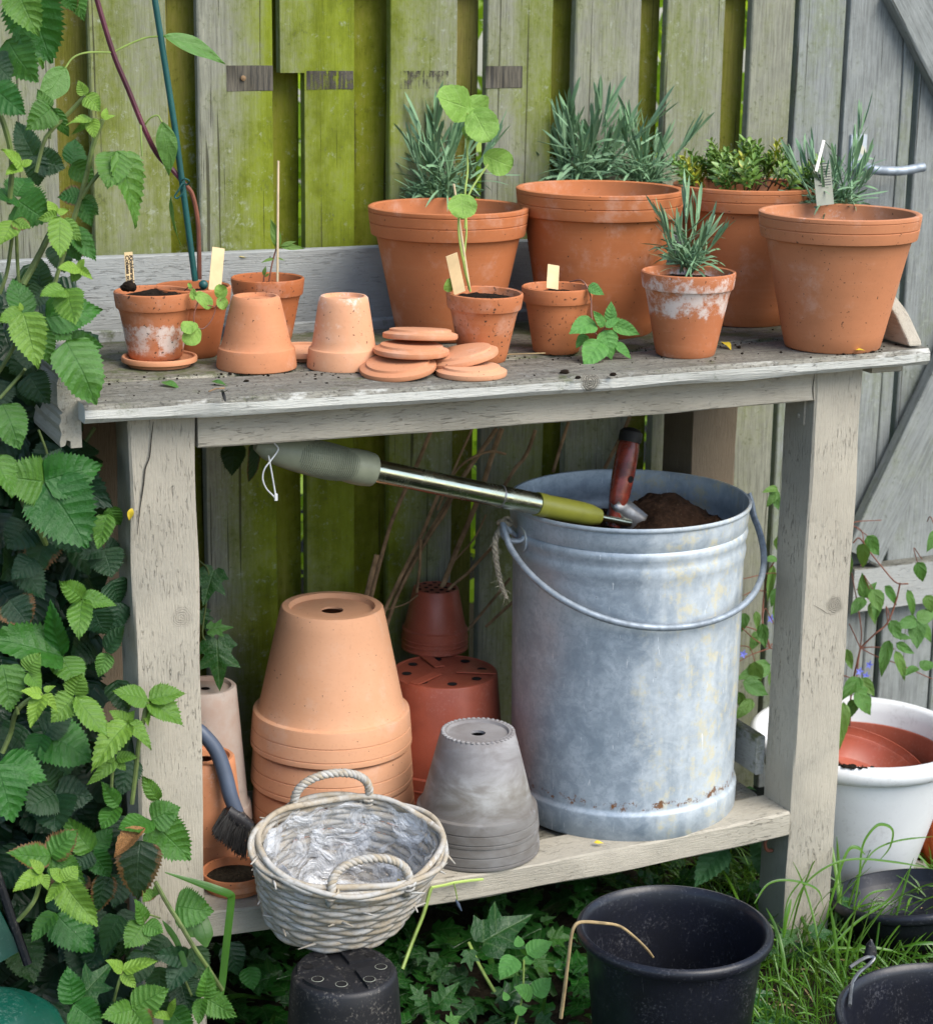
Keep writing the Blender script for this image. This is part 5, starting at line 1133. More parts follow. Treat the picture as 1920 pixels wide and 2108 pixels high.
# ================================================================ BRAMBLE ON THE LEFT
def more(mat, base, prof, sd):                            # leaves of one kind, each with its own outline, curl and cupping
    r = random.Random(sd); out = []
    for i in range(9):
        out.append(mesh_of('leaf', leaf_g(base*r.uniform(.88, 1.12), prof, rows=r.choice([28, 30, 34]), serr=r.uniform(.09, .15), curl=r.uniform(-.05, .42), fold=r.uniform(-.05, .32), pleat=r.uniform(.006, .014), nv=7, sl=1.3, wave=r.uniform(.015, .05), seed=i*1.7+sd), mat, True, None))
    return out
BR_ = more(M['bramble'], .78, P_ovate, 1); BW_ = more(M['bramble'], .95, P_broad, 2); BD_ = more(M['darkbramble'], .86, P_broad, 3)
bb = thing('bramble_bush', 'large leafy bramble climbing over the left end of the bench', 'bramble', (-.12, .2, 0))
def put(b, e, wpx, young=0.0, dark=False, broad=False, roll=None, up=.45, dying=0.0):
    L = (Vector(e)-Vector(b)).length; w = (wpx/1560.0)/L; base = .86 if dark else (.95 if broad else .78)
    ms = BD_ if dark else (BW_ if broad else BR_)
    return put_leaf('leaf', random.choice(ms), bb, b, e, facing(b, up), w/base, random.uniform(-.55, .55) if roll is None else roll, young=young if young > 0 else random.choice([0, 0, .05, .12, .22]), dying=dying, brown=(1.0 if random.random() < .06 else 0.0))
LV = [  # base, tip, width in photo pixels, young, dark
 ((-0.1080, 0.0200, 1.4924), (-0.0852, 0.0000, 1.4087), 105, .0, 0), ((-0.1247, 0.0000, 1.4992), (-0.1067, -0.0300, 1.4487), 80, .35, 0), ((-0.1297, 0.0300, 1.4343), (-0.1081, 0.0000, 1.3855), 82, .1, 0), ((-0.1044, 0.0800, 1.4519), (-0.0635, 0.0800, 1.4043), 70, .0, 0), ((-0.0400, 0.0600, 1.4987), (-0.0314, 0.0400, 1.4591), 45, .15, 0), ((-0.0516, 0.0500, 1.4939), (-0.0457, 0.0400, 1.4695), 50, .1, 0),
 ((-0.1524, 0.0200, 1.3789), (-0.1169, 0.0000, 1.3458), 70, .0, 0), ((-0.1519, 0.0300, 1.4123), (-0.1284, 0.0200, 1.3864), 60, .0, 1), ((-0.0712, 0.0600, 1.3500), (-0.1032, 0.0400, 1.3289), 62, .15, 0), ((-0.0712, 0.0600, 1.3500), (-0.0515, 0.0600, 1.3122), 28, .1, 0), ((-0.0737, 0.0600, 1.3476), (-0.0845, 0.0800, 1.3719), 30, .2, 0), ((-0.0309, 0.0500, 1.3658), (-0.0396, 0.0500, 1.3839), 26, .75, 0), ((-0.0303, 0.0500, 1.3652), (-0.0171, 0.0300, 1.3488), 40, .7, 0),
 ((-0.0232, 0.0500, 1.3362), (-0.0601, 0.0300, 1.3337), 24, .85, 0), ((-0.0232, 0.0500, 1.3362), (-0.0262, 0.0300, 1.3140), 26, .85, 0), ((-0.0208, 0.0600, 1.3349), (-0.0464, 0.0600, 1.3170), 16, .4, 0), ((-0.0095, 0.0500, 1.3366), (-0.0028, 0.0500, 1.3499), 16, .95, 0), ((-0.0095, 0.0500, 1.3366), (0.0070, 0.0500, 1.3413), 12, .95, 0), ((-0.1208, 0.0200, 1.2817), (-0.1495, 0.0000, 1.3041), 36, .8, 0), ((-0.1208, 0.0200, 1.2817), (-0.1078, 0.0200, 1.2898), 22, .8, 0), ((-0.1208, 0.0200, 1.2817), (-0.1450, 0.0000, 1.2721), 26, .8, 0),
 ((-0.0410, 0.0900, 1.2753), (-0.0324, 0.1000, 1.3090), 46, .0, 0), ((-0.0409, 0.0900, 1.2784), (-0.0175, 0.0800, 1.2520), 52, .0, 0), ((0.0037, 0.0400, 1.2957), (-0.0157, 0.0100, 1.2536), 62, .25, 0), ((0.0044, 0.0400, 1.2957), (0.0340, 0.0000, 1.2177), 76, .3, 0), ((0.0067, 0.0500, 1.2899), (0.0365, 0.0600, 1.2388), 60, .0, 0), ((-0.0769, 0.1500, 1.2805), (-0.0995, 0.1600, 1.3270), 56, 0, 1), ((-0.0750, 0.1500, 1.2804), (-0.0378, 0.1500, 1.2651), 60, 0, 1), ((-0.0781, 0.1500, 1.2836), (-0.0721, 0.1400, 1.2466), 55, 0, 1),
 ((-0.1207, 0.0500, 1.2367), (-0.1595, 0.0300, 1.2440), 60, .0, 0), ((-0.1207, 0.0500, 1.2367), (-0.0904, 0.0300, 1.2099), 84, .05, 0), ((-0.1210, 0.0600, 1.2400), (-0.1019, 0.0700, 1.2661), 60, .0, 0), ((-0.1338, 0.0200, 1.2142), (-0.1569, 0.0000, 1.1883), 50, .75, 0), ((-0.1338, 0.0200, 1.2142), (-0.1165, 0.0000, 1.2056), 30, .6, 0), ((-0.0751, 0.0200, 1.2178), (-0.0855, -0.0100, 1.1681), 52, .55, 0), ((-0.0777, 0.0300, 1.2204), (-0.0881, 0.0300, 1.2378), 20, .9, 0), ((-0.0765, 0.0300, 1.2216), (-0.0615, 0.0300, 1.2248), 16, .9, 0), ((-0.0766, 0.0300, 1.2180), (-0.1009, 0.0200, 1.2162), 22, .6, 0), ((-0.0706, 0.0300, 1.2129), (-0.0491, 0.0200, 1.1850), 30, .45, 0),
 ((-0.0505, 0.0600, 1.1991), (-0.0264, 0.0400, 1.1569), 48, .0, 0), ((-0.0569, 0.0600, 1.1980), (-0.0481, 0.0500, 1.1553), 44, .0, 0), ((-0.0333, 0.0800, 1.2356), (-0.0621, 0.0800, 1.2395), 46, .0, 0), ((-0.0369, 0.0700, 1.2349), (-0.0153, 0.0600, 1.2153), 42, .1, 0), ((-0.0370, 0.0700, 1.2324), (-0.0277, 0.0500, 1.2006), 40, .05, 0), ((-0.0815, 0.1200, 1.1157), (-0.0845, 0.1200, 1.1542), 60, 0, 1), ((-0.0815, 0.1200, 1.1157), (-0.0612, 0.1200, 1.1264), 50, 0, 1), ((-0.0817, 0.1100, 1.1158), (-0.1025, 0.1000, 1.0940), 50, 0, 1),
 ((-0.0573, 0.0000, 1.1546), (-0.0887, -0.0200, 1.1598), 26, .8, 0), ((-0.0573, 0.0000, 1.1546), (-0.0519, 0.0000, 1.1667), 22, .9, 0), ((-0.0567, 0.0000, 1.1540), (-0.0475, -0.0200, 1.1446), 16, .8, 0), ((-0.0586, 0.0000, 1.1522), (-0.0678, 0.0000, 1.1379), 22, .4, 0), ((-0.0810, -0.0300, 1.1322), (-0.1215, -0.0600, 1.1293), 44, .5, 0), ((-0.0809, -0.0300, 1.1340), (-0.0824, -0.0700, 1.0945), 66, .5, 0), ((-0.1294, 0.0000, 1.0965), (-0.1331, 0.0200, 1.1454), 62, .0, 0), ((-0.1405, -0.0500, 1.1089), (-0.1319, -0.0900, 1.0572), 78, .55, 0), ((-0.1396, -0.0400, 1.1092), (-0.1741, -0.0600, 1.1032), 34, .4, 0), ((-0.1401, -0.0400, 1.1104), (-0.1415, -0.0400, 1.1214), 10, .9, 0),
 ((-0.1020, 0.0000, 1.0933), (-0.0369, -0.0200, 1.1072), 74, .0, 0), ((-0.1051, 0.0000, 1.0934), (-0.0734, -0.0200, 1.0733), 78, .0, 0), ((-0.0723, 0.0200, 1.0567), (-0.0258, 0.0200, 1.0503), 60, .05, 0), ((-0.0889, -0.0500, 1.0716), (-0.0539, -0.0750, 0.9952), 106, .15, 0), ((-0.1306, 0.0000, 1.0670), (-0.1320, -0.0300, 1.0364), 60, .0, 1), ((-0.1129, -0.0200, 1.0816), (-0.1072, -0.0400, 1.0440), 48, .0, 0), ((-0.1128, 0.0300, 1.0486), (-0.1469, 0.0200, 1.0210), 60, 0, 1), ((-0.0569, 0.1200, 1.1722), (-0.0531, 0.1000, 1.1364), 60, 0, 1),
 ((-0.1652, -0.0200, 0.9910), (-0.1486, -0.0500, 0.9400), 78, .0, 0), ((-0.1263, 0.0000, 1.0233), (-0.1104, -0.0200, 0.9885), 66, .0, 1), ((-0.1790, -0.0300, 0.9281), (-0.1615, -0.0600, 0.8834), 70, .0, 0), ((-0.1661, 0.0000, 1.0196), (-0.1699, -0.0200, 0.9801), 60, 0, 1), ((-0.1176, -0.0300, 0.8890), (-0.1707, -0.0500, 0.9031), 84, .0, 0), ((-0.1176, -0.0300, 0.8903), (-0.0511, -0.0500, 0.9115), 90, .0, 0), ((-0.1177, -0.0300, 0.8877), (-0.0764, -0.0800, 0.8160), 128, .0, 0), ((-0.1172, -0.0200, 0.8911), (-0.0910, -0.0200, 0.9272), 52, .0, 1),
 ((-0.0241, 0.0200, 0.8366), (-0.0095, 0.0200, 0.8048), 40, .2, 0), ((-0.0312, 0.0000, 0.8316), (-0.0515, -0.0200, 0.7914), 48, .25, 0), ((-0.0331, 0.0200, 0.7791), (-0.0686, 0.0100, 0.7747), 40, 0, 1), ((-0.0331, 0.0200, 0.7791), (-0.0274, 0.0000, 0.7452), 66, 0, 1), ((-0.0300, 0.0300, 0.7775), (-0.0040, 0.0300, 0.7702), 50, 0, 1), ((-0.0240, 0.0200, 0.7346), (-0.0107, 0.0200, 0.6960), 70, 0, 1), ((-0.0818, -0.0600, 0.7389), (-0.1139, -0.0800, 0.7725), 44, .3, 0), ((-0.0818, -0.0600, 0.7389), (-0.0450, -0.0800, 0.7380), 40, .3, 0), ((-0.0818, -0.0600, 0.7376), (-0.0999, -0.1000, 0.7022), 56, .35, 0), ((-0.0550, -0.0100, 0.7063), (-0.0456, -0.0200, 0.6714), 70, 0, 1),
 ((-0.1093, -0.0500, 0.6604), (-0.1944, -0.0800, 0.7162), 96, .0, 0), ((-0.1099, -0.0500, 0.6618), (-0.1265, -0.0700, 0.7396), 50, .0, 0), ((-0.1088, -0.0500, 0.6590), (-0.0952, -0.0800, 0.6313), 70, 0, 0), ((-0.0347, 0.0100, 0.6378), (-0.0492, 0.0000, 0.6087), 40, 0, 0), ((-0.0373, 0.0100, 0.6408), (-0.0124, 0.0000, 0.6777), 40, 0, 1), ((-0.1910, -0.0800, 0.6695), (-0.1864, -0.1100, 0.6181), 72, .15, 0), ((-0.1615, -0.0900, 0.6613), (-0.1499, -0.1000, 0.6837), 44, .45, 0), ((-0.1610, -0.0900, 0.6586), (-0.1456, -0.1000, 0.6366), 50, .35, 0),
 ((-0.1478, -0.1100, 0.6337), (-0.1751, -0.1200, 0.6458), 26, .9, 0), ((-0.1478, -0.1100, 0.6337), (-0.1695, -0.1400, 0.6017), 44, .85, 0), ((-0.1466, -0.1100, 0.6336), (-0.1274, -0.1200, 0.6149), 24, .8, 0), ((-0.1453, -0.1100, 0.6373), (-0.1326, -0.1100, 0.6460), 16, .8, 0), ((-0.1013, -0.0800, 0.6176), (-0.0932, -0.0900, 0.6475), 54, .4, 0), ((-0.0995, -0.0800, 0.6160), (-0.0691, -0.1200, 0.5662), 62, .4, 0), ((-0.1020, -0.0800, 0.6151), (-0.1348, -0.1000, 0.5946), 52, .4, 0),
 ((0.0036, -0.0500, 0.5864), (-0.0458, -0.0600, 0.6104), 46, .35, 0), ((0.0036, -0.0500, 0.5871), (0.0520, -0.0600, 0.5970), 42, .35, 0), ((0.0023, -0.0500, 0.5852), (0.0448, -0.0800, 0.5605), 56, .35, 0), ((-0.0006, -0.0500, 0.5774), (0.0278, -0.0700, 0.5621), 22, .8, 0), ((0.0007, -0.0500, 0.5765), (-0.0025, -0.0700, 0.5567), 18, .85, 0), ((-0.0296, -0.0700, 0.5665), (-0.0878, -0.1100, 0.5354), 62, .55, 0), ((-0.0283, -0.0700, 0.5663), (-0.0044, -0.1000, 0.5439), 36, .5, 0), ((-0.0271, -0.0600, 0.5634), (-0.0512, -0.0600, 0.5815), 30, .5, 0), ((-0.0271, -0.0600, 0.5647), (-0.0215, -0.0600, 0.5789), 26, .5, 0),
 ((-0.1325, -0.0300, 0.5511), (-0.0751, -0.0600, 0.5199), 98, .0, 0), ((-0.1325, -0.0300, 0.5498), (-0.1554, -0.0500, 0.5278), 62, .0, 0), ((-0.1337, -0.0300, 0.5526), (-0.0932, -0.0300, 0.5762), 60, 0, 1), ((-0.0455, -0.0600, 0.5142), (-0.0859, -0.0800, 0.4923), 32, .4, 0), ((-0.0442, -0.0600, 0.5140), (-0.0354, -0.0700, 0.4987), 22, .45, 0), ((-0.0441, -0.0600, 0.5154), (-0.0192, -0.0700, 0.5182), 34, .4, 0), ((-0.0454, -0.0600, 0.5156), (-0.0661, -0.0600, 0.5186), 24, .4, 0), ((-0.1997, -0.0800, 0.5399), (-0.1466, -0.1100, 0.5208), 78, .0, 0), ((-0.2064, -0.1000, 0.5457), (-0.1952, -0.1300, 0.4752), 90, .0, 0),
 ((-0.1224, -0.0400, 0.4702), (-0.0769, -0.0600, 0.4655), 74, 0, 1), ((-0.1224, -0.0400, 0.4702), (-0.1660, -0.0700, 0.4641), 76, 0, 1), ((-0.1218, -0.0400, 0.4688), (-0.1331, -0.0700, 0.4290), 96, 0, 1), ((-0.1228, -0.0300, 0.4692), (-0.1309, -0.0300, 0.5101), 60, 0, 1), ((-0.0411, -0.0500, 0.4436), (-0.0640, -0.0600, 0.4827), 38, .1, 0), ((-0.0425, -0.0500, 0.4425), (-0.0721, -0.0700, 0.4260), 56, .1, 0), ((-0.0020, -0.0700, 0.4231), (-0.0517, -0.0900, 0.4294), 60, .1, 0), ((-0.0020, -0.0700, 0.4245), (0.0342, -0.0800, 0.4409), 60, .1, 0), ((-0.0014, -0.0700, 0.4216), (0.0430, -0.1000, 0.3707), 82, .12, 0), ((0.0132, -0.0500, 0.4422), (-0.0070, -0.0500, 0.4829), 34, .25, 0),
 ((-0.1430, -0.0900, 0.4026), (-0.1981, -0.1100, 0.4269), 60, .15, 0), ((-0.1429, -0.0900, 0.4040), (-0.1108, -0.1000, 0.4416), 66, .15, 0), ((-0.1424, -0.0900, 0.4011), (-0.1045, -0.1200, 0.3726), 66, .15, 0), ((-0.1644, -0.1400, 0.4057), (-0.2052, -0.1600, 0.3947), 40, .8, 0), ((-0.1638, -0.1400, 0.4056), (-0.1747, -0.1400, 0.4268), 24, .85, 0), ((-0.1626, -0.1400, 0.4034), (-0.1586, -0.1500, 0.3856), 24, .75, 0), ((-0.1356, -0.1300, 0.3830), (-0.1051, -0.1700, 0.3335), 60, .6, 0), ((-0.1355, -0.1300, 0.3836), (-0.1630, -0.1500, 0.3688), 34, .55, 0), ((-0.1342, -0.1300, 0.3848), (-0.1160, -0.1300, 0.4020), 40, .6, 0), ((-0.1354, -0.1300, 0.3863), (-0.1497, -0.1300, 0.4063), 32, .6, 0),
 ((-0.1342, -0.0700, 0.3130), (-0.1718, -0.0900, 0.2976), 46, .0, 0), ((-0.1337, -0.0700, 0.3115), (-0.0931, -0.1000, 0.2616), 80, .0, 0), ((-0.1334, -0.0600, 0.3098), (-0.1227, -0.0500, 0.3301), 50, 0, 1), ((-0.0784, -0.0500, 0.3855), (-0.1157, -0.0500, 0.4319), 60, .0, 0), ((-0.0771, -0.0500, 0.3853), (-0.0526, -0.0500, 0.4127), 50, .0, 0), ((-0.0771, -0.0500, 0.3832), (-0.0607, -0.0700, 0.3518), 58, .0, 0), ((-0.0797, -0.0500, 0.3844), (-0.1074, -0.0600, 0.3667), 50, 0, 1), ((-0.0443, -0.0600, 0.2887), (-0.0834, -0.0800, 0.2518), 70, 0, 1), ((-0.0608, -0.0400, 0.3432), (-0.0705, -0.0600, 0.2970), 60, 0, 1),
 ((-0.0278, -0.1200, 0.3022), (-0.0411, -0.1300, 0.3418), 34, .2, 0), ((-0.0285, -0.1200, 0.3009), (-0.0571, -0.1400, 0.2805), 62, .2, 0), ((-0.0271, -0.1200, 0.3007), (-0.0085, -0.1400, 0.2924), 40, .2, 0), ((0.0229, -0.0900, 0.3035), (0.0607, -0.1200, 0.3045), 74, .0, 0), ((-0.0122, -0.1000, 0.3395), (-0.0257, -0.1100, 0.3281), 34, .4, 0), ((-0.0110, -0.1000, 0.3365), (-0.0004, -0.1100, 0.3404), 26, .35, 0), ((0.0285, -0.1200, 0.2408), (-0.0184, -0.1300, 0.2615), 46, 0, 1), ((0.0298, -0.1200, 0.2391), (-0.0037, -0.1500, 0.2217), 62, 0, 1), ((0.0441, -0.1000, 0.2298), (0.0752, -0.1000, 0.2130), 50, 0, 1), ((-0.0304, -0.1000, 0.2511), (-0.0354, -0.1100, 0.2369), 40, 0, 1),
 ((-0.0686, -0.1600, 0.2602), (-0.0908, -0.1700, 0.2838), 28, .75, 0), ((-0.0679, -0.1600, 0.2601), (-0.0301, -0.1800, 0.2789), 36, .7, 0), ((-0.0680, -0.1600, 0.2587), (-0.0594, -0.1800, 0.2445), 30, .7, 0), ((-0.0622, -0.1800, 0.2131), (-0.1047, -0.2000, 0.2194), 52, .25, 0), ((-0.0615, -0.1800, 0.2137), (-0.0197, -0.2000, 0.2437), 58, .25, 0), ((-0.0610, -0.1800, 0.2115), (-0.0445, -0.2200, 0.1902), 60, .25, 0), ((-0.0154, -0.1900, 0.1988), (-0.0123, -0.2000, 0.2283), 22, .7, 0), ((-0.0154, -0.1900, 0.1974), (-0.0385, -0.2000, 0.2134), 22, .6, 0),
 ((0.0423, -0.1500, 0.1948), (0.0481, -0.1600, 0.2376), 40, .2, 0), ((0.0416, -0.1500, 0.1935), (0.0240, -0.1700, 0.1735), 40, .2, 0), ((0.0429, -0.1500, 0.1939), (0.0785, -0.1800, 0.1745), 56, .2, 0), ((-0.1312, -0.1400, 0.2155), (-0.1332, -0.1400, 0.2659), 60, .0, 0), ((-0.1299, -0.1400, 0.2139), (-0.1021, -0.1700, 0.1884), 62, 0, 0), ((0.1221, 0.0000, 0.1904), (0.1331, -0.0200, 0.1450), 60, 0, 1), ((0.1517, 0.0000, 0.1469), (0.1507, -0.0200, 0.1188), 44, 0, 0), ((0.0469, -0.1000, 0.1968), (0.0402, -0.1100, 0.1776), 44, 0, 1),
 ((0.2095, 0.2200, 0.8616), (0.1997, 0.2000, 0.8193), 58, .0, 1), ((0.2402, 0.2200, 0.8592), (0.2407, 0.2100, 0.8034), 42, .0, 1), ((-0.1298, 0.0000, 0.7809), (-0.1593, -0.0200, 0.7698), 60, 0, 1), ((-0.1449, 0.0200, 0.7705), (-0.1162, 0.0000, 0.7235), 70, 0, 1), ((-0.1633, 0.0000, 0.7287), (-0.1436, -0.0200, 0.6962), 70, 0, 1), ((-0.1243, 0.0500, 0.8134), (-0.1579, 0.0300, 0.7889), 70, 0, 1), ((-0.0709, 0.0600, 0.8059), (-0.0486, 0.0400, 0.7351), 80, 0, 1)]
LV += [((-0.0048, -0.0300, 0.2135), (-0.0369, -0.0500, 0.1781), 66, 0, 1), ((0.0151, -0.0300, 0.1876), (0.0052, -0.0500, 0.1477), 70, 0, 1), ((0.0423, -0.0300, 0.1675), (0.0461, -0.0500, 0.1246), 70, 0, 1), ((-0.0062, -0.0300, 0.1622), (0.0182, -0.0500, 0.1154), 74, 0, 1), ((-0.0248, -0.0200, 0.1388), (-0.0544, -0.0400, 0.1179), 66, 0, 1), ((0.0627, -0.0300, 0.1412), (0.0215, -0.0500, 0.1088), 70, 0, 1), ((0.0291, -0.0200, 0.2244), (-0.0078, -0.0400, 0.2005), 64, 0, 1), ((0.0634, -0.0200, 0.2033), (0.0713, -0.0500, 0.1641), 60, 0, 1), ((-0.0143, -0.0200, 0.2689), (-0.0485, -0.0400, 0.2445), 62, 0, 1), ((-0.0353, -0.0300, 0.3346), (-0.0535, -0.0500, 0.2966), 60, 0, 1), ((0.0011, -0.0200, 0.3384), (-0.0281, -0.0300, 0.3047), 56, 0, 1), ((-0.0206, -0.0100, 0.5492), (-0.0369, -0.0300, 0.5033), 60, 0, 1), ((-0.0123, -0.0100, 0.4924), (-0.0320, -0.0300, 0.4470), 60, 0, 1), ((-0.0200, -0.0100, 0.4091), (-0.0407, -0.0300, 0.3781), 60, 0, 1), ((-0.0264, 0.0000, 0.6017), (-0.0158, -0.0100, 0.5555), 50, 0, 1), ((-0.0118, 0.0200, 0.7029), (-0.0279, 0.0000, 0.6632), 56, 0, 1), ((0.0193, -0.0600, 0.1350), (0.0411, -0.0900, 0.1088), 70, 0, 0)]
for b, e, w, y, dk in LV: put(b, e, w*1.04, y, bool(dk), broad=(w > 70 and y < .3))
# filler leaves deeper in the bush
rr = random.Random(21)
nl = len([c for c in bb.children if c.name.startswith('leaf')])
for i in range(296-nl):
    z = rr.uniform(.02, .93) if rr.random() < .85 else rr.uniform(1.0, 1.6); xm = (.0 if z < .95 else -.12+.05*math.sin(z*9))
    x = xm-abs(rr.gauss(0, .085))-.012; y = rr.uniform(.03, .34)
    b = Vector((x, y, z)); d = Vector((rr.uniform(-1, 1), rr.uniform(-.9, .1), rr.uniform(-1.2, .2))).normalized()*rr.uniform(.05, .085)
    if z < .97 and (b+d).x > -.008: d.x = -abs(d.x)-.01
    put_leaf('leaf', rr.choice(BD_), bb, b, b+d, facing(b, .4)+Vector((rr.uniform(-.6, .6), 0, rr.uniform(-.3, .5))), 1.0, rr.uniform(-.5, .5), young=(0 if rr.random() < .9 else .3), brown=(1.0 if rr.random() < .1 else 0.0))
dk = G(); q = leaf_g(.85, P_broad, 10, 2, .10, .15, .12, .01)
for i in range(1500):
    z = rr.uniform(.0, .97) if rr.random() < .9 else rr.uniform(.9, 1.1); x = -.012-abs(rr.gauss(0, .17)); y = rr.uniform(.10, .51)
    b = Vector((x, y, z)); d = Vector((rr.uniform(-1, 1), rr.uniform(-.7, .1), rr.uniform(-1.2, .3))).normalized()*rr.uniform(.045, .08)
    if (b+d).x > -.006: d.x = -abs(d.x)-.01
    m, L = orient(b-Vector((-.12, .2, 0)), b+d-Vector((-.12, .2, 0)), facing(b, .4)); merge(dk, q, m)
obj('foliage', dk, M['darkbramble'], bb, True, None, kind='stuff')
for pts, r in [([(-0.1490, 0.0500, 1.1192), (-0.1386, 0.0500, 1.1466), (-0.1335, 0.0400, 1.1845), (-0.1307, 0.0300, 1.2112)], .0028), ([(-0.1240, 0.0500, 1.1273), (-0.1249, 0.0500, 1.1645), (-0.1266, 0.0400, 1.2026)], .0026), ([(-0.1240, 0.0500, 1.1273), (-0.0976, 0.0500, 1.1697), (-0.0864, 0.0400, 1.1951), (-0.0742, 0.0300, 1.2167)], .0022), ([(-0.1197, 0.0400, 1.1316), (-0.1032, 0.0400, 1.1588), (-0.0843, 0.0350, 1.1956)], .0036),
               ([(-0.0946, 0.0600, 1.2699), (-0.0839, 0.0600, 1.3061), (-0.0741, 0.0600, 1.3211), (-0.0517, 0.0600, 1.3420), (-0.0309, 0.0500, 1.3652)], .0030), ([(-0.0757, 0.0600, 1.3114), (-0.0744, 0.0600, 1.3301), (-0.0719, 0.0600, 1.3476)], .0022), ([(-0.0517, 0.0600, 1.2010), (-0.0399, 0.0600, 1.2347), (-0.0293, 0.0600, 1.2684), (-0.0219, 0.0550, 1.3023), (-0.0095, 0.0500, 1.3354)], .0036), ([(-0.0380, 0.0600, 1.2359), (-0.0246, 0.0550, 1.2564), (-0.0095, 0.0500, 1.2749), (0.0056, 0.0450, 1.2940)], .0030),
               ([(-0.0786, 0.0600, 1.1189), (-0.0714, 0.0600, 1.1424), (-0.0506, 0.0600, 1.1978)], .0032), ([(-0.1702, -0.0200, 1.0284), (-0.1554, -0.0300, 1.0550), (-0.1456, -0.0400, 1.0805), (-0.1405, -0.0500, 1.1071)], .0030), ([(-0.1679, -0.0200, 0.9986), (-0.1426, -0.0200, 1.0248), (-0.1369, -0.0300, 1.0355)], .0024), ([(-0.1438, 0.0000, 0.8664), (-0.1337, 0.0000, 0.8397), (-0.1191, 0.0000, 0.8124), (-0.1112, 0.0100, 0.7960)], .0042), ([(-0.1168, 0.0000, 0.9503), (-0.1085, 0.0000, 0.9242), (-0.1060, 0.0000, 0.9081)], .0018),
               ([(-0.1961, -0.0800, 0.5513), (-0.1845, -0.0800, 0.5761), (-0.1805, -0.0900, 0.6020), (-0.1746, -0.1000, 0.6176), (-0.1620, -0.1000, 0.6257), (-0.1478, -0.1100, 0.6337)], .0036), ([(-0.1774, -0.1000, 0.6083), (-0.1782, -0.1000, 0.6181)], .0024), ([(-0.0252, -0.0600, 0.4472), (-0.0187, -0.0600, 0.4911), (-0.0145, -0.0600, 0.5248), (-0.0106, -0.0600, 0.5448), (0.0009, -0.0550, 0.5857)], .0036), ([(-0.0518, -0.0600, 0.4754), (-0.0499, -0.0600, 0.4957), (-0.0455, -0.0600, 0.5135)], .0026),
               ([(-0.1928, -0.1200, 0.3357), (-0.1804, -0.1300, 0.3550), (-0.1705, -0.1300, 0.3701), (-0.1645, -0.1400, 0.4037)], .0034), ([(-0.0790, -0.1500, 0.2142), (-0.0756, -0.1600, 0.2394), (-0.0686, -0.1600, 0.2602)], .0024), ([(-0.0093, -0.1100, 0.3539), (0.0037, -0.1200, 0.3245), (0.0169, -0.1300, 0.2986), (0.0332, -0.1400, 0.2649), (0.0526, -0.1400, 0.2293), (0.0709, -0.1400, 0.1949)], .0034), ([(-0.0040, -0.1100, 0.3004), (-0.0261, -0.1200, 0.3145), (-0.0277, -0.1200, 0.3036)], .0014), ([(0.0257, -0.1200, 0.2070), (0.0285, -0.1400, 0.1947)], .002),
               ([(-0.1485, 0.0300, 1.3567), (-0.1377, 0.0300, 1.3300), (-0.1285, 0.0400, 1.2874), (-0.1319, 0.0500, 1.2322)], .004), ([(-0.0589, 0.0600, 1.4820), (-0.0720, 0.0600, 1.4584), (-0.0879, 0.0600, 1.4406), (-0.1223, 0.0600, 1.4111)], .0022), ([(-0.0422, 0.1000, 0.8943), (-0.0318, 0.1000, 0.9102), (-0.0214, 0.1000, 0.9260)], .003)]:
    stemmed(bb, pts, r*.9, M['bramstem'], 7)
# half dead leaf with a brown curl
dl = put((-0.0223, -0.0900, 0.4067), (-0.0386, -0.1200, 0.3376), 100, 0, True, roll=.1, dying=.22); dl['brown'] = 1.6; dl['label'] = 'dying dark bramble leaf with brown edges'
o = put_leaf('leaf', mesh_of('leaf', leaf_g(.5, P_lance, 14, 3, .08, .25, .9, .05, wave=.05), M['deadleaf'], True, None), bb, (-0.0153, -0.0900, 0.4222), (-0.0629, -0.1000, 0.3982), facing((0, 0, .5)), 1.0, .3); o['label'] = 'curled dead brown leaf'
# ================================================================ POTS AND TUBS ON THE GROUND
def tub(name, label, x, y, z, R, rb, h, lip, mat, cat='bucket', group=None, tilt=(0, 0), wall=.003):
    pr = [(0, 0), (rb-.004, 0), (rb, .004), (R-lip*1.0-.002, h-.018), (R-lip*.95, h-.0165), (R-.002, h-.015), (R, h-.011), (R, h-.005), (R-.003, h-.001), (R-.007, h), (R-lip+.001, h-.002), (R-lip-wall, h-.010), (R-lip-wall-.001, h-.03), (rb-wall, .006), (rb-wall-.004, .004), (0, .004)]
    o = obj(name, lathe(pr, 96, False), mat, None, True, 45); o.location = (x, y, z); o.rotation_euler = (tilt[0], tilt[1], random.random()*6); return tag(o, label, cat, group)
GBk = 'black plastic buckets on the ground'
b1 = tub('black_bucket', 'black plastic bucket on the grass with dry stalk over its rim', .672, -.300, .0, .136, .100, .252, .011, M['blackplastic'], group=GBk)
q = (0.8987, -0.6373, 0.2350); b3 = tub('black_bucket', 'black plastic bucket at the lower right corner with wire handle', q[0], q[1], .0, .156, .112, .235, .011, M['blackplastic'], group=GBk)
sl_ = thing('bucket_clip', 'weathered handle clip and wire on the corner bucket', 'clip', (0.8919, -0.4500, 0.2390)); L0 = Vector(sl_.location)
bpy.data.objects.remove(sl_)
hd_ = obj('handle', tube(spline([Vector(p)-Vector(b3.location) for p in ((0.8457, -0.4700, 0.2357), (0.8621, -0.4650, 0.2388), (0.8810, -0.4600, 0.2400), (0.8878, -0.4650, 0.2396), (0.8769, -0.4700, 0.2347), (0.8453, -0.4900, 0.2361), (0.8221, -0.5100, 0.2326), (0.7923, -0.5500, 0.2302))], 5), .0026, 8), M['steel']); hd_.parent = b3; hd_.rotation_euler = (0, 0, -b3.rotation_euler[2]); 
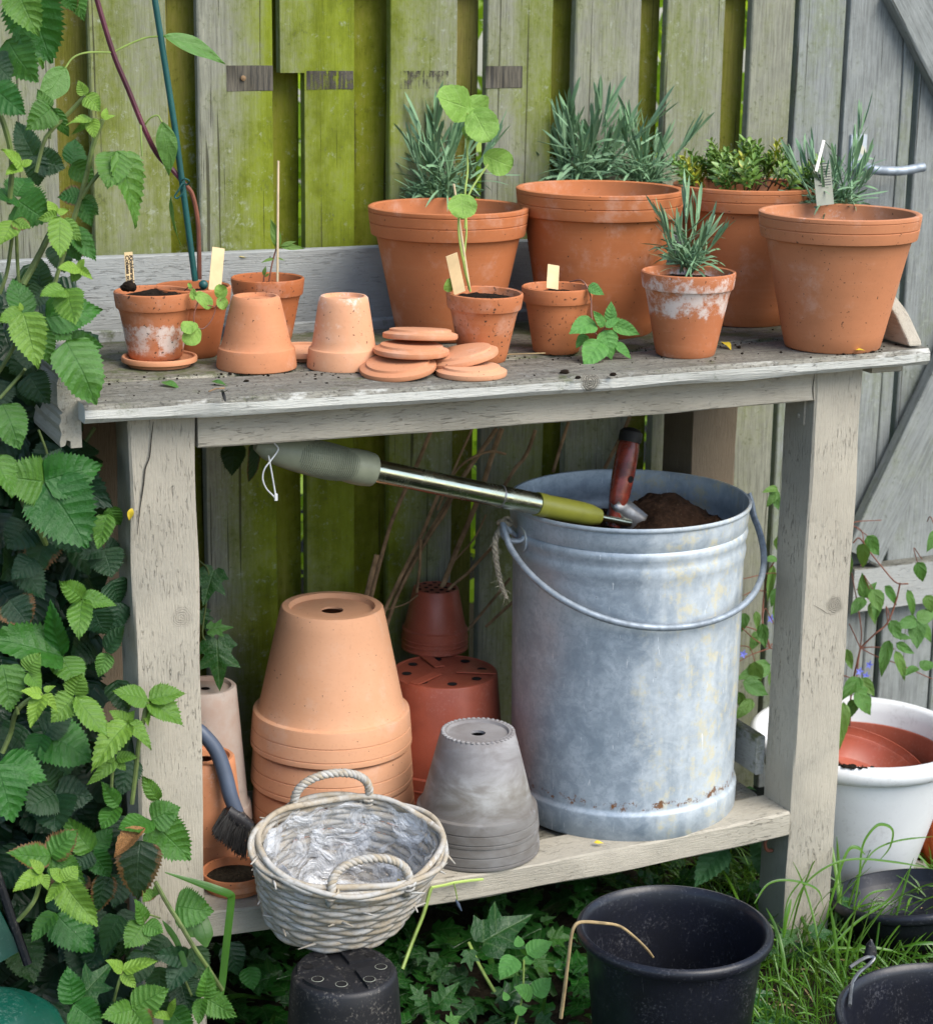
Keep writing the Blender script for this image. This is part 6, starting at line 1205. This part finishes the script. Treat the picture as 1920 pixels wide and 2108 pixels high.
hd_.matrix_basis = Matrix.Rotation(-b3.rotation_euler[2], 4, 'Z')
lug = obj('handle_lug', blob_g(.013, 4, .5, 10, 8, (.7, .6, 1.3)), M['blackmatt'], b3); lug.matrix_basis = Matrix.Rotation(-b3.rotation_euler[2], 4, 'Z') @ Matrix.Translation(Vector((0.8882, -0.4550, 0.2421))-Vector(b3.location))
o = obj('twig', tube(spline([(0.8808, -0.4625, 0.2000), (0.9209, -0.4537, 0.1900), (0.9351, -0.4630, 0.1800), (0.9457, -0.4886, 0.1700), (0.9627, -0.5105, 0.1600)], 5), .0016, 6), M['purplestem']); tag(o, 'reddish twig lying inside the corner bucket', 'twig')
q = (1.2476, -0.0496, 0.0700); dish = tub('black_dish', 'shallow black plastic dish half hidden by the grass', q[0]+.016, q[1]-.006, .020, .130, .095, .070, .008, M['blackplastic'], 'dish', tilt=(.16, -.10))
o = obj('dry_stalk', tube(spline([(0.4693, -0.3600, 0.1831), (0.4676, -0.3700, 0.2203), (0.4654, -0.3850, 0.2832), (0.4656, -0.3900, 0.3139), (0.4700, -0.3900, 0.3288), (0.4830, -0.3850, 0.3304), (0.5236, -0.3600, 0.3103), (0.5678, -0.3300, 0.2843), (0.6019, -0.3100, 0.2538), (0.6352, -0.2900, 0.2185), (0.6507, -0.2800, 0.1990)], 5), [.0027]*8+[.0023]*24+[.0020]*19, 7), M['drystem']); tag(o, 'bent dry straw stalk arching over the rim of the black bucket', 'dry stalk')
# upturned black pot carrying the basket
bpz = (0.2415, -0.1505, 0.1970)
o = obj('black_pot', lathe([(0, .186), (.020, .186), (.066, .186), (.070, .184), (.0725, .1795), (.075, .160), (.0775, .120), (.082, .060), (.084, .022), (.090, .020), (.0905, .001), (.088, 0), (.086, .001), (.080, .02), (.072, .17), (0, .178)], 80, False), M['blackmatt'], None, True, 40)
o.location = (bpz[0], bpz[1], .0105); tag(o, 'black plastic nursery pot upside down under the basket', 'plastic pot')
for a in [.42, 1.15, 2.0, 2.75, 3.55, 4.28, 5.1, 5.9]:
    h = obj('drain_hole', lathe([(0, 0), (.0068, 0), (.0076, .0004)], 14, False), M['blackhole'], o, loc=(.050*math.cos(a), .050*math.sin(a), .1909)); obj('scuffed_edge', lathe([(.0068, 0), (.0082, .0003), (.0086, 0)], 14, False), M['greytag'], h) if a > 3 else None
for a in (.0, 1.571, 3.142, 4.712):                          # raised quarters of the base with channels between them
    arc = [(.0655*math.cos(a+q), .0655*math.sin(a+q)) for q in [.16+1.25*k/8 for k in range(9)]]; pin = (.016*math.cos(a+.785), .016*math.sin(a+.785)); pl = [pin]+arc; g = G(); n_ = len(pl)
    g.add([(x, y, .185) for x, y in pl]+[(x*.985, y*.985, .1905) for x, y in pl], [tuple(range(n_, 2*n_))]+[(i_, (i_+1) % n_, (i_+1) % n_+n_, i_+n_) for i_ in range(n_)])
    obj('base_panel', g, M['blackmatt'], o, False)
# white pot with red pots inside, the clematis, and the orange pot
wq = (1.3223, 0.2121, 0.2680)
KW = 1.14
pr = [(0, 0), (.086, 0), (.090, .004), (.119, .11), (.146, .196), (.1475, .205), (.156, .206), (.1625, .212), (.1655, .221), (.1645, .230), (.159, .2355), (.152, .236), (.146, .231), (.143, .215), (.112, .10), (.084, .012), (0, .012)]
pr = [(a*KW, b*KW) for a, b in pr]
wp = obj('white_pot', lathe(pr, 112, False), M['whitepot'], None, True, 50); wp.location = (wq[0], wq[1], .0); tag(wp, 'big white planter with rounded rim behind the right leg', 'planter')
gs_ = obj('soil', disc_soil(.128, 6, .008), M['soil'], wp, True, None, loc=(0, 0, .160))
pr = [(a*KW, b*KW) for a, b in [(.1345, .209), (.1365, .210), (.120, .150), (.1175, .150)]]
o = obj('plastic_pot', lathe(pr, 80, True), M['redplastic'], None, True, 40); o.location = (wq[0]+.001, wq[1], -.012); tag(o, 'brown red plastic pot lining the white planter', 'plastic pot')
o = plastic_pot('plastic_pot', 'ribbed red plastic pot lying tilted inside the white planter', 0, 0, 0, .100, .078, .055, .014, M['redplastic'], None, (), cat='plastic pot')
o.location = (wq[0]+.020, wq[1]+.012, .165); o.rotation_euler = (math.radians(16), math.radians(9), .3)
mo = G(); rr = random.Random(4)
for i in range(46):
    a = math.radians(-130)+rr.gauss(0, .10); q = G(); blob_g(abs(rr.gauss(0, .0018))+.001, i, .6, 6, 4, (1.4, 1.4, .5), q); r_ = .1775+rr.gauss(0, .004); mo.add([(v[0]+r_*math.cos(a), v[1]+r_*math.sin(a), v[2]+.2692) for v in q.v], q.f)
obj('moss_specks', mo, M['soil'], wp, True, None, kind='stuff')
q = (1.4757, 0.1750, 0.0300); rb_ = lambda a, z: .02*math.cos(a*26)
o = obj('orange_pot', lathe([(0, 0), (.055, 0), (.075, .05), (.09, .12), (.094, .14), (.092, .142), (.086, .12), (.07, .05), (0, .006)], 156, False, None, rb_), M['orangeplastic'], None, True, 60); o.location = (q[0]+.040, q[1]+.01, 0); tag(o, 'ribbed bright orange plastic pot at the right edge', 'plastic pot')
q = (1.3382, 0.0649, 0.0300); o = obj('stone', blob_g(.055, 5, .5, 16, 11, (1.3, .8, .7)), M['stone'], None, True, None, loc=(q[0]+.03, q[1]+.08, .005)); tag(o, 'grey stone lying beside the white planter', 'stone')
cl = thing('clematis_plant', 'clematis with pointed leaves growing from the white planter', 'clematis', (1.3729, 0.3000, 0.1411))
for pts, r in [([(1.3793, 0.3200, 0.1232), (1.3851, 0.3300, 0.2214), (1.3909, 0.3400, 0.2913), (1.4038, 0.3400, 0.3687)], .0018), ([(1.4038, 0.3400, 0.3687), (1.4259, 0.3300, 0.3956), (1.4505, 0.3300, 0.4127), (1.4661, 0.3300, 0.4519), (1.4727, 0.3300, 0.4856)], .0016), ([(1.4038, 0.3400, 0.3687), (1.3883, 0.3400, 0.3969), (1.3765, 0.3400, 0.4174)], .0011), ([(1.4038, 0.3400, 0.3687), (1.4035, 0.3400, 0.3997), (1.3929, 0.3400, 0.4463), (1.3748, 0.3400, 0.5111)], .0012),
               ([(1.3878, 0.3600, 0.5598), (1.4005, 0.3600, 0.5675), (1.4252, 0.3600, 0.5391), (1.4463, 0.3500, 0.5117), (1.4706, 0.3400, 0.4839), (1.4971, 0.3400, 0.4784)], .0014), ([(1.4252, 0.3600, 0.5391), (1.4216, 0.3600, 0.5322), (1.4064, 0.3600, 0.5158)], .001), ([(1.4038, 0.3400, 0.3687), (1.4278, 0.3300, 0.3707), (1.4702, 0.3300, 0.3619)], .0011), ([(1.4038, 0.3400, 0.3687), (1.4345, 0.3300, 0.3516), (1.4832, 0.3300, 0.3309), (1.5586, 0.3300, 0.2935)], .001), ([(1.4038, 0.3400, 0.3687), (1.4014, 0.3400, 0.3452), (1.3926, 0.3300, 0.3174)], .0012), ([(1.4505, 0.3300, 0.4127), (1.4773, 0.3300, 0.4032), (1.5050, 0.3200, 0.4140)], .001),
               ([(1.2676, 0.4200, 0.5273), (1.2530, 0.4200, 0.5019), (1.2479, 0.4200, 0.4691), (1.2409, 0.4100, 0.4148), (1.2537, 0.4000, 0.3681)], .0016), ([(1.2537, 0.4000, 0.3681), (1.2224, 0.4000, 0.3864), (1.1929, 0.4000, 0.4125)], .001), ([(1.2537, 0.4000, 0.3681), (1.2265, 0.4000, 0.4022), (1.1998, 0.4000, 0.4144)], .001), ([(1.2537, 0.4000, 0.3681), (1.2139, 0.4000, 0.3602), (1.1894, 0.4000, 0.3504)], .001), ([(1.2479, 0.4200, 0.4691), (1.2266, 0.4200, 0.4723), (1.2050, 0.4200, 0.4656)], .001), ([(1.2479, 0.4200, 0.4691), (1.2658, 0.4200, 0.4572), (1.2767, 0.4200, 0.4451)], .001), ([(1.2537, 0.4000, 0.3681), (1.2953, 0.3600, 0.3519), (1.4000, 0.3400, 0.3086)], .0012)]:
    stemmed(cl, pts, r, M['brownstem'], 6)
for i, (b, e, w) in enumerate([((1.3979, 0.3300, 0.4657), (1.3893, 0.3300, 0.5123), 28), ((1.4000, 0.3300, 0.4655), (1.4182, 0.3300, 0.4958), 24), ((1.4309, 0.3300, 0.4774), (1.4149, 0.3200, 0.4225), 28), ((1.4397, 0.3300, 0.4837), (1.4731, 0.3200, 0.4458), 24), ((1.3979, 0.3300, 0.4657), (1.3643, 0.3200, 0.4427), 30), ((1.4811, 0.3200, 0.4748), (1.5002, 0.3100, 0.4230), 24), ((1.4995, 0.3100, 0.4185), (1.4437, 0.3000, 0.4162), 32), ((1.4995, 0.3100, 0.4185), (1.5346, 0.3000, 0.4384), 36), ((1.4996, 0.3100, 0.4176), (1.4911, 0.2900, 0.3719), 42), ((1.5040, 0.3100, 0.4153), (1.5367, 0.3000, 0.3779), 34), ((1.4493, 0.3100, 0.3953), (1.4875, 0.3000, 0.3883), 17),
                 ((1.4427, 0.3100, 0.3879), (1.4156, 0.2900, 0.3320), 30), ((1.4578, 0.3100, 0.3806), (1.4952, 0.3000, 0.3591), 22), ((1.4579, 0.3100, 0.3660), (1.4751, 0.2900, 0.3135), 26), ((1.5092, 0.3100, 0.3285), (1.4711, 0.3000, 0.3218), 26), ((1.5135, 0.3100, 0.3280), (1.5400, 0.3000, 0.3408), 32), ((1.3678, 0.3300, 0.3743), (1.3751, 0.3200, 0.3365), 22), ((1.3775, 0.3000, 0.3291), (1.3300, 0.2800, 0.3083), 40), ((1.3816, 0.3000, 0.3285), (1.3969, 0.2800, 0.2977), 30), ((1.3637, 0.2900, 0.3132), (1.3985, 0.2700, 0.2681), 50), ((1.3328, 0.2800, 0.2962), (1.3213, 0.2600, 0.2140), 34), ((1.3723, 0.3000, 0.2888), (1.3494, 0.2900, 0.2587), 30),
                 ((1.2632, 0.4200, 0.5161), (1.2479, 0.4100, 0.4511), 20), ((1.2099, 0.4200, 0.4326), (1.1985, 0.4100, 0.4025), 28), ((1.2319, 0.4200, 0.4337), (1.2340, 0.4100, 0.3965), 18), ((1.2481, 0.3900, 0.3409), (1.1807, 0.3800, 0.3271), 42), ((1.1871, 0.3800, 0.3190), (1.2367, 0.3700, 0.2904), 42), ((1.1801, 0.3800, 0.3017), (1.1891, 0.3700, 0.2638), 24), ((1.2696, 0.4200, 0.5271), (1.2391, 0.4100, 0.5311), 20), ((1.2328, 0.4100, 0.3985), (1.2135, 0.4000, 0.3675), 26), ((1.2765, 0.4400, 0.6509), (1.2384, 0.4300, 0.6504), 18), ((1.2768, 0.4400, 0.6465), (1.2519, 0.4300, 0.6244), 22), ((1.2733, 0.4400, 0.6379), (1.2746, 0.4300, 0.6135), 22), ((1.5155, 0.3100, 0.4640), (1.5268, 0.3000, 0.4320), 30), ((1.2549, 0.3900, 0.3291), (1.2555, 0.3700, 0.2806), 30), ((1.2028, 0.3700, 0.2875), (1.1654, 0.3600, 0.2595), 30)]):
    L = (Vector(e)-Vector(b)).length; put_leaf('leaf', CLEM[i % 4], cl, b, e, facing(b, .5), (w/1330/L)/.55, random.uniform(-.4, .4), young=random.choice([0, 0, .1, .3]))
rq = random.Random(77)
for i in range(26):
    x = rq.uniform(1.16, 1.50); z = rq.uniform(.34, .62); b = Vector((x, rq.uniform(.26, .40), z)); a = rq.uniform(-2.6, -.5)
    e = b+Vector((math.cos(a)*.5, rq.uniform(-.4, .1), math.sin(a))).normalized()*rq.uniform(.030, .052); put_leaf('leaf', CLEM[i % 4], cl, b, e, facing(b, .5), rq.uniform(.8, 1.15), rq.uniform(-.5, .5), young=rq.choice([0, 0, .2, .35]))
    stemmed(cl, [tuple(b), tuple(b+Vector((rq.uniform(-.02, .02), .02, .02))), tuple(b+Vector((rq.uniform(-.05, .05), .03, rq.uniform(-.02, .03))))], .0009, M['brownstem'], 5)
for p in ((1.4168, 0.3300, 0.3391), (1.4111, 0.3300, 0.3187), (1.3969, 0.3300, 0.3288), (1.1966, 0.4000, 0.3641), (1.2568, 0.4100, 0.4202)):
    g = G(); lf = leaf_g(.5, P_lance, 4, 1, 0, .3, .2, 0)
    for k in range(5):
        a = k*1.257; m, L = orient((0, 0, 0), Vector((math.cos(a), -.5, math.sin(a)))*.008, (0, -1, 0)); merge(g, lf, m)
    obj('flower', g, M['blue'], cl, True, None, loc=tuple(Vector(p)-Vector(cl.location)))
# dark green tub and panel at the lower left corner
q = (-0.2525, -0.1555, 0.2300); o = obj('green_tub', lathe([(0, .19), (.055, .188), (.062, .183), (.066, .176), (.085, .172), (.100, .160), (.108, .14), (.113, .09), (.118, .0), (.112, .0), (.10, .14), (0, .18)], 96, False), M['greenplastic'], None, True, 60); o.location = (q[0], q[1], 0); o.location.z = .055; tag(o, 'upturned dark green plastic tub at the lower left corner', 'tub')
gp = thing('plastic_screen', 'flat dark green plastic panel with black edge leaning at the left', 'panel', (-0.1885, 0.0200, 0.1958)); a = Vector((-0.1835, 0.0300, 0.3414)); b = Vector((-0.1627, 0.0000, 0.2004))
o = obj('sheet', board_g(.26, .30, .004, .001, 4, 0), M['greenplastic'], gp); place(o, Vector((-0.1544, -0.0200, 0.1830))-Vector(gp.location)+Vector((-.155, .0, 0)), (-.055, .03, .14), (.05, -1, .25))
o = obj('edging', tube([Vector(p)-Vector(gp.location) for p in ((-0.1960, 0.0200, 0.3549), (-0.1874, 0.0150, 0.3201), (-0.1753, 0.0050, 0.2689), (-0.1622, -0.0100, 0.2159))], .006, 8), M['blackmatt'], gp)
# ================================================================ GROUND COVER
STR = [mesh_of('leaf', leaf_g(.05, P_strap, 14, 1, 0, c_, .5, 0, wave=.004), M['strap'], True, None) for c_ in (.15, .35, .6)]
sp = thing('strap_leaf_plant', 'long folded green strap leaf bent over the shelf edge', 'strap leaves', (0.0546, -0.1300, 0.1774))
def ribbon(parent, pts, w, mat, name='leaf', nrm=(0, -1, .3)):
    L0 = Vector(parent.location) if parent else Vector((0, 0, 0)); P = spline([Vector(p)-L0 for p in pts], 5); g = G(); vs = []; fs = []; uv = []; k = len(P)
    for i, p in enumerate(P):
        d = (P[min(k-1, i+1)]-P[max(0, i-1)]).normalized(); s = d.cross(Vector(nrm)).normalized(); f = i/(k-1); ww = w/2*min(1, (1-f)*4+.15, .5+f*4); nn = s.cross(d)
        vs += [p-s*ww, p+nn*ww*.3, p+s*ww]; uv += [(0, f), (.5, f), (1, f)]
    for i in range(k-1):
        for c_ in (0, 1): a = i*3+c_; fs.append((a, a+1, a+4, a+3))
    return obj(name, g.add(vs, fs, uv), mat, parent, True, None)
ribbon(sp, [(0.0635, -0.1400, 0.1589), (0.0741, -0.1300, 0.2023), (0.0834, -0.1250, 0.2628), (0.0912, -0.1200, 0.3118), (0.0900, -0.1200, 0.3219), (0.0739, -0.1200, 0.3318), (0.0436, -0.1100, 0.3447), (0.0068, -0.1000, 0.3601)], .0105, M['strap'])
ribbon(sp, [(0.0419, -0.1100, 0.2636), (0.0487, -0.1000, 0.2863), (0.0542, -0.1100, 0.2720), (0.0556, -0.1200, 0.2514)], .026, M['strap'])
ribbon(sp, [(0.0253, -0.1300, 0.2262), (0.0157, -0.1200, 0.2660), (-0.0021, -0.1150, 0.2988)], .008, M['strap'])
fs_ = thing('flower_stalk', 'bent green stalk with withered flower resting against the shelf board', 'flower stalk', (0.3677, -0.0500, 0.1252))
stemmed(fs_, [(0.3677, -0.0500, 0.1252), (0.3923, -0.0300, 0.1576), (0.4122, -0.0200, 0.1897), (0.4252, -0.0120, 0.2186), (0.4298, -0.0100, 0.2262)], .0028, M['greenstem']); stemmed(fs_, [(0.4291, -0.0100, 0.2256), (0.4500, -0.0100, 0.2258), (0.4663, -0.0100, 0.2269), (0.4890, -0.0100, 0.2261), (0.5118, -0.0100, 0.2245)], .0022, M['limestem'])
stemmed(fs_, [(0.4639, -0.0120, 0.2274), (0.4680, -0.0140, 0.2065), (0.4689, -0.0140, 0.1947)], .0010, M['greenstem']); o = obj('withered_flower', tube([Vector(p)-Vector(fs_.location) for p in ((0.4656, -0.0160, 0.2024), (0.4696, -0.0160, 0.1939), (0.4752, -0.0160, 0.1827))], [.001, .0028, .0008], 6), M['blueplastic'], fs_)
fs2 = thing('flower_stalk', 'snapped green stalk lying across the ivy', 'flower stalk', (0.4816, -0.0300, 0.1362))
stemmed(fs2, [(0.4719, -0.0500, 0.1481), (0.4758, -0.0700, 0.1294), (0.4828, -0.0900, 0.1089), (0.4926, -0.1000, 0.0885)], .0026, M['greenstem'])
# ivy and nettles on the ground
gi = thing('ground_ivy', 'glossy ivy carpet covering the ground under the bench', 'ivy', (.45, .0, 0))
rr = random.Random(11)
def ivleaf(x, y, z, s, young=0.0, az=None):
    b = Vector((x, y, z)); a = rr.uniform(0, 6.28) if az is None else az; d = Vector((math.cos(a), math.sin(a), rr.uniform(-.5, .25))).normalized()*s
    put_leaf('leaf', rr.choice(IVY), gi, b, b+d, Vector((rr.uniform(-.5, .5), -.55, 1)), rr.uniform(.9, 1.2), 0, young=young)
for i in range(262):
    x = rr.uniform(-.02, 1.06); y = rr.uniform(-.34, .36)
    if (x-.672)**2+(y+.3)**2 < .135**2 or (x-bpz[0])**2+(y-bpz[1])**2 < .085**2 or (x > .86 and y < -.1) : continue
    ivleaf(x, y, rr.uniform(.015, .08), rr.uniform(.022, .048), .3 if rr.random() < .12 else 0)
for (b, e, w, y) in [((0.4931, -0.0600, 0.1503), (0.5703, -0.0600, 0.1829), 1.1, 0), ((0.3802, -0.1600, 0.1230), (0.4095, -0.1600, 0.1510), 1.1, .15), ((0.3570, -0.1500, 0.1250), (0.3439, -0.1400, 0.1504), .9, .1), ((0.3780, -0.2000, 0.1136), (0.3963, -0.2000, 0.1210), 1.4, .6), ((0.4595, -0.0800, 0.1489), (0.4549, -0.1000, 0.1284), 1, 0), ((-0.1159, -0.1300, 0.2187), (-0.0702, -0.1200, 0.2575), .9, .1)]:
    put_leaf('leaf', IVY[0], gi, b, e, facing(b, .8), w, 0, young=y)
und = G(); iq = ivy_g(.2, .1)
for i in range(700):
    x = rr.uniform(-.35, 1.3); y = rr.uniform(-.36, .5); b = Vector((x, y, rr.uniform(.005, .06)))
    if (x-.672)**2+(y+.3)**2 < .14**2 or (x-bpz[0])**2+(y-bpz[1])**2 < .09**2 or (x-wq[0])**2+(y-wq[1])**2 < .185**2 or (x > .92 and y < .0): continue
    a = rr.uniform(0, 6.28); d = Vector((math.cos(a), math.sin(a), rr.uniform(-.4, .4))).normalized()*rr.uniform(.03, .055); m, L = orient(b-Vector((.45, 0, 0)), b+d-Vector((.45, 0, 0)), (0, -.5, 1)); merge(und, iq, m)
obj('undergrowth', und, M['ivy'], gi, True, None, kind='stuff')
for i in range(40):
    x = rr.uniform(.0, 1.04); y = rr.uniform(-.22, .2); a = rr.uniform(0, 6.28); b = Vector((x, y, .01)); e = b+Vector((math.cos(a)*.12, math.sin(a)*.12, rr.uniform(.03, .10)))
    put_leaf('leaf', rr.choice(STR), gi, b, e, (0, -.3, 1), rr.uniform(1.2, 2.4), rr.uniform(-.5, .5))
nt = thing('nettle_plant', 'toothed nettle like leaves hanging below the shelf by the right leg', 'nettle', (1.0152, 0.1200, 0.1251))
for b, e, w in [((1.0069, 0.1200, 0.1421), (0.9351, 0.0900, 0.0982), .85), ((1.0963, 0.1400, 0.1454), (1.0733, 0.1100, 0.0777), .95), ((1.0023, 0.1300, 0.1318), (1.0108, 0.1100, 0.0954), .8)]:
    put_leaf('leaf', NETT[0], nt, b, e, facing(b, .4), w, 0)
stemmed(nt, [(1.0514, 0.1400, 0.0227), (1.0275, 0.1300, 0.0928), (1.0078, 0.1200, 0.1419)], .0016, M['greenstem'])
ng = thing('nettle_plant', 'low scalloped leaf seedling among the ivy left of the bucket', 'nettle', (0.4781, -0.2000, 0.1269))
for b, e, w in [((0.5147, -0.1600, 0.1722), (0.5527, -0.1600, 0.1900), 1.0), ((0.5030, -0.1600, 0.1857), (0.5035, -0.1500, 0.1999), 1.2), ((0.4909, -0.1700, 0.1776), (0.4594, -0.1900, 0.1632), 1.1), ((0.5064, -0.1700, 0.1633), (0.5262, -0.1600, 0.1723), .9), ((0.5045, -0.2000, 0.1291), (0.4806, -0.2000, 0.1489), 1.2), ((0.5083, -0.2000, 0.1284), (0.5304, -0.2000, 0.1542), 1.2), ((0.4689, -0.2200, 0.1200), (0.4875, -0.2200, 0.1259), 1.2), ((0.4620, -0.2100, 0.1351), (0.4597, -0.2000, 0.1456), 1.0)]:
    put_leaf('leaf', MINT[1], ng, b, e, facing(b, .9), w, 0)
stemmed(ng, [(0.4694, -0.2200, 0.1011), (0.4941, -0.1900, 0.1263), (0.5047, -0.1700, 0.1712)], .0016, M['greenstem'])
# grass
gr_ = G(); rr = random.Random(31)
def blade(x, y, L, w, lean, az, droop, seg=5):
    d = Vector((math.cos(az)*lean, math.sin(az)*lean, 1)); o = Vector((math.cos(az), math.sin(az), 0))
    strip(gr_, (x, y, gh(x, y)-.006), d, o.cross(Vector((0, 0, 1)))*.3+o, L, w, o*droop*.6+Vector((0, 0, -droop)), seg, rr.random(), rr.uniform(-.6, .6))
def clear(x, y): return (x-dish.location.x)**2+(y-dish.location.y)**2 > .098**2 and (x-.672)**2+(y+.3)**2 > .108**2 and (x-b3.location.x)**2+(y-b3.location.y)**2 > .108**2 and (x-wq[0])**2+(y-wq[1])**2 > .135**2 and not (1.04 < x < 1.145 and -.01 < y < .09)
for i in range(8200):
    x = rr.uniform(.74, 1.75); y = rr.uniform(-.75, .30)
    if not clear(x, y) or (x < .9 and y > -.1): continue
    blade(x, y, abs(rr.gauss(.055, .022))+.015, rr.uniform(.0018, .0034), rr.uniform(.1, .9), rr.uniform(0, 6.28), rr.uniform(.2, 1.5))
for i in range(70):
    x = rr.gauss(1.12, .09); y = rr.gauss(-.10, .06)
    if clear(x, y): blade(x, y, rr.uniform(.12, .23), rr.uniform(.0032, .0058), rr.uniform(.1, .6), rr.uniform(-.9, 1.6), rr.uniform(.5, 2.0), 9)
for i in range(900):
    x = rr.uniform(.1, .9); y = rr.uniform(-.62, -.2)
    if clear(x, y) and (x-bpz[0])**2+(y-bpz[1])**2 > .09**2: blade(x, y, abs(rr.gauss(.05, .02))+.015, rr.uniform(.002, .0036), rr.uniform(.2, 1), rr.uniform(0, 6.28), rr.uniform(.3, 1.5))
dg_ = G(); gs2 = gr_; gr_ = dg_
for i in range(420):
    x = rr.uniform(.74, 1.6); y = rr.uniform(-.72, .2)
    if clear(x, y) and not (x < .9 and y > -.1): blade(x, y, rr.uniform(.03, .09), rr.uniform(.0012, .0026), rr.uniform(.6, 2.5), rr.uniform(0, 6.28), rr.uniform(.5, 1.8))
o = obj('dry_grass', dg_, M['drystem'], None, True, None); tag(o, 'dead straw coloured blades lying among the green grass', 'dry grass', kind='stuff')
gr_ = gs2
o = obj('grass', gr_, M['grass'], None, True, None); tag(o, 'lush green grass growing around the right leg and buckets', 'grass', kind='stuff')
tl = thing('grass_tuft', 'tall looping grass blades in front of the white planter', 'grass tuft', (1.1594, -0.0200, 0.0486))
for pts, w in [([(1.1539, -0.0400, 0.0671), (1.1682, -0.0300, 0.1283), (1.1782, -0.0200, 0.1733), (1.2030, -0.0150, 0.1993), (1.2274, -0.0100, 0.1968), (1.2427, -0.0100, 0.1824), (1.2383, -0.0100, 0.1550), (1.2190, -0.0100, 0.1342)], .0052), ([(1.0960, -0.0500, 0.0736), (1.1208, -0.0400, 0.1407), (1.1435, -0.0300, 0.1747), (1.1619, -0.0300, 0.1759), (1.1770, -0.0300, 0.1607)], .006), ([(1.0170, -0.0600, 0.0758), (1.0467, -0.0500, 0.1328), (1.0899, -0.0500, 0.1628), (1.1443, -0.0500, 0.1678), (1.2297, -0.0500, 0.1467), (1.3029, -0.0500, 0.1224)], .0035),
               ([(0.9885, -0.0900, 0.0864), (1.0023, -0.0800, 0.1371), (1.0337, -0.0800, 0.1727)], .003), ([(0.9470, -0.0700, 0.1343), (0.9764, -0.0600, 0.1576), (1.0163, -0.0600, 0.1573), (1.0672, -0.0600, 0.1335), (1.0833, -0.0600, 0.0972)], .0036), ([(0.9842, -0.1000, 0.0836), (0.9874, -0.1000, 0.1159), (1.0009, -0.0900, 0.1418)], .008), ([(1.1767, -0.0200, 0.1311), (1.2099, -0.0100, 0.1554), (1.2640, 0.0000, 0.1595), (1.3473, 0.0200, 0.1447)], .003), ([(1.0513, -0.1200, 0.0555), (1.1167, -0.1000, 0.0840), (1.1859, -0.0900, 0.1090), (1.2194, -0.0900, 0.1536)], .0045), ([(1.0818, -0.1000, 0.0654), (1.1180, -0.0900, 0.0960), (1.1479, -0.0900, 0.1241), (1.1893, -0.0900, 0.1252)], .0035)]:
    ribbon(tl, pts, w, M['grass'], 'blade', (.3, -1, .4))
